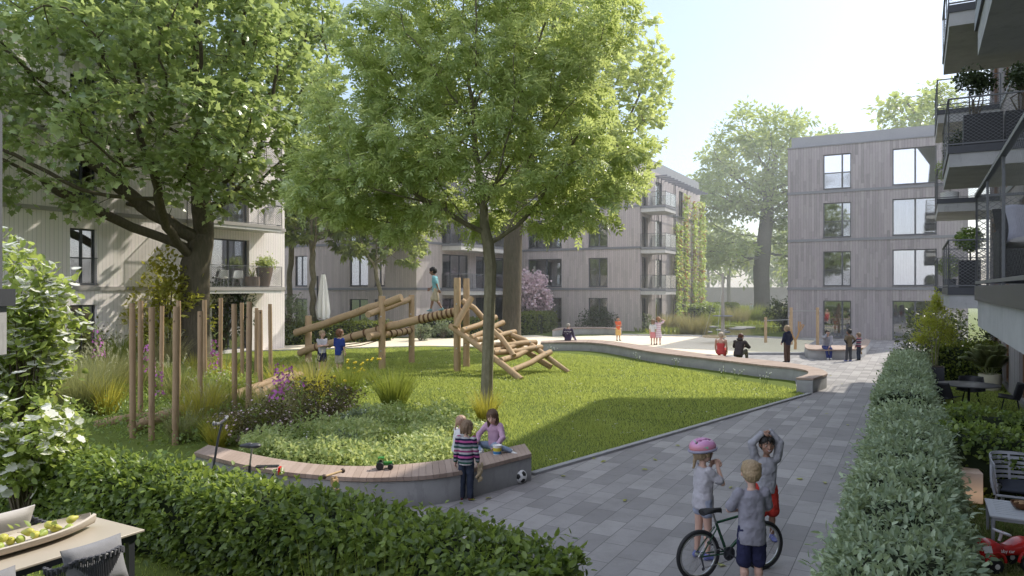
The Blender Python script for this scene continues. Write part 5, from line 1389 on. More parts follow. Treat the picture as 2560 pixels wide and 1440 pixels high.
def rope_chair(label, loc, rz, cush):
    """tub chair: tube rim, vertical cords, seat and back cushion; faces +y"""
    o = thing('rope_chair', label, 'chair', loc, rz)
    def rim(z, s=1.0): return [(.31*s*math.cos(a), .05-.30*s*math.sin(a), z-.14*max(0, math.cos(a)**2-.35)) for a in [math.pi*(-.08+1.16*k/22) for k in range(23)]]
    mb = MB(); mb.tube(rim(.80), .017, 8); mb.build('rim', DARKM, o)
    mb = MB(); mb.tube(rim(.40, .9), .014, 8); mb.box(-.27, .27, -.2, .28, .36, .39); mb.build('seat_frame', DARKM, o)
    mb = MB(); A_, B_ = rim(.80), rim(.40, .9)
    for i in range(22):
        for t in (0, .33, .66):
            a = Vector(A_[i]).lerp(Vector(A_[i+1]), t); b = Vector(B_[i]).lerp(Vector(B_[i+1]), t); mb.tube([a, b], .0065, 4); 
            if t == 0: mb.tube([a+Vector((0,0,.02)), a-Vector((0,0,.03))], .022, 6)
    mb.build('cords', cloth('charcoal_cord', (.10, .10, .115)), o)
    for x in (-.24, .24):
        for y in (-.2, .26): mb = MB(); mb.tube([(x,y,.37),(x*1.1,y*1.15,0)], [.016,.011], 8); mb.build('leg', DARKM, o)
    mb = MB(); pillow(mb, (0, .04, .45), .50, .48, .12); mb.build('seat_cushion', cush, o)
    mb = MB(); pillow(mb, (0,0,0), .54, .40, .15, Matrix.Translation((0,-.13,.70)) @ Matrix.Rotation(R(72), 4, 'X')); mb.build('back_cushion', cush, o)
    return o
rope_chair('corded tub chair with light grey cushion beyond the pear table', W(-8.0, 3.95), ROT-math.pi/2, cloth('pale_cushion', (.50, .47, .44)))
rope_chair('corded tub chair with slate cushion on the near side of the pear table, farther one', W(-6.52, 3.85), ROT+math.pi/2, CUSHD)
rope_chair('corded tub chair with slate cushion at the bottom picture edge, nearer one', W(-6.52, 2.95), ROT+math.pi/2, CUSHD)
# glowing cube lamp
o = thing('garden_lamp', 'softly glowing pale cube lamp on the grass between hedge and sofa', 'lamp', W(.63, 12.75), ROT+.12)
mb = MB(); mb.box(-.18, .18, -.18, .18, .012, .46); mb.build('lamp_shade', emit_mix('lamp_plastic', (.72, .58, .50), (1, .62, .36), .30), o, bev=.012)
mb = MB(); mb.box(-.15, .15, -.15, .15, 0, .0115); mb.build('base', DARKM, o)
# slatted lounge sofa
LILAC = M('lavender_grey_metal', (.42, .43, .47), .42, .06, 4)
o = thing('lounge_sofa', 'pale slatted metal garden sofa with dark seat pad in the right garden', 'sofa', W(1.75, 12.35), ROT)
def curve(z, s=1.0): return [(-.82*s, -.28, z-.07), (-.85*s, -.02, z-.03), (-.84*s, .22, z), (-.74*s, .36, z+.01), (-.5*s, .41, z+.01), (0, .42, z+.01), (.5*s, .41, z+.01), (.74*s, .36, z+.01), (.84*s, .22, z), (.85*s, -.02, z-.03), (.82*s, -.28, z-.07)]
mb = MB()
for k in range(6):
    pts = [Vector(p) for p in curve(.42+.068*k, .96+.008*k)]
    q = smooth_path([(p.x, p.y) for p in pts], 4); zs = np.interp(np.linspace(0, 1, len(q)), np.linspace(0, 1, 11), [p.z for p in pts])
    for a, b, za, zb in zip(q, q[1:], zs, zs[1:]): mb.bar((*a, za), (*b, zb), .012, .042)
mb.build('slat', LILAC, o, smooth=False)
mb = MB()
for x, y in ((-.6,.40),(0,.43),(.6,.40),(-.84,.12),(.84,.12)): mb.bar((x*.98,y-.02,.3),(x,y+.01,.77), .03)
mb.tube([(-.8,-.32,.30),(.8,-.32,.30),(.78,.36,.30),(-.78,.36,.30)], .02, 8, closed=True); mb.tube([(-.82,-.30,.30),(-.86,-.28,.48),(-.86,-.22,.70)], .018, 8); mb.tube([(.82,-.30,.30),(.86,-.28,.48),(.86,-.22,.70)], .018, 8); mb.build('frame', LILAC, o)
for x in (-.72, .72):
    for y in (-.26, .3): mb = MB(); mb.tube([(x,y,.30),(x*1.08,y*1.1,0)], [.022,.016], 8); mb.build('leg', LILAC, o)
mb = MB(); pillow(mb, (0,-.01,.38), 1.52, .66, .15); mb.build('seat_cushion', cloth('navy_pad', (.045, .05, .065)), o)
# slatted coffee table with nut bowl
o = thing('coffee_table', 'low pale slatted coffee table in front of the lounge sofa', 'table', W(1.28, 10.94), ROT)
mb = MB(); mb.box(-.52, -.44, -.42, .42, .385, .405); mb.box(.44, .52, -.42, .42, .385, .405); mb.box(-.44, .44, .34, .42, .385, .405); mb.box(-.44, .44, -.42, -.34, .385, .405)
for k in range(8): mb.box(-.44, .44, -.335+.0845*k, -.335+.0845*k+.07, .387, .403)
mb.build('table_top', M('pale_lacquer', (.58, .60, .64), .4, .05, 4), o, smooth=False)
mb = MB(); mb.box(-.5, .5, -.40, -.37, .345, .384); mb.box(-.5, .5, .37, .40, .345, .384); mb.box(-.5,-.47,-.37,.37,.345,.384); mb.box(.47,.5,-.37,.37,.345,.384); mb.build('apron', LILAC, o, smooth=False)
for x in (-.485, .485):
    for y in (-.385, .385): mb = MB(); mb.tube([(x,y,.384),(x,y,0)], [.026,.016], 8); mb.build('leg', LILAC, o)
b_ = thing('nut_bowl', 'small brown bowl of nuts on the pale coffee table', 'bowl', W(1.13, 11.02, .4055), 0)
mb = MB(); mb.lathe([(.05,0),(.09,.02),(.115,.06),(.122,.085),(.112,.085),(.10,.055),(.07,.025),(.001,.02)], 22); mb.build('bowl', M('brown_glaze', (.13, .055, .02), .3, .2, 20), b_)
mb = MB()
for k in range(22):
    a, q = random.uniform(0, 6.28), random.uniform(0, .08); mb.ball((q*math.cos(a), q*math.sin(a), .065+.025*(1-q/.08)), .02, 1.2, 1, .9, n=8, m=6)
nn = mb.build('nuts', M('nut_shell', (.36, .22, .12), .7, .3, 30), b_); nn['kind'] = 'stuff'
# red ride-on toy car
REDP = M('red_plastic', (.50, .025, .022), .22, .06, 3, spec=.6); 
o = thing('toy_car', 'red plastic ride-on toy car with pale steering wheel on the garden grass', 'toy car', W(.84, 9.85), R(186))
mb = MB(); vs = []; fs = []; n = 26; m = 20
prof = [(-.33,.02,.26,.30),(-.31,.09,.18,.34),(-.26,.12,.16,.355),(-.18,.125,.15,.345),(-.10,.10,.16,.31),(-.02,.085,.16,.27),(.05,.095,.15,.275),(.12,.125,.13,.33),(.19,.15,.12,.355),(.26,.145,.11,.33),(.31,.11,.12,.28),(.345,.05,.16,.235),(.355,.012,.19,.21)]
for (x, w_, z0, z1) in prof:
    for k in range(m):
        a = 2*math.pi*k/m; cy, cz = math.cos(a), math.sin(a); e = .72
        vs.append((x, w_*math.copysign(abs(cy)**e, cy), (z0+z1)/2+(z1-z0)/2*math.copysign(abs(cz)**e, cz)))
for i in range(len(prof)-1):
    for k in range(m): fs.append((i*m+k, i*m+(k+1) % m, (i+1)*m+(k+1) % m, (i+1)*m+k))
fs += [tuple(range(m)), tuple((len(prof)-1)*m+k for k in range(m))]
mb.add(vs, fs); ob = mb.build('body', REDP, o); ss = ob.modifiers.new('s', 'SUBSURF'); ss.levels = 1; ss.render_levels = 2
mb = MB()
for x in (-.19, .20):
    for s in (-1, 1): mb.tube([(x+.115*math.cos(a), s*.135, .12+.115*math.sin(a)) for a in [math.pi*(k/14) for k in range(15)]], .016, 6)
mb.build('wheel_arch', REDP, o)
for x in (-.19, .20):
    for s in (-1, 1):
        mb = MB(); T = Matrix.Translation((x, s*.125, .085)) @ Matrix.Rotation(R(90), 4, 'X'); mb.lathe([(.03,-.03),(.075,-.03),(.085,-.02),(.085,.02),(.075,.03),(.03,.03)], 18, T=T); wl_ = mb.build('wheel', BLACK, o)
        mb = MB(); mb.lathe([(.001,-.036),(.03,-.034),(.032,.034),(.001,.036)], 12, T=T); mb.build('hub', WHITEP, wl_)
mb = MB(); c = Vector((.02,0,.41)); ax = Vector((-.35,0,1)).normalized(); x_ = Vector((0,1,0)); y_ = ax.cross(x_)
mb.tube([c+(x_*math.cos(t)+y_*math.sin(t))*.085 for t in [2*math.pi*k/24 for k in range(24)]], .013, 7, closed=True); mb.tube([c-x_*.085, c+x_*.085], .010, 6); mb.tube([c, c-ax*.10], .016, 8); mb.build('steering_wheel', M('pale_plastic', (.66,.66,.70), .4), o)
mb = MB(); mb.ball(c, .026, 1, 1, .4); mb.build('badge', REDP, o)
mb = MB()
for s in (-1, 1): mb.ball((.30, s*.085, .27), .03, .55, 1, .8)
mb.build('headlight', M('pale_plastic', (.66,.66,.70)), o)
mb = MB(); mb.add([(.250,.149,.235),(.318,.112,.225),(.330,.095,.295),(.262,.140,.315)], [(0,1,2,3)]); mb.build('shield', WHITEP, o, smooth=False)
def text(body, size, mat, parent, T, name='lettering', ext=.001):
    cu = bpy.data.curves.new(name, 'FONT'); cu.body = body; cu.size = size; cu.align_x = 'CENTER'; cu.align_y = 'CENTER'; cu.extrude = ext
    tmp = bpy.data.objects.new('tmp', cu); COL.objects.link(tmp); dg = bpy.context.evaluated_depsgraph_get(); me = bpy.data.meshes.new_from_object(tmp.evaluated_get(dg)); bpy.data.objects.remove(tmp)
    me.materials.clear(); me.transform(T); return link(name, me, mat, parent)
text('bobby car', .05, WHITEP, o, Matrix.Translation((.09, .134, .245)) @ Matrix.Rotation(R(170), 4, 'Z') @ Matrix.Rotation(R(82), 4, 'X'))
# round black table with four chairs
o = thing('round_table', 'round black garden table behind the dark cross hedge', 'table', W(1.12, 21.7), 0)
mb = MB(); mb.lathe([(.001,.715),(.66,.715),(.69,.725),(.69,.738),(.66,.745),(.001,.745)], 40); mb.build('table_top', M('black_table_top', (.05,.052,.062), .35, .1, 5), o)
mb = MB(); mb.lathe([(.03,.05),(.03,.714)], 12); 
for k in range(4): mb.tube([(0,0,.08),(.38*math.cos(k*1.571), .38*math.sin(k*1.571), .012)], .018, 6)
mb.build('pedestal', BLKF, o)
def shell_chair(label, loc, rz, name='garden_chair', mat=None, legm=None, group=None, wide=1.0):
    o = thing(name, label, 'chair', loc, rz, group); mb = MB(); vs = []; fs = []; n = 14; m = 14
    for i in range(n+1):
        t = i/n
        if t < .45: y, z, w_, cup = .26-.46*(t/.45), .44+.02*math.cos(t*7), .25*wide, .02
        else:
            q = (t-.45)/.55; y, z, w_, cup = -.2-.10*q, .44+.40*q**.9, .25*wide*(1-.18*q), .10*wide
        for j in range(m+1):
            s = 2*j/m-1; vs.append((s*w_, y+cup*(s*s)*(1 if t >= .45 else .3)*1.2, z+(.05*s*s if t < .5 else 0)))
    for i in range(n):
        for j in range(m): fs.append((i*(m+1)+j, i*(m+1)+j+1, (i+1)*(m+1)+j+1, (i+1)*(m+1)+j))
    mb.add(vs, fs); ob = mb.build('seat', mat or BLKF, o); so2 = ob.modifiers.new('t', 'SOLIDIFY'); so2.thickness = .016
    for x in (-.18, .18):
        for y in (-.16, .18): mb = MB(); mb.tube([(x*.8,y*.8,.425),(x*1.2,y*1.25,0)], [.014,.010], 7); mb.build('leg', legm or mat or BLKF, o)
    return o
cpos = W(1.12, 21.7)
for lb, a in (('black garden chair at the left of the round table, back to the hedge', 200), ('black garden chair at the right end of the round table', -35), ('black garden chair behind the round table on the left', 120), ('black garden chair behind the round table on the right', 55)):
    q = cpos+Vector((.88*math.cos(R(a)), .88*math.sin(R(a)), 0)); shell_chair(lb, q, R(a)+math.pi/2, wide=1.35)
# potted plants on the right
def planter(mb, x, y, h, t=.03): mb.box(-x, x, -y, y, 0, h)
o = thing('potted_tree', 'small bright green tree in a dark square planter behind the rounded hedge', 'potted plant', W(.42, 24.3), ROT)
mb = MB(); mb.box(-.24,.24,-.24,.24,0,.9); mb.build('planter', DARKM, o, bev=.01)
mb = MB(); mb.box(-.22,.22,-.22,.22,.901,.92); mb.build('soil', M('soil', (.05,.035,.025), .95, .4, 30), o)
rng = np.random.default_rng(71)
at = np.concatenate([ell(150, (0,0,2.15), (.50,.50,.60), rng, .1), ell(50, (.05,0,2.75), (.2,.2,.30), rng, .1), ell(40, (-.35,0,1.7), (.22,.22,.25), rng, .1), ell(40, (.38,0,1.85), (.22,.22,.3), rng, .1)])
mb = MB(); tw = []
for k in range(5):
    a = k*1.257; mb.tube([(.05*math.cos(a), .05*math.sin(a), .9), (.09*math.cos(a), .09*math.sin(a), 1.4), (.22*math.cos(a), .22*math.sin(a), 2.2)], [.017,.013,.006], 6)
mb.build('trunk', BARK_G, o, fix=False)
n = 3600; c = at[rng.integers(0, len(at), n)]+rng.normal(size=(n,3))*.07
leaves('foliage', LEAF, c, rdir(n, -.1, rng), unit(rng.normal(size=(n,3))*.5+np.array([0,0,1])), .075*rng.uniform(.6,1.2,n), leafmat('spring_leaf', (.18,.24,.04), (.44,.46,.10), .5), o)
def palm_pot(label, loc, rz, potmat, h, r0, fr, n, seed, w_=.03, cat='potted plant', name='potted_palm', col=None, cyl=True):
    o = thing(name, label, cat, loc, rz); mb = MB()
    mb.lathe([(r0*.88,0),(r0,h*.4),(r0,h),(r0*.9,h),(r0*.88,h*.9),(.001,h*.9)], 24); mb.build('pot', potmat, o)
    rng = np.random.default_rng(seed); a = rng.uniform(0, 6.28, n); ln = rng.uniform(.1, .9, n)
    b = np.c_[np.cos(a)*r0*.25, np.sin(a)*r0*.25, np.full(n, h*.9)]; d = np.c_[np.cos(a)*ln, np.sin(a)*ln, np.ones(n)]
    blades('leaves', b, d, fr*rng.uniform(.7, 1.2, n), np.full(n, w_), .32, col or GR_G, o, 6)
    return o
o = palm_pot('palm with silvery fronds in a round cream pot by the sunlit hedge', W(1.95, 27.0), 0, M('cream_pot', (.62, .58, .46), .7, .1, 6), .50, .31, 1.0, 26, 81, .02, col=leafmat('palm_leaf', (.16,.20,.09), (.38,.42,.26), .35))
rng = np.random.default_rng(82); L_ = []; D_ = []; Nn = []
for k in range(20):
    a = rng.uniform(0, 6.28); ln = rng.uniform(.25, .9)
    for t in np.linspace(.25, 1, 22):
        p = np.array([math.cos(a)*ln*t*.85, math.sin(a)*ln*t*.85, .45+1.15*t-.62*t*t*ln*1.1]); tan = np.array([math.cos(a)*ln, math.sin(a)*ln, 1.15-1.24*t*ln]); sd = np.array([-math.sin(a), math.cos(a), 0])
        for s in (-1, 1): L_.append(p); D_.append(unit((sd*s+.5*unit(tan)-np.array([0,0,.25]))[None])[0]); Nn.append((0,0,1))
leaves('fronds', LEAF, np.array(L_), np.array(D_), np.array(Nn, float), np.full(len(L_), .27), bpy.data.materials['palm_leaf'], o)
# planters on the near balconies
BUSHM = LF_DK
def boxplant(label, loc, sx, sy, h, seed, crown=(.36,.3,.42), lift=.55, n=1300, name='balcony_planter', stems=5, lm=None, ls=.075, potm=None):
    o = thing(name, label, 'planter', loc, ROT); mb = MB(); mb.box(-sx, sx, -sy, sy, 0, h); mb.build('planter', potm or BLKF, o, bev=.008)
    rng = np.random.default_rng(seed); mb = MB(); at = []
    for k in range(stems):
        x0 = rng.uniform(-sx*.7, sx*.7); t = np.array([x0+rng.normal()*.12, rng.normal()*.1, h+lift+rng.uniform(-.1,.15)])
        mb.tube([(x0, 0, h-.02), (x0+.06*rng.normal(), .04*rng.normal(), h+lift*.5), t], [.022,.016,.008], 6); at.append(ell(60, t+np.array([0,0,crown[2]*.5]), crown, rng, .1))
    mb.build('stems', BARK_D, o, fix=False); at = np.concatenate(at); c = at[rng.integers(0, len(at), n)]+rng.normal(size=(n,3))*.05
    leaves('foliage', OVAL, c, rdir(n, 0, rng), unit(rng.normal(size=(n,3))*.6+np.array([0,0,.7])), ls*rng.uniform(.6,1.2,n), lm or BUSHM, o)
    return o
Zb = {k: 3.15+3.05*(k-1) for k in (1,2,3)}
boxplant('black balcony planter with a twisted shrub, outer one on the middle right balcony', W(1.22, 18.75, Zb[2]), .36, .2, .72, 91, (.26,.26,.26), .55)
boxplant('black balcony planter with a twisted shrub, inner one at the right picture edge', W(1.98, 18.75, Zb[2]), .36, .2, .72, 92, (.26,.26,.26), .6)
boxplant('round leafy bush at the far end of the middle right balcony', W(1.0, 21.9, Zb[2]), .22, .2, .40, 93, (.34,.34,.30), .15, 900, stems=3)
def ball_tree(label, loc, h, r, seed, pot=BLKF, ph=.62, pr=.2, square=True):
    o = thing('topiary', label, 'potted plant', loc, ROT); mb = MB()
    if square: mb.box(-pr, pr, -pr, pr, 0, ph)
    else: mb.lathe([(pr*.9,0),(pr,ph),(pr*.9,ph),(.001,ph*.95)], 18)
    mb.build('planter', pot, o)
    mb = MB(); mb.tube([(0,0,ph*.9),(.02,0,h*.6),(0,0,h)], [.02,.018,.014], 7); mb.build('trunk', BARK_D, o)
    rng = np.random.default_rng(seed); n = 1100; c = np.array([0,0,h])+unit(rng.normal(size=(n,3)))*(r*rng.uniform(.6,1.05,n))[:,None]
    leaves('foliage', OVAL, c, rdir(n, 0, rng), unit(c-np.array([0,0,h])+rng.normal(size=(n,3))*.3*r+np.array([0,0,r*.5])), .065*rng.uniform(.7,1.2,n), LF_HEDGE, o)
ball_tree('ball clipped tree in a black planter on the lowest right balcony', W(.98, 18.75, Zb[1]), 1.08, .27, 94)
ball_tree('bushy plant in a white pot on the far middle balcony of the right building', W(1.0, 30.6, Zb[2]), 1.25, .48, 95, WHITEP, .42, .3, False)
ball_tree('small dark leafy plant on the lowest far balcony of the right building', W(1.0, 30.8, Zb[1]), .8, .42, 96, DARKM, .36, .22, False)
# dark wicker armchair with throw on the nearest balcony
o = thing('wicker_armchair', 'dark wicker armchair with grey throw on the nearest right balcony', 'armchair', W(1.12, 9.0, Zb[1]), ROT)
mb = MB(); WK = M('dark_wicker', (.03,.03,.034), .7, .4, 40, bs=.6, bd=.02)
mb.box(-.36,.36,-.36,.36,.06,.40); mb.build('seat', WK, o, bev=.02)
mb = MB(); mb.add([(-.36,.30,.4),(.36,.30,.4),(.36,.36,.4),(-.36,.36,.4),(-.42,.38,.86),(.42,.38,.86),(.42,.44,.86),(-.42,.44,.86)], [(3,2,1,0),(4,5,6,7),(0,1,5,4),(1,2,6,5),(2,3,7,6),(3,0,4,7)]); mb.build('backrest', WK, o)
mb = MB(); mb.box(-.42,-.362,-.36,.30,.06,.60); mb.build('armrest', WK, o, bev=.02); mb = MB(); mb.box(.362,.42,-.36,.30,.06,.60); mb.build('armrest', WK, o, bev=.02)
mb = MB(); pillow(mb, (0,-.02,.47), .66, .62, .13); mb.build('seat_cushion', CUSH, o)
mb = MB(); vs = []; n = 14
for i in range(n+1):
    t = i/n
    for x in np.linspace(-.30,.34,9): vs.append((x+.02*math.sin(t*5), .275+.10*t if t < .8 else .37+.25*(t-.8), (.50+.47*t if t < .8 else .876+.02*math.sin((t-.8)*15))+.008*math.sin(x*22)))
mb.add(vs, [(i*9+j, i*9+j+1, (i+1)*9+j+1, (i+1)*9+j) for i in range(n) for j in range(8)]); ob = mb.build('throw', cloth('lilac_throw', (.36,.36,.42)), o); s2 = ob.modifiers.new('t','SOLIDIFY'); s2.thickness = .02
# furniture on the left balcony
for k, px in enumerate((556, 594)):
    u = uat(px, -28.75); shell_chair(['white shell chair on the sunny left balcony, left one of two', 'white shell chair on the sunny left balcony, right one of two'][k], W(-28.75, u, 3.2), ROT+R(200+20*k), 'balcony_chair', WHITEP, STEEL, wide=1.0)
TERR = M('brown_fluted_pot', (.24,.17,.13), .75, .2, 9)
palm_pot('spiky agave in a squat brown pot on the left balcony', W(-28.6, uat(631,-28.6), 3.2), 0, TERR, .55, .36, .6, 22, 84, .05)
o = thing('potted_shrub', 'leafy shrub in a tall tapered brown pot at the balcony corner', 'potted plant', W(-28.55, uat(661,-28.55), 3.2))
mb = MB(); mb.lathe([(.22,0),(.30,.35),(.40,.80),(.42,1.0),(.36,1.0),(.34,.92),(.001,.9)], 28); mb.build('pot', TERR, o)
rng = np.random.default_rng(85); n = 700; c = np.array([0,0,1.2])+rng.normal(size=(n,3))*np.array([.22,.22,.16]); leaves('foliage', OVAL, c, rdir(n, .2, rng), unit(rng.normal(size=(n,3))*.5+np.array([0,0,1])), .13*rng.uniform(.6,1.2,n), LF_VAR, o)

# ---- bicycles
def wheel(parent, c, r, ax=Vector((0,1,0)), tyre=.022, spokes=18, rimm=None, name='wheel', spin=None):
    c = Vector(c); x_ = Vector((0,0,1)); y_ = ax.cross(x_).normalized()
    ring = lambda rr: [c+(x_*math.cos(t)+y_*math.sin(t))*rr for t in [2*math.pi*k/40 for k in range(40)]]
    mb = MB(); mb.tube(ring(r-tyre), tyre, 9, closed=True); w_ = mb.build(name, BLACK, parent)
    mb = MB(); mb.tube(ring(r-2.25*tyre), tyre*.62, 7, closed=True); mb.build('rim', rimm or STEEL, w_)
    mb = MB()
    for k in range(spokes):
        t = 2*math.pi*k/spokes; s = 1 if k % 2 else -1; mb.tube([c+ax*.022*s+(x_*math.cos(t+.5*s)+y_*math.sin(t+.5*s))*.018, c+(x_*math.cos(t)+y_*math.sin(t))*(r-2.2*tyre)], .0014, 3)
    mb.build('spokes', STEEL, w_)
    mb = MB(); mb.cyl(c-ax*.045, c+ax*.045, .017, n=10); mb.build('hub', STEEL, w_)
    return w_
def bicycle(label, loc, rz, col):
    o = thing('bicycle', label, 'bicycle', loc, rz); r = .275; rw = Vector((-.43,0,r)); fw = Vector((.43,0,r)); bb = Vector((-.06,0,.26)); st = Vector((-.20,0,.60)); ht = Vector((.27,0,.66)); hb = Vector((.30,0,.55))
    FR = M(label.split()[0]+'_frame_paint', col, .25, .06, 4, spec=.6)
    mb = MB()
    for a, b, q in ((bb, st, .016), (st, ht, .015), (bb, hb, .019), (ht, hb, .02)): mb.tube([a, b], q, 10)
    for s in (-1, 1): mb.tube([bb+Vector((0,.03*s,0)), rw+Vector((0,.055*s,0))], .009, 7); mb.tube([st+Vector((0,.02*s,-.05)), rw+Vector((0,.055*s,0))], .008, 7)
    mb.build('frame', FR, o)
    mb = MB(); mb.tube([hb+Vector((.01,0,-.02)), hb+Vector((.03,0,-.08))], .018, 8)
    for s in (-1, 1): mb.tube([hb+Vector((.03,.0,-.06)), hb+Vector((.04,.05*s,-.10)), fw+Vector((-.01,.052*s,.06)), fw+Vector((0,.052*s,0))], .011, 7)
    mb.build('fork', FR, o)
    wheel(o, rw, r); wheel(o, fw, r)
    mb = MB(); mb.tube([st, st+(st-bb).normalized()*.13], .012, 8); mb.build('seat_post', STEEL, o)
    sp_ = st+(st-bb).normalized()*.14; mb = MB(); vs = []; fs = []; pr = [(-.13,.065,.0),(-.10,.075,.012),(-.05,.062,.014),(0,.038,.012),(.06,.024,.012),(.11,.018,.008),(.125,.008,-.004)]; m = 12
    for (x, w_, z) in pr:
        for k in range(m): a = 2*math.pi*k/m; vs.append(sp_+Vector((x, w_*math.cos(a), z+.022*math.sin(a)*(1.0 if math.sin(a) > 0 else 1.5))))
    for i in range(len(pr)-1):
        for k in range(m): fs.append((i*m+k, i*m+(k+1) % m, (i+1)*m+(k+1) % m, (i+1)*m+k))
    fs += [tuple(range(m)), tuple((len(pr)-1)*m+k for k in range(m))]; mb.add(vs, fs); mb.build('saddle', BLACK, o)
    mb = MB(); q = ht+(ht-hb).normalized()*.06; mb.tube([ht, q, q+Vector((.06,0,.03))], .014, 8); q2 = q+Vector((.06,0,.03)); mb.tube([q2+Vector((-.02,-.26,.05)), q2+Vector((0,-.1,.0)), q2, q2+Vector((0,.1,0)), q2+Vector((-.02,.26,.05))], .011, 8); hbar = mb.build('handlebar', DARKM, o)
    mb = MB()
    for s in (-1, 1): mb.tube([q2+Vector((-.015,.17*s,.03)), q2+Vector((-.02,.275*s,.053))], .016, 8)
    mb.build('grip', BLACK, hbar)
    mb = MB(); T = Matrix.Translation(bb+Vector((0,-.045,0))) @ Matrix.Rotation(R(90), 4, 'X'); mb.lathe([(.066,-.003),(.075,-.003),(.075,.003),(.066,.003),(.066,-.003)], 30, T=T); mb.lathe([(.02,-.004),(.03,-.004),(.03,.004),(.02,.004)], 14, T=T)
    for k in range(5): a = k*1.257; mb.tube([bb+Vector((.02*math.cos(a),-.045,.02*math.sin(a))), bb+Vector((.07*math.cos(a),-.045,.07*math.sin(a)))], .005, 5)
    ca = Vector((.115,0,-.08)); mb.tube([bb+Vector((0,-.055,0)), bb+ca+Vector((0,-.065,0))], .009, 6); mb.tube([bb+Vector((0,.055,0)), bb-ca+Vector((0,.065,0))], .009, 6); mb.cyl(bb-Vector((0,.06,0)), bb+Vector((0,.06,0)), .014, n=8)
    mb.build('crank', DARKM, o)
    for s in (1, -1): mb = MB(); p = bb+ca*s+Vector((0,-.105*s,0)); mb.box(p.x-.04, p.x+.04, p.y-.038, p.y+.038, p.z-.011, p.z+.011); mb.build('pedal', BLACK, o, smooth=False)
    mb = MB(); cz = [bb+Vector((0,-.045,.075)), rw+Vector((0,-.045,.032)), rw+Vector((-.034,-.045,0)), rw+Vector((0,-.045,-.032)), rw+Vector((.03,-.045,-.13)), bb+Vector((0,-.045,-.075))]; mb.tube(cz, .0042, 4); mb.build('chain', STEEL, o)
    mb = MB(); mb.tube([rw+Vector((0,-.05,0)), rw+Vector((.02,-.05,-.06)), rw+Vector((.035,-.05,-.13))], .008, 6); mb.ball(rw+Vector((.03,-.047,-.135)), .02, 1, .3, 1, n=10, m=6); mb.build('derailleur', DARKM, o)
    mb = MB(); mb.tube([st+Vector((.01,-.016,.0)), st+Vector((-.10,-.03,-.06)), rw+Vector((.12,-.02,.22))], .003, 4); mb.build('brake_cable', BLACK, o)
    return o
rwp = Vector(((1748-CX)/FOC*7.86, 7.86, 0)); fwp = Vector(((1905-CX)/FOC*8.16, 8.16, 0)); md = (rwp+fwp)/2; ang = math.atan2(fwp.y-rwp.y, fwp.x-rwp.x)
bicycle('green children bicycle held by the boy in the foreground', md, ang, (.012, .055, .028))
# folding scooter bike behind the hedge
o = thing('folding_bicycle', 'dark folding bicycle leaning on the curved bench with saddle and handlebar over the hedge', 'bicycle', Vector((-3.98, 10.42, 0)), R(186))
wheel(o, (.36,0,.20), .20, spokes=12); wheel(o, (-.36,0,.20), .20, spokes=12)
mb = MB(); mb.tube([(.30,0,.48),(.1,0,.36),(-.2,0,.34),(-.36,0,.2)], .024, 8); mb.tube([(-.2,0,.34),(-.22,0,.62)], .02, 8); mb.build('frame', BLKF, o)
mb = MB(); mb.tube([(.36,.05,.2),(.31,.03,.48),(.30,0,.52)], .013, 7); mb.tube([(.36,-.05,.2),(.31,-.03,.48),(.30,0,.52)], .013, 7); mb.build('fork', STEEL, o)
mb = MB(); mb.tube([(.30,0,.5),(.22,0,1.0),(.17,0,1.22)], .017, 8); mb.tube([(.17,-.27,1.27),(.17,-.1,1.24),(.17,.1,1.24),(.17,.27,1.27)], .012, 8); hb_ = mb.build('handlebar', DARKM, o)
mb = MB(); mb.tube([(.17,-.16,1.255),(.17,-.29,1.275)], .02, 8); mb.tube([(.17,.16,1.255),(.17,.29,1.275)], .02, 8); mb.ball((.19,.30,1.28), .035, .6, 1, 1); mb.build('grip', GREYM, hb_)
mb = MB(); mb.tube([(-.22,0,.6),(-.25,0,.86)], .014, 8); mb.build('seat_post', STEEL, o)
mb = MB(); mb.ball((-.29,0,.90), .09, 1.0, .85, .42); mb.cap((-.22,0,.905), (-.10,0,.90), .045, .022); mb.build('saddle', DARKM, o)
mb = MB(); mb.box(-.62,-.3,-.06,.06,.59,.605); mb.tube([(-.6,0,.56),(-.36,0,.2)], .008, 5); mb.build('carrier', BLKF, o)
mb = MB(); mb.box(-.655,-.622,-.055,.055,.48,.585); mb.build('rear_reflector', M('red_reflector', (.65,.02,.015), .3, .05, 4), o, bev=.006)
# wooden balance bike
o = thing('balance_bike', 'wooden toddler balance bike leaning against the curved bench', 'balance bike', Vector((-2.50, 9.72, 0)), R(-28)); WD = timber('birch_ply', (.50,.34,.17), (.64,.47,.27), (1,1,1), 10)
wheel(o, (.26,0,.15), .15, spokes=10, rimm=WD); wheel(o, (-.26,0,.15), .15, spokes=10, rimm=WD)
mb = MB(); mb.prism([(-.28,.12),(-.22,.12),(-.05,.27),(.16,.42),(.14,.50),(.02,.40),(-.2,.36)], -.012, .012); ob = mb.build('frame', WD, o); ob.rotation_euler = (R(90), 0, 0)
mb = MB(); mb.tube([(.26,.045,.15),(.19,.04,.45),(.16,.035,.66)], .02, 6); mb.tube([(.26,-.045,.15),(.19,-.04,.45),(.16,-.035,.66)], .02, 6); mb.bar((.17,-.05,.60), (.17,.05,.60), .05, .06); mb.build('fork', WD, o)
mb = MB(); mb.cyl((.155,-.17,.70), (.155,.17,.70), .016, n=8); hb_ = mb.build('handlebar', WD, o)
mb = MB(); mb.ball((.155,-.18,.70), .033); mb.ball((.155,.18,.70), .033); mb.build('grip', M('dark_wood_knob', (.10,.065,.045), .5), hb_)
mb = MB(); pillow(mb, (-.14,0,.40), .24, .12, .05); mb.build('saddle', DARKM, o)
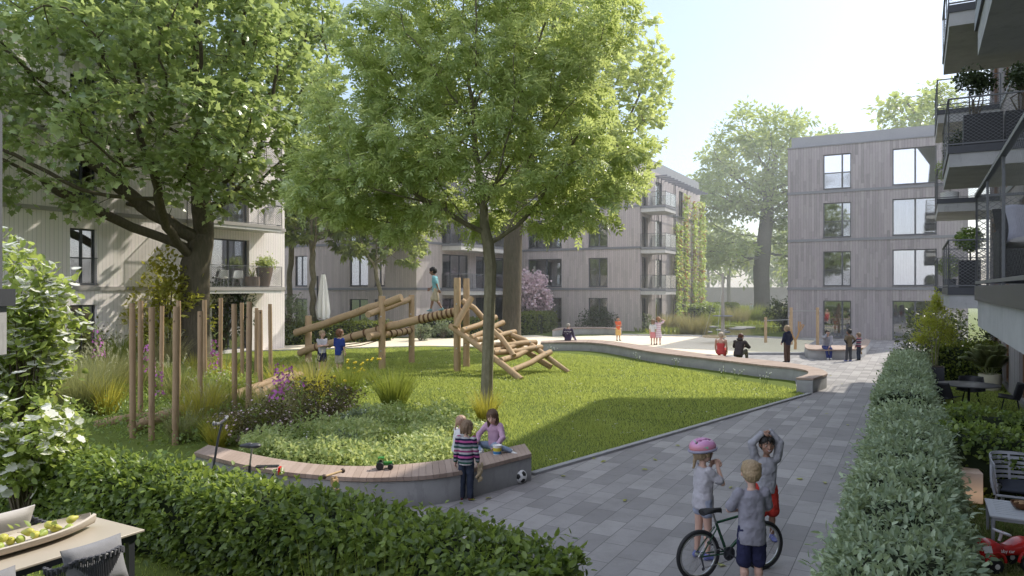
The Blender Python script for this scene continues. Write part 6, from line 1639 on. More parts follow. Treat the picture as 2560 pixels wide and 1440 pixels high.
mb = MB(); mb.tube([(-.12,-.018,.26),(-.06,-.018,.33),(.0,-.018,.30),(.04,-.018,.36),(.10,-.018,.38)], .012, 6); mb.build('emblem', M('orange_paint', (.50,.20,.06), .5), o)
# soccer ball
g = G(1300, 1208); o = thing('football', 'black and white football lying beside the end of the curved bench', 'ball', (g.x, g.y, .113), .4)
PHI = (1+5**.5)/2; ic = [Vector(v).normalized() for v in [(0,a,b*PHI) for a in (-1,1) for b in (-1,1)]+[(a,b*PHI,0) for a in (-1,1) for b in (-1,1)]+[(b*PHI,0,a) for a in (-1,1) for b in (-1,1)]]
bm = bmesh.new(); bmesh.ops.create_icosphere(bm, subdivisions=6, radius=.113)
rot = Euler((.5,.3,.2)).to_matrix()
for f in bm.faces:
    p = (rot @ f.calc_center_median()).normalized(); c = max(ic, key=lambda q: q.dot(p)); nb = sorted(ic, key=lambda q: -q.dot(c))[1:6]; ok = True
    for q in nb:
        e = (c+(q-c)/3).normalized()
        if p.dot(q-c) > e.dot(q-c): ok = False; break
    f.material_index = 1 if ok else 0; f.smooth = True
me = bpy.data.meshes.new('ball'); bm.to_mesh(me); bm.free(); link('ball', me, [M('ball_white', (.78,.78,.78), .35, .03, 9), M('ball_black', (.015,.015,.017), .35)], o)
# green toy tractor
g = G(962, 1172, .45); o = thing('toy_tractor', 'green toy tractor with grey wheels standing on the curved bench', 'toy', (g.x, g.y, .4505), R(8)); GT = M('green_plastic', (.03,.22,.03), .3, .08, 6)
mb = MB(); mb.box(-.02,.11,-.035,.035,.055,.105); mb.box(-.09,-.02,-.045,.045,.06,.085); mb.prism([(-.11,-.05),(-.04,-.05),(-.04,.05),(-.11,.05)], .085, .092); mb.build('body', GT, o, bev=.008)
mb = MB()
for x in (-.10,-.015):
    for y in (-.04,.04): mb.tube([(x,y,.08),(x*.9,y,.165)], .005, 5)
mb.box(-.10,-.005,-.05,.05,.165,.175); mb.build('cab', GT, o)
mb = MB(); mb.ball((-.06,0,.115), .025, 1, 1.1, .9); mb.cyl((.06,.015,.1), (.06,.015,.15), .006, n=6); mb.build('seat', BLACK, o)
for x, r_ in ((-.07,.058),(.085,.042)):
    for s in (-1,1):
        mb = MB(); T = Matrix.Translation((x, s*.068, r_)) @ Matrix.Rotation(R(90), 4, 'X'); mb.lathe([(r_*.55,-.02),(r_*.9,-.022),(r_,-.014),(r_,.014),(r_*.9,.022),(r_*.55,.02)], 20, T=T); w_ = mb.build('wheel', BLACK, o)
        mb = MB(); mb.lathe([(.001,-.018),(r_*.56,-.02),(r_*.56,.02),(.001,.018)], 18, T=T); mb.build('hub', GREYM if False else M('wheel_grey', (.42,.43,.44), .4), w_)
# chalk bucket
g = G(1243, 1136, .45); o = thing('bucket', 'small white chalk bucket with yellow and blue label on the bench', 'bucket', (g.x, g.y, .4505))
mb = MB(); mb.lathe([(.064,0),(.073,.145),(.076,.145),(.076,.155),(.068,.155),(.066,.14),(.001,.13)], 26); mb.build('tub', WHITEP, o)
mb = MB(); mb.lathe([(.0685,.058),(.0722,.115)], 26); mb.f = [f for f in mb.f if len(f) == 4]; mb.m = [0]*len(mb.f); mb.build('label_band', M('yellow_label', (.58,.52,.06), .5, .1, 20), o)
mb = MB(); mb.lathe([(.0652,.012),(.0685,.056)], 26); mb.f = [f for f in mb.f if len(f) == 4]; mb.m = [0]*len(mb.f); mb.build('label_band', M('blue_label', (.06,.22,.45), .5, .2, 25), o)
# ---------------------------------------------------------------- people
def ik(a, t, l1, l2, hint):
    d = t-a; L = min(d.length, (l1+l2)*.999); n = d.normalized(); t = a+n*L
    x = (l1*l1-l2*l2+L*L)/(2*L); h_ = math.sqrt(max(0, l1*l1-x*x)); q = hint-n*hint.dot(n)
    q = q.normalized() if q.length > 1e-6 else n.orthogonal().normalized()
    return a+n*x+q*h_, t
def remeshed(mb, name, vox, mat, parent, sm=6, extra=None):
    me = mb.mesh('tmp'); o = bpy.data.objects.new('tmp', me); COL.objects.link(o)
    r = o.modifiers.new('r', 'REMESH'); r.mode = 'VOXEL'; r.voxel_size = vox; r.use_smooth_shade = True
    s = o.modifiers.new('s', 'SMOOTH'); s.factor = .5; s.iterations = sm
    fold = {'shirt': (.07, .022), 'sweater': (.07, .024), 'hooded_jacket': (.08, .03), 'trousers': (.06, .018), 'shorts': (.06, .018), 'top': (.06, .012), 'hair': (.022, .016)}.get(name)
    if fold:
        tx = bpy.data.textures.get(name) or bpy.data.textures.new(name, 'CLOUDS'); tx.noise_scale = fold[0]; tx.noise_depth = 2
        dm = o.modifiers.new('d', 'DISPLACE'); dm.texture = tx; dm.strength = fold[1]; dm.mid_level = .42; dm.texture_coords = 'LOCAL'
    dg = bpy.context.evaluated_depsgraph_get(); m2 = bpy.data.meshes.new_from_object(o.evaluated_get(dg)); bpy.data.objects.remove(o); bpy.data.meshes.remove(me)
    if extra is not None and extra.v:
        bm = bmesh.new(); bm.from_mesh(m2); e = extra.mesh('e'); bm.from_mesh(e); bm.to_mesh(m2); bm.free(); bpy.data.meshes.remove(e)
        m2.polygons.foreach_set('use_smooth', [True]*len(m2.polygons))
    m2.materials.clear()
    return link(name, m2, mat, parent)
def loft(mb, secs, side, n=20):
    """secs: (centre, rx, ry, up-direction); rings of ellipses across the spine"""
    vs = []; fs = []
    for i, (c, rx, ry) in enumerate(secs):
        t = (secs[min(i+1, len(secs)-1)][0]-secs[max(i-1, 0)][0]).normalized(); x = (side-t*side.dot(t)).normalized(); y = t.cross(x)
        for k in range(n):
            a = 2*math.pi*k/n; ca, sa = math.cos(a), math.sin(a); e = .86
            vs.append(c+x*rx*math.copysign(abs(ca)**e, ca)+y*ry*math.copysign(abs(sa)**e, sa))
    for i in range(len(secs)-1):
        for k in range(n): fs.append((i*n+k, i*n+(k+1) % n, (i+1)*n+(k+1) % n, (i+1)*n+k))
    fs += [tuple(reversed(range(n))), tuple((len(secs)-1)*n+k for k in range(n))]
    mb.add(vs, fs)
SKIN = {'light': M('fair_skin', (.58, .37, .29), .55, .06, 6, spec=.35), 'mid': M('tan_skin', (.40, .235, .165), .55, .06, 6, spec=.35), 'dark': M('brown_skin', (.29, .165, .115), .5, .06, 6, spec=.4)}
EYEW = M('eye_white', (.75, .73, .70), .25); EYED = M('eye_iris', (.06, .035, .02), .2); LIP = M('lips', (.42, .16, .14), .45); TEETH = M('teeth', (.80, .78, .74), .35)
def striped(name, cols, freq, axis=2):
    m, nt, N, L = nodes(name); co = objco(nt); s = N('ShaderNodeSeparateXYZ'); L(co, s.inputs[0]); w_ = noise(nt, 3, 2, co)
    t = math_(nt, 'FRACT', math_(nt, 'ADD', math_(nt, 'MULTIPLY', s.outputs[axis], freq), math_(nt, 'MULTIPLY', w_.outputs[0], .12)))
    r = N('ShaderNodeValToRGB'); r.color_ramp.interpolation = 'CONSTANT'; L(t, r.inputs[0]); e = r.color_ramp.elements
    e[0].position = 0; e[0].color = (*cols[0], 1); e[1].position = 1/len(cols); e[1].color = (*cols[1], 1)
    for k in range(2, len(cols)): q = e.new(k/len(cols)); q.color = (*cols[k], 1)
    return finish(m, nt, r.outputs[0], .9, w_.outputs[0], .2, .004, 0, .1)
def wrinkle(name, col, var=.12):
    if name in _MC: return _MC[name]
    m, nt, N, L = nodes(name); co = objco(nt); n = noise(nt, 9, 3, co, .5); n2 = noise(nt, 220, 2, co)
    c = mixc(nt, tuple(x*(1-var*1.6) for x in col), tuple(min(1, x*(1+var)) for x in col), n.outputs[0])
    finish(m, nt, c, .88, n.outputs[0], .7, .035, 0, .12); _MC[name] = m; return m
def hairmat(name, col):
    if name in _MC: return _MC[name]
    m, nt, N, L = nodes(name); n = noise(nt, 60, 3, objco(nt, (1, 1, .12)))
    c = mixc(nt, tuple(x*.6 for x in col), tuple(min(1, x*1.35) for x in col), n.outputs[0]); finish(m, nt, c, .5, n.outputs[0], .6, .01, 0, .35); _MC[name] = m; return m
def person(label, loc, rz, h, skin='light', child=True, pose=None, top=None, bottom=None, hair=None, shoes=None, vox=.012, group=None, extras=None):
    """pose in units of body height, x to the person's right, y forward, z up; loc is the point under the pelvis at ground level"""
    p = pose or {}; o = thing('person', label, 'person', loc, rz, group); V = lambda q: Vector(q)*h; S = SKIN[skin]
    pel = V(p.get('pelvis', (0,0,.515))); chest = V(p.get('chest', (0,.005,.69))); neck = V(p.get('neck', (0,-.004,.815)))
    sy = p.get('sh_yaw', 0.); hy = p.get('hip_yaw', sy*.3)
    side = Vector((math.cos(sy), math.sin(sy), 0)); hside = Vector((math.cos(hy), math.sin(hy), 0))
    up = (neck-pel).normalized(); side = (side-up*side.dot(up)*.6).normalized()
    hh = (.178 if child else .140)*h; shw = (.098 if child else .108)*h; hpw = .050*h
    l1, l2 = .160*h, .142*h; t1, t2 = .238*h, .232*h
    shR, shL = neck-up*.032*h+side*shw, neck-up*.032*h-side*shw
    eR, wR = ik(shR, V(p.get('rh', (.15,.03,.47))), l1, l2, Vector(p.get('re', (.35,-1,-.2)))); eL, wL = ik(shL, V(p.get('lh', (-.15,.03,.47))), l1, l2, Vector(p.get('le', (-.35,-1,-.2))))
    hpR, hpL = pel+hside*hpw, pel-hside*hpw
    kR, aR = ik(hpR, V(p.get('rf', (.06,0,.045))), t1, t2, Vector(p.get('rk', (.1,1,0)))); kL, aL = ik(hpL, V(p.get('lf', (-.06,0,.045))), t1, t2, Vector(p.get('lk', (-.1,1,0))))
    fw = side.cross(up)*-1
    fw = up.cross(side)
    # head frame
    Hm = Matrix.Rotation(p.get('yaw', 0), 4, 'Z') @ Matrix.Rotation(p.get('pitch', 0), 4, 'X') @ Matrix.Rotation(p.get('roll', 0), 4, 'Y')
    hc = neck+up*.03*h*.5+(Hm @ Vector((0,.10*hh,.56*hh)))
    HT = Matrix.Translation(hc) @ Hm
    hp = lambda x, y, z: HT @ Vector((x*hh, y*hh, z*hh))
    body = MB()
    tor = [(pel-up*.045*h, .066, .052), (pel, .080, .060), (pel*.6+chest*.4, .072, .052), (chest, .084, .058), (chest*.45+neck*.55, .088, .055), (neck-up*.03*h, .068, .046), (neck-up*.005*h, .034, .034)]
    loft(body, [(c, a*h, b*h) for c, a, b in tor], side)
    body.cap(neck-up*.03*h, hc-HT.to_3x3() @ Vector((0,.05*hh,.1*hh)), .029*h if child else .033*h)
    for s, e, w_ in ((shR, eR, wR), (shL, eL, wL)):
        body.cap(s, e, .031*h, .024*h); body.cap(e, w_, .0245*h, .0155*h)
    for q, k, a in ((hpR, kR, aR), (hpL, kL, aL)):
        body.cap(q, k, .050*h, .034*h); body.cap(k, a, .034*h, .0205*h); body.cap(k*.65+a*.35-fw*.006*h, k*.4+a*.6, .034*h, .026*h)
    # skull, jaw, nose, ears
    Hr = HT.to_3x3().to_4x4()
    body.ball(hp(0,-.04,.09), hh, .385, .455, .40, T=Hr); body.ball(hp(0,.10,-.18), hh, .29, .30, .32, T=Hr); body.ball(hp(0,.22,-.36), hh*.14, 1.1, .9, .8, T=Hr)
    body.cap(hp(0,.385,.02), hp(0,.45,-.13), .045*hh, .062*hh); body.ball(hp(0,.36,-.10), hh*.10, 1.3, .8, .7, T=Hr)
    for s in (1, -1): body.ball(hp(.385*s,-.02,-.07), hh*.10, .45, .8, 1.15, T=Hr); body.ball(hp(.20*s,.26,-.10), hh*.12, 1, .7, .8, T=Hr)
    # hands: palm and five fingers
    fingers = MB()
    for s, e, w_, key in ((1, eR, wR, 'r'), (-1, eL, wL, 'l')):
        d = V(p[key+'hd']).normalized() if key+'hd' in p else (w_-e).normalized(); nrm = Vector(p.get(key+'pn', (-s, 0, 0))); nrm = (nrm-d*nrm.dot(d)); nrm = nrm.normalized() if nrm.length > 1e-5 else d.orthogonal().normalized()
        x = d.cross(nrm).normalized(); ps = .050*h; cur = p.get(key+'c', .5)
        body.cap(w_, w_+d*ps*.35, .0155*h, .017*h)
        for q in (-.5, -.17, .17, .5): body.cap(w_+d*ps*.25+x*q*.022*h, w_+d*ps*.95+x*q*.034*h, .0095*h, .0085*h)
        tx = x if (x.dot(fw)+.3*x.z) > 0 else -x
        if key+'t' in p: tx = x*p[key+'t']
        for k, (q, L) in enumerate(zip((.5,.17,-.17,-.5), (.036,.041,.038,.030))):
            b = w_+d*ps*.9+tx*q*.034*h; pts = [b-d*.008*h, b]; dd = d.copy(); c_ = b
            for j, f in enumerate((.42,.33,.25)):
                an = cur*(.55, .75, .6)[j]*1.25; dd = (dd*math.cos(an)+nrm*math.sin(an)).normalized(); c_ = c_+dd*L*h*f*1.15; pts.append(c_)
            fingers.tube(pts, [.0080*h,.0080*h,.0075*h,.0066*h,.0050*h], 7)
        b = w_+d*ps*.25+tx*.016*h; q1 = b+(tx*.75+d*.6+nrm*.25)*.020*h; q2 = q1+(tx*.25+d*.9+nrm*.4)*.018*h; q3 = q2+(d*.9+nrm*(.3+cur*.6)-tx*.15)*.014*h
        fingers.tube([b, q1, q2, q3], [.010*h,.0095*h,.0085*h,.0060*h], 7)
    remeshed(body, 'body', vox*.75, S, o, 5, fingers)
    # face
    if p.get('face', True):
        for s in (1, -1):
            mb = MB(); mb.ball(hp(.145*s,.355,.015), hh*.044, 1.2, .6, .66, T=Hr, n=12, m=8); e_ = mb.build('eye', EYEW, o)
            mb = MB(); mb.ball(hp(.142*s,.378,.012), hh*.031, 1, .55, .95, T=Hr, n=10, m=7); mb.build('iris', EYED, e_)
            mb = MB(); mb.tube([hp(.235*s,.325,.105), hp(.15*s,.385,.135), hp(.07*s,.40,.115)], [.010*hh,.016*hh,.012*hh], 5); mb.build('eyebrow', hair[1] if hair else EYED, o)
        sm = p.get('smile', .3); mb = MB(); pts = [hp(x*.30, .405-.35*(x*.5)**2*1.1-.015, -.235+sm*.10*(2*x)**2*1.0-.02) for x in np.linspace(-.5,.5,9)]
        mb.tube(pts, [.006*hh]+[(.016+.010*(sm > .6))*hh]*7+[.006*hh], 6); mo = mb.build('mouth', LIP, o)
        if sm > .6: mb = MB(); mb.tube([q+Hm.to_3x3() @ Vector((0,.014*hh,.004*hh)) for q in pts[1:-1]], [.005*hh]+[.015*hh]*5+[.005*hh], 6); mb.build('teeth', TEETH, mo)
    # hair
    if hair:
        style, hm = hair; mb = MB(); mb.ball(hp(0,-.075,.135), hh, .42, .475, .405, T=Hr); mb.ball(hp(0,-.20,-.02), hh, .385, .36, .38, T=Hr)
        if style == 'short':
            rg = random.Random(len(label)); 
            for k in range(16): a = rg.uniform(0, 6.28); q = rg.uniform(.1,.36); mb.ball(hp(q*math.cos(a), -.06+q*1.05*math.sin(a), .47-.55*q*q*1.9), hh*.085, 1, 1, .7, T=Hr, n=8, m=6)
            for s in (1,-1): mb.ball(hp(.37*s,.03,.08), hh*.10, .4, 1, 1.3, T=Hr)
        if style in ('long', 'bob', 'pony', 'bun', 'tail'):
            for s in (1,-1): mb.cap(hp(.30*s,.06,.25), hp(.385*s,.0,-.12), .10*hh, .085*hh)
        if style == 'long':
            for s in (1,-1): mb.cap(hp(.36*s,-.02,-.1), hp(.33*s,.12,-.95), .12*hh, .09*hh)
            for x in (-.22,0,.22): mb.cap(hp(x,-.34,-.1), hp(x*1.1,-.36,-.85), .15*hh, .10*hh)
        if style == 'bob':
            for x in (-.3,-.1,.1,.3): mb.cap(hp(x,-.32+abs(x)*.4,0), hp(x*1.2,-.30+abs(x)*.5,-.42), .15*hh, .10*hh)
        if style == 'pony': mb.ball(hp(0,-.50,.12), hh*.13); mb.cap(hp(0,-.56,.08), hp(0,-.60,-.55), .11*hh, .05*hh)
        if style == 'tail': mb.cap(hp(0,-.46,-.22), hp(-.12,-.52,-.75), .10*hh, .05*hh)
        if style == 'bun': mb.ball(hp(0,-.50,.20), hh*.19)
        if style == 'curly':
            rg = random.Random(5)
            for k in range(30): a = rg.uniform(0, 6.28); q = rg.uniform(0,.42); mb.ball(hp(q*math.cos(a), -.10+q*math.sin(a), .45-.9*q*q), hh*.10, n=8, m=6)
        remeshed(mb, 'hair', vox*.7, hm, o, 3)
    # clothes
    g_ = .011*h
    def sleeve(mb, s, e, w_, L, r0=.0, loose=.006):
        mb.cap(s+up*.002*h, e, .036*h+loose*h, .031*h+loose*h) if L >= 1 else mb.cap(s, s.lerp(e, L), .034*h+loose*h, .034*h+loose*h*1.2)
        if L > 1: mb.cap(e, e.lerp(w_, L-1), .031*h+loose*h, .023*h+loose*h*.8)
    if top:
        kind, m_, L = top[:3]; low = top[3] if len(top) > 3 else .02; loose = top[4] if len(top) > 4 else 0.0
        mb = MB(); b0 = pel-up*low*h
        secs = [(b0, .088+loose, .070+loose), (pel+up*.03*h, .090+loose*.8, .070+loose*.8), (pel*.6+chest*.4, .084+loose*.6, .064+loose*.6), (chest, .094+loose*.3, .068+loose*.3), (chest*.45+neck*.55, .096, .064), (neck-up*.028*h, .073, .053), (neck-up*.008*h, .040, .040)]
        if kind == 'strap': secs = secs[:4]+[(chest*.75+neck*.25, .093, .066)]
        loft(mb, [(c, a*h, b*h) for c, a, b in secs], side)
        if L > 0:
            for s, e, w_ in ((shR, eR, wR), (shL, eL, wL)): sleeve(mb, s, e, w_, L)
        if kind == 'hood': mb.ball(neck-fw*.055*h+up*.012*h, .062*h, 1.15, .75, .62); mb.tube([neck+(side*math.cos(t)+fw*math.sin(t))*.048*h+up*(.005-.012*math.sin(t))*h for t in [2*math.pi*k/14 for k in range(14)]], .018*h, 7, closed=True)
        t_ = remeshed(mb, {'shirt':'shirt','hood':'hooded_jacket','strap':'top','sweater':'sweater'}[kind], vox, m_, o, 3)
        if kind == 'strap':
            mb = MB()
            for s in (1,-1): mb.tube([chest*.7+neck*.3+side*s*.055*h-fw*.062*h, neck+side*s*.052*h-up*.018*h, chest*.7+neck*.3+side*s*.055*h+fw*.062*h], .006*h, 6)
            mb.build('strap', m_, t_)
    if bottom:
        kind, m_, L = bottom[:3]; fl = bottom[3] if len(bottom) > 3 else 0.0
        mb = MB()
        if kind == 'skirt':
            z1 = L; secs = [(pel+up*.055*h, .082, .064)]
            kn = (kR+kL)/2; dn = (kn-pel)
            for t in (.25,.5,.75,1.0): secs.append((pel+dn*t*z1, .088+fl*t, .072+fl*t))
            loft(mb, [(c, a*h, b*h) for c, a, b in secs], hside, 28); mb.build('skirt', m_, o)
        else:
            loft(mb, [(pel+up*.06*h, .080*h, .062*h), (pel+up*.02*h, .088*h, .069*h), (pel-up*.03*h, .086*h, .068*h), (pel-up*.055*h, .070*h, .055*h)], hside)
            for q, k, a in ((hpR, kR, aR), (hpL, kL, aL)):
                mb.cap(q, q.lerp(k, min(L, 1)), .056*h, ((.056 if L < 1 else .041)+fl)*h) if L <= 1 else (mb.cap(q, k, .056*h, .041*h+fl*h*.5), mb.cap(k, k.lerp(a, L-1), .041*h+fl*h*.5, (.031+fl)*h))
            remeshed(mb, 'trousers' if L > 1.4 else 'shorts', vox, m_, o, 3)
    if shoes:
        for k_, (k, a, ky) in enumerate(((kR, aR, p.get('rfy', .12)), (kL, aL, p.get('lfy', -.12)))):
            fd = Vector(p['rfd' if k_ == 0 else 'lfd']) if ('rfd' if k_ == 0 else 'lfd') in p else Vector((math.sin(ky), math.cos(ky), 0))
            fd = fd.normalized(); sd = fd.cross(Vector((0,0,1))).normalized(); un = sd.cross(fd)
            if p.get('rfd' if k_ == 0 else 'lfd') is None: un = Vector((0,0,1))
            mb = MB(); b = a-un*.022*h
            loft(mb, [(b-fd*.035*h, .012*h, .014*h), (b-fd*.028*h, .021*h, .024*h), (b, .024*h, .026*h), (b+fd*.04*h-un*.004*h, .026*h, .020*h), (b+fd*.075*h-un*.009*h, .026*h, .014*h), (b+fd*.095*h-un*.011*h, .016*h, .010*h)], un if False else sd, 14)
            mb.cap(a+un*.006*h, a-un*.012*h, .023*h, .024*h, 10)
            remeshed(mb, 'shoe', max(vox*.6, .006), shoes, o, 2)
    o['_'] = 0; del o['_']
    return o, dict(hp=hp, HT=HT, Hr=Hr, hh=hh, chest=chest, pel=pel, neck=neck, wR=wR, wL=wL, up=up, side=side, fw=fw, h=h, eR=eR, eL=eL)
def face_to(p0, p1): d = p1-p0; return math.atan2(d.y, d.x)-math.pi/2
BLOND = hairmat('blond_hair', (.34, .25, .15)); BROWN = hairmat('brown_hair', (.10, .06, .035)); DKH = hairmat('black_hair', (.018, .015, .014)); GINGER = hairmat('ginger_hair', (.28, .13, .06)); GREYH = hairmat('grey_hair', (.42, .41, .40)); FAIRB = hairmat('light_brown_hair', (.20, .135, .085))
W_ = lambda n, c: wrinkle(n, c)
LGREY = W_('light_grey_shirt', (.47, .455, .49)); MGREY = W_('mid_grey_shirt', (.28, .275, .32)); JEAN = W_('dark_denim', (.045, .055, .085)); JEANL = W_('light_denim', (.26, .33, .45)); RED = W_('red_cloth', (.44, .045, .035)); NAVY = W_('navy_cloth', (.030, .032, .075)); WHT = W_('white_cloth', (.66, .66, .68))
SH_B = M('blue_shoe', (.16, .18, .42), .6); SH_W = M('white_shoe', (.65, .64, .62), .6); SH_D = M('dark_shoe', (.03, .03, .035), .6); SH_BR = M('brown_shoe', (.12, .07, .045), .6)
# --- three children around the green bicycle
def gp(px, Y): return Vector(((px-CX)/FOC*Y, Y, 0))
o, d = person('girl in a pink orange bike helmet and white tee fastening her chin strap', gp(1757, 8.5), R(-72), 1.34, 'light', pose=dict(yaw=R(-3), pitch=R(2), rh=(.055,.115,.80), re=(.6,-.1,-1), rhd=(-.3,.25,.9), rpn=(-1,.2,0), rc=.7, lh=(-.06,.12,.79), le=(-.6,-.1,-1), lhd=(.4,.1,.9), lpn=(1,.2,0), lc=.7, rf=(.045,.02,.045), lf=(-.055,-.03,.045)),
    top=('shirt', LGREY, .75, .07, .012), bottom=('shorts', W_('pale_denim_shorts', (.34,.37,.47)), .42), hair=('tail', BLOND), shoes=SH_B, vox=.010)
hp, hh, Hr = d['hp'], d['hh'], d['Hr']
m, nt, N, L = nodes('helmet_shell'); co = objco(nt); s = N('ShaderNodeSeparateXYZ'); L(co, s.inputs[0]); n_v = noise(nt, 14, 2, co)
ramp = N('ShaderNodeValToRGB'); L(math_(nt, 'MULTIPLY_ADD', s.outputs[2], 5.2, -6.33), ramp.inputs[0]); e = ramp.color_ramp.elements; e[0].position = .1; e[0].color = (.62,.22,.10,1); e[1].position = .75; e[1].color = (.62,.30,.52,1)
dots = math_(nt, 'GREATER_THAN', n_v.outputs[0], .66); finish(m, nt, mixc(nt, ramp.outputs[0], (.30,.52,.38), dots), .35)
mb = MB(); mb.ball(hp(0,-.06,.26), hh, .56, .68, .44, T=Hr, n=28, m=18)
vs = [Vector(v) for v in mb.v]; inv = d['HT'].inverted(); keep = []
for f in mb.f:
    q = [inv @ vs[i]/1.0 for i in f]; c = sum(q, Vector())/len(q); c = c/hh
    slot = c.z > .42 and abs(abs(c.x)-.22) < .055 and -.55 < c.y < .38 or (c.z > .42 and abs(c.x) < .035 and -.5 < c.y < .2)
    if c.z > .12-.10*max(0,-c.y) and not slot: keep.append(f)
mb.f = keep; mb.m = [0]*len(keep); ho = mb.build('helmet', m, o, fix=False); so2 = ho.modifiers.new('t', 'SOLIDIFY'); so2.thickness = .035; so2.offset = -1
mb = MB(); mb.tube([hp(.56*math.cos(t), -.06+.68*math.sin(t), .13+.05*math.sin(t)) for t in [2*math.pi*k/28 for k in range(28)]], .035*hh*2, 7, closed=True); mb.build('rim', M('lilac_grey_plastic', (.28,.27,.36), .5), ho)
mb = MB(); mb.tube([hp(.40,.18,.14), hp(.38,.16,-.15), hp(.16,.22,-.50), hp(0,.24,-.54), hp(-.16,.22,-.50), hp(-.38,.16,-.15), hp(-.40,.18,.14)], .022*hh, 5); mb.tube([hp(.38,.1,-.13), hp(.43,-.2,.1)], .02*hh, 5); mb.build('strap', BLACK, ho)
mb = MB(); mb.cap(hp(0,.52,.20), hp(0,.66,.16), .10*hh, .05*hh); mb.build('visor', bpy.data.materials['helmet_shell'], ho)

o, d = person('smiling curly haired child in grey sweater and red shorts holding both arms over the head', gp(1916, 9.12), R(174), 1.30, 'dark', pose=dict(yaw=R(4), pitch=R(-4), smile=1.0, rh=(.045,.030,1.035), re=(1,.1,.1), rhd=(-1,.05,-.16), rpn=(0,.1,-1), rc=.3, lh=(-.04,-.02,1.05), le=(-1,.1,.1), lhd=(1,.05,-.16), lpn=(0,.1,-1), lc=.3, rf=(.05,.03,.045), lf=(-.06,-.03,.045)),
    top=('sweater', W_('grey_sweater', (.34,.34,.37)), 1.92, .05, .004), bottom=('shorts', RED, .93, .012), hair=('curly', DKH), shoes=SH_B, vox=.010)
mb = MB(); loft(mb, [(d['pel']+Vector((0,0,.0)), .112, .094), (d['pel']+Vector((0,0,.028)), .113, .095)], d['side']); mb.build('waistband', WHT, o)
o, d = person('blond boy seen from behind in grey tee and navy cargo shorts at the bicycle', gp(1879, 7.42), R(4), 1.37, 'light', pose=dict(yaw=R(-14), pitch=R(-9), rh=(.06,.16,.60), re=(1,-.5,-.3), rhd=(-1,.3,.1), rpn=(0,-1,0), lh=(-.05,.15,.61), le=(-1,-.5,-.3), lhd=(1,.3,0), lpn=(0,-1,0), rf=(.055,.0,.045), lf=(-.055,.0,.045)),
    top=('shirt', MGREY, .8, .105, .012), bottom=('shorts', NAVY, 1.0, .016), hair=('short', BLOND), shoes=SH_W, vox=.010)
mb = MB(); h = 1.37
for s in (1, -1): pillow(mb, (0,0,0), .018, .085, .105, Matrix.Translation((s*.118, .0, .46)) )
mb.build('cargo_pocket', NAVY, o)

# --- three children at the front bench
q = G(1240, 1122, .45)
o, d = person('girl with long brown hair and pink top sitting on the bench beside the bucket', Vector((q.x-.02, q.y+.02, .45-.045)), R(152), 1.28, 'light', pose=dict(pelvis=(0,0,.075), chest=(0,.01,.25), neck=(0,.035,.375), pitch=R(-24), yaw=R(14), rf=(.05,.26,.055), rk=(1,.6,.12), lf=(-.30,.10,.055), lk=(-1,1,.1), rh=(.15,.20,.14), re=(1,-.4,-.2), lh=(-.13,.19,.12), le=(-1,-.4,-.2), rc=.6, lc=.5, rfd=(.3,1,.02), lfd=(-1,.1,.02)),
    top=('sweater', W_('pink_jersey', (.52,.34,.46)), 1.85, .03), bottom=('trousers', JEANL, 1.95), hair=('long', BROWN), shoes=SH_W, vox=.010)
mb = MB(); c = d['chest']+d['fw']*.077; mb.ball(c+Vector((.03,0,.02)), .02, 1, .25, 1); mb.build('heart_print', RED, o)
q = G(1143, 1128, .45)
o, d = person('small fair child in a white shirt sitting on the bench behind the striped boy', Vector((q.x, q.y+.05, .45-.05)), R(-50), 1.06, 'light', pose=dict(pelvis=(0,0,.08), chest=(0,.02,.26), neck=(0,.05,.39), pitch=R(-4), yaw=R(-20), rf=(.06,.30,.05), rk=(.5,1,.6), lf=(-.05,.31,.05), lk=(-.5,1,.6), rh=(.13,.24,.16), lh=(-.12,.25,.16), rc=.5, lc=.5),
    top=('shirt', WHT, .8, .06, .012), bottom=('trousers', JEANL, 1.9), hair=('tail', hairmat('strawberry_hair', (.40,.26,.19))), shoes=SH_W, vox=.010)
STR = striped('striped_jersey', [(.02,.025,.06),(.42,.42,.44),(.30,.06,.16),(.50,.46,.48),(.03,.10,.07),(.25,.27,.30),(.02,.025,.05),(.42,.10,.26)], 4.4)
q = G(1165, 1250)
o, d = person('boy in a striped jersey and dark jeans seen from behind standing at the bench', q, R(-8), 1.17, 'light', pose=dict(yaw=R(-18), pitch=R(-8), rh=(.15,.035,.47), lh=(-.145,.03,.48), rf=(.055,0,.045), lf=(-.055,0,.045), rc=.9),
    top=('sweater', STR, 1.9, .06, .010), bottom=('trousers', JEAN, 1.97, .010), hair=('bob', FAIRB), shoes=M('maroon_shoe', (.12,.03,.04), .6), vox=.009)
wr = o.location+Matrix.Rotation(R(-8), 3, 'Z') @ d['wR']
TEDDY = M('plush_fur', (.50,.40,.26), .95, .3, 30, bs=.8, bd=.02); t = thing('teddy_bear', 'pale plush bear hanging from the hand of the striped boy', 'soft toy', wr+Vector((.03,.02,-.06)), R(60)); mb = MB()
mb.ball((0,0,-.09), .050, 1, .85, 1.25); mb.ball((0,0,-.20), .045); mb.cap((.03,0,-.06),(.085,.01,-.02), .020); mb.cap((-.03,0,-.06),(-.04,0,.02), .018); mb.cap((.03,0,-.04),(.06,0,.01), .022); mb.cap((-.03,0,-.13),(-.075,.01,-.16), .022)
for s in (1,-1): mb.ball((.032*s,0,-.235), .017)
mb.ball((0,.04,-.205), .02); remeshed(mb, 'body', .006, TEDDY, t, 2)
mb = MB(); mb.ball((.016,.043,-.19), .005); mb.ball((-.016,.043,-.19), .005); mb.ball((0,.06,-.207), .006); mb.build('face', BLACK, t)

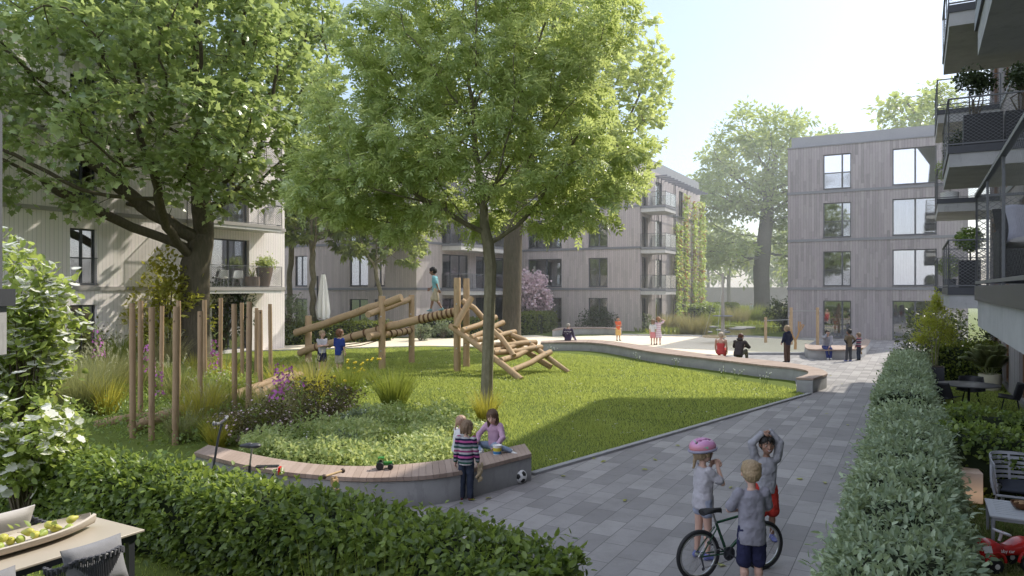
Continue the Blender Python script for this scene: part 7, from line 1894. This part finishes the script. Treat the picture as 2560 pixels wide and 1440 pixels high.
# --- boys at the log climber
o, d = person('boy in a turquoise tee walking along the log beam high above the lawn', P(1090, 777, 28.05)-Vector((0,0,.03)), R(82), 1.72, 'dark', pose=dict(pelvis=(0,0,.50), chest=(0,.02,.675), neck=(0,.03,.80), pitch=R(-14), rh=(.13,.16,.52), lh=(-.12,-.10,.47), rf=(.03,.13,.05), rk=(0,1,0), lf=(-.03,-.15,.07), lk=(0,1,0), rfy=0, lfy=0),
    top=('shirt', W_('turquoise_tee', (.22,.44,.48)), .8, .06, .006), bottom=('shorts', W_('beige_shorts', (.50,.42,.31)), .95, .006), hair=('short', DKH), shoes=M('grey_teal_shoe', (.18,.30,.32), .6), vox=.014)
o, d = person('fair boy in grey tee and navy shorts with folded arms standing under the beam', G(805, 928), R(205), 1.53, 'light', pose=dict(yaw=R(28), pitch=R(-2), rh=(-.06,.12,.645), re=(1,-.1,-.5), rhd=(-1,.1,.1), rpn=(0,-1,0), lh=(.06,.125,.63), le=(-1,-.1,-.5), lhd=(1,.1,.1), lpn=(0,-1,0)),
    top=('shirt', LGREY, .8, .06, .008), bottom=('shorts', NAVY, .92, .012), hair=('short', BLOND), shoes=SH_W, vox=.014)
o, d = person('brown haired boy in a blue tee and beige shorts standing under the beam, back turned', G(848, 936), R(-22), 1.64, 'light', pose=dict(yaw=R(-40), pitch=R(-3), rh=(.14,.03,.46), lh=(-.13,.05,.47), rf=(.05,-.02,.045), lf=(-.05,.02,.045)),
    top=('shirt', W_('cobalt_tee', (.035,.06,.24)), .8, .08, .010), bottom=('shorts', W_('khaki_shorts', (.42,.38,.30)), .95, .012), hair=('bob', hairmat('auburn_hair', (.16,.075,.04))), shoes=SH_BR, vox=.014)

# --- people on and around the sand plaza
BSH = dict(pelvis=(0,0,.07), rf=(.06,.27,-.10), rk=(.15,1,1), lf=(-.06,.28,-.10), lk=(-.15,1,1))
q = G(1420, 852, .45)
o, d = person('person in a dark printed sweatshirt sitting alone on the long bench, back turned', Vector((q.x, q.y+.1, .42)), R(-12), 1.72, 'light', False, pose=dict(BSH, pelvis=(0,0,.075), chest=(0,.03,.25), neck=(0,.05,.375), yaw=R(-20), rf=(.22,.20,.02), rk=(.4,1,1), lf=(-.02,.27,-.1), rh=(.15,.20,.12), lh=(-.13,.20,.12)),
    top=('sweater', W_('aubergine_sweatshirt', (.045,.03,.07)), 1.9, .05, .012), bottom=('trousers', W_('lilac_trousers', (.30,.27,.40)), 1.95), hair=('short', hairmat('knit_cap', (.36,.33,.29))), shoes=SH_W, vox=.016)
b_ = d['chest']-d['fw']*.155
T = Matrix.Translation(b_+Vector((0,-.02,.05))) @ Matrix.Rotation(R(96), 4, 'X')
text('VOLITION', .085, WHITEP, o, T, ext=.004); text('401', .065, WHITEP, o, Matrix.Translation(b_+Vector((0,-.02,-.06))) @ Matrix.Rotation(R(96), 4, 'X'), ext=.004)
o, d = person('boy in an orange top and yellow shorts with folded arms on the sand', G(1545, 852), R(200), 1.45, 'mid', pose=dict(yaw=R(-10), rh=(-.05,.11,.645), re=(1,-.1,-.5), rhd=(-1,.1,.1), rpn=(0,-1,0), lh=(.05,.115,.63), le=(-1,-.1,-.5), lhd=(1,.1,.1), lpn=(0,-1,0), rf=(.05,0,.045), lf=(-.07,.03,.045)),
    top=('sweater', W_('orange_top', (.66,.13,.05)), 1.5, .05), bottom=('shorts', W_('yellow_shorts', (.66,.42,.15)), .95, .014), hair=('short', DKH), shoes=SH_BR, vox=.016)
PNKD = striped('floral_dress', [(.70,.50,.55),(.74,.68,.68),(.60,.40,.48)], 9)
o, d = person('smaller girl in white tee and red patterned skirt standing on the sand', G(1632, 862), R(-30), 1.40, 'light', pose=dict(yaw=R(-20), pitch=R(-6), rh=(.12,.10,.60), lh=(-.14,.03,.47)), top=('shirt', WHT, .8, .0, .004), bottom=('skirt', striped('red_print', [(.62,.12,.14),(.70,.40,.40),(.60,.18,.2)], 14), .95, .035), hair=('bob', FAIRB), shoes=SH_BR, vox=.016)
o, d = person('taller girl in a pale pink dress raising one hand to her head on the sand', G(1646, 862), R(-8), 1.55, 'light', pose=dict(yaw=R(10), rh=(.10,.06,.93), re=(1,0,-.2), rhd=(-.7,0,.6), lh=(-.14,.06,.50)), top=('shirt', PNKD, .6, -.03, .0), bottom=('skirt', PNKD, 1.05, .05), hair=('pony', GINGER), shoes=SH_BR, vox=.016)
q = G(1802, 886, .45)
o, d = person('blond woman in a coral strap top sitting on the long bench, back turned', Vector((q.x, q.y, .42)), R(-22), 1.72, 'light', False, pose=dict(BSH, chest=(0,.02,.25), neck=(0,.03,.385), yaw=R(-35), rh=(.13,.14,.08), lh=(-.13,.16,.09)),
    top=('strap', W_('coral_top', (.60,.09,.09)), 0, .05, .006), bottom=('trousers', W_('coral_trousers', (.52,.08,.08)), 1.9), hair=('bun', hairmat('pale_hair', (.55,.46,.36))), shoes=SH_W, vox=.015)
q = G(1846, 890, .45)
o, d = person('bearded man in a dark hooded jacket sitting on the long bench leaning forward', Vector((q.x, q.y, .42)), R(-35), 1.80, 'light', False, pose=dict(BSH, chest=(0,.07,.235), neck=(0,.13,.35), pitch=R(-6), yaw=R(-30), rh=(.06,.30,.22), re=(1,-.1,-.6), lh=(-.05,.30,.20), le=(-1,0,-.6), lf=(-.08,.27,-.11), rf=(.12,.25,-.11)),
    top=('hood', W_('charcoal_jacket', (.070,.060,.062)), 1.92, .06, .014), bottom=('trousers', W_('khaki_trousers', (.16,.15,.12)), 1.95), hair=('short', hairmat('reddish_brown_hair', (.11,.045,.025))), shoes=SH_D, vox=.015)
mb = MB(); hp, hh, Hr = d['hp'], d['hh'], d['Hr']; mb.ball(hp(0,.17,-.32), hh, .27, .22, .20, T=Hr); mb.build('beard', bpy.data.materials['reddish_brown_hair'], o)
o, d = person('blond girl in navy jacket and brown trousers standing behind the long bench', G(1968, 906), R(28), 1.56, 'light', pose=dict(yaw=R(18), rh=(.13,.05,.52), re=(.8,-1,0), lh=(-.12,.08,.53), le=(-.8,-1,0)),
    top=('hood', W_('navy_jacket', (.025,.030,.060)), 1.8, .03, .010), bottom=('trousers', W_('brown_trousers', (.12,.075,.060)), 1.96, .008), hair=('tail', BLOND), shoes=SH_D, vox=.015)
q = G(2066, 872, .45)
o, d = person('woman in grey jumper and blue jeans sitting chin on hand on the angular bench', Vector((q.x, q.y+.05, .42)), R(172), 1.70, 'light', False, pose=dict(BSH, chest=(0,.06,.24), neck=(0,.11,.36), yaw=R(12), smile=.7, rh=(.03,.17,.41), re=(1,.3,-1), rhd=(-.2,-.2,1), lh=(-.02,.27,.10), le=(-1,.2,-.3), rf=(.03,.28,-.20), lf=(-.04,.27,-.20)),
    top=('sweater', W_('heather_jumper', (.33,.33,.37)), 1.85, .03, .008), bottom=('trousers', W_('blue_jeans', (.045,.06,.20)), 1.95), hair=('bun', DKH), shoes=SH_W, vox=.015)
o, d = person('boy in an olive tee over black sleeves with hands on hips near the angular bench', G(2123, 903), R(14), 1.38, 'dark', pose=dict(yaw=R(8), rh=(.10,-.02,.56), re=(1,-.4,0), lh=(-.10,-.02,.56), le=(-1,-.4,0), rf=(.05,0,.045), lf=(-.085,.02,.045)),
    top=('shirt', W_('olive_tee', (.19,.15,.10)), .8, .05, .004), bottom=('trousers', W_('grey_trousers', (.075,.075,.085)), 1.96, .006), hair=('short', DKH), shoes=SH_B, vox=.015)
mb = MB()
for e, w_ in ((d['eR'], d['wR']), (d['eL'], d['wL'])): mb.cap(e, w_, .045, .032)
mb.build('sleeve', M('black_cloth', (.02,.02,.022), .9), o)
o, d = person('small boy in a striped jumper holding a brown soft toy beside the angular bench', G(2147, 901), R(35), 1.20, 'light', pose=dict(yaw=R(20), rh=(.13,.06,.46), lh=(-.12,.05,.50)), top=('sweater', striped('navy_striped_jumper', [(.03,.035,.08),(.45,.40,.42),(.03,.035,.08),(.40,.14,.18)], 6), 1.9, .04, .006), bottom=('trousers', JEAN, 1.96, .006), hair=('bob', FAIRB), shoes=SH_D, vox=.014)
wr = o.location+Matrix.Rotation(R(35), 3, 'Z') @ d['wR']
t = thing('teddy_bear', 'brown plush toy hanging from the hand of the small striped boy by the bench', 'soft toy', wr+Vector((.02,-.02,-.05)), 0); mb = MB(); mb.ball((0,0,-.10), .075, 1, .8, 1.2); mb.ball((.04,0,-.22), .06)
for s in (1,-1): mb.cap((.05*s,0,-.06),(.10*s,0,-.02), .03); mb.ball((.04+.045*s,0,-.27), .022)
remeshed(mb, 'body', .012, M('brown_plush', (.30,.19,.09), .95, .3, 30), t, 2)
# --- far group under the oak, and two figures added behind the window in place of reflections
o, d = person('person in a pale blue shirt standing in the far group before the oak', G(1878, 797), R(-70), 1.78, 'light', False, pose=dict(yaw=R(-10)), top=('shirt', W_('pale_blue_shirt', (.42,.48,.58)), 1.8, .04), bottom=('trousers', W_('grey_blue_trousers', (.28,.32,.40)), 1.95), hair=('short', GREYH), shoes=SH_D, vox=.022)
q = G(1890, 777.5, .45)
o, d = person('grey haired person in black sitting in the middle of the far group', Vector((q.x, q.y+.2, .42)), R(165), 1.85, 'light', False, pose=dict(BSH, chest=(0,.01,.25), neck=(0,.02,.38), rh=(.10,.2,.1), lh=(-.10,.2,.1), rf=(.06,.27,-.2), lf=(-.06,.28,-.2)), top=('sweater', W_('black_jacket', (.03,.03,.035)), 1.8, .04), bottom=('trousers', W_('grey_blue_trousers', (.28,.32,.40)), 1.95), hair=('short', GREYH), shoes=SH_D, vox=.022)
q = G(1903, 778, .45)
o, d = person('seated person in a checked dress at the right of the far group', Vector((q.x, q.y+.1, .42)), R(175), 1.68, 'light', False, pose=dict(BSH, chest=(0,.04,.25), neck=(0,.07,.37), pitch=R(-15), rh=(.08,.2,.14), lh=(-.08,.2,.14), rf=(.06,.27,-.2), lf=(-.06,.28,-.2)), top=('shirt', striped('checked_cloth', [(.40,.30,.30),(.12,.08,.09),(.5,.45,.42)], 8), .8, .04), bottom=('shorts', bpy.data.materials['checked_cloth'], 1.0), hair=('bob', BLOND), shoes=SH_D, vox=.022)
lo = W((c1+c2)/2-7.43-.15, 50.3+.75)
o, d = person('woman in a red dress seen sitting behind the ground floor window', lo+Vector((0,0,.62)), R(160), 1.70, 'mid', False, pose=dict(BSH, chest=(0,.02,.25), neck=(0,.03,.385), rh=(.08,.2,.14), lh=(-.08,.2,.14), rf=(.06,.27,-.2), lf=(.02,.28,-.2)), top=('strap', RED, 0, .04), bottom=('shorts', RED, .9), hair=('bun', BLOND), shoes=SH_D, vox=.02)
st = thing('stool', 'dark stool added under the stand-in woman behind the ground floor window', 'stool', lo); mb = MB(); mb.lathe([(.20,.60),(.22,.64),(.20,.68),(.001,.68)], 14); mb.tube([(0,0,.06),(0,0,.6)], .03, 8); mb.lathe([(.18,.06),(.2,.08),(.03,.1)], 14); mb.build('seat', BLKF, st)
o, d = person('person in dark clothes standing behind the ground floor window', W(c2-7.43-.42, 50.3+.95)+Vector((0,0,.1)), R(150), 1.75, 'light', False, pose=dict(yaw=R(20)), top=('sweater', M('black_cloth', (.02,.02,.022)), 1.8, .04), bottom=('trousers', W_('grey_trousers', (.075,.075,.085)), 1.95), hair=('bob', FAIRB), shoes=SH_D, vox=.02)
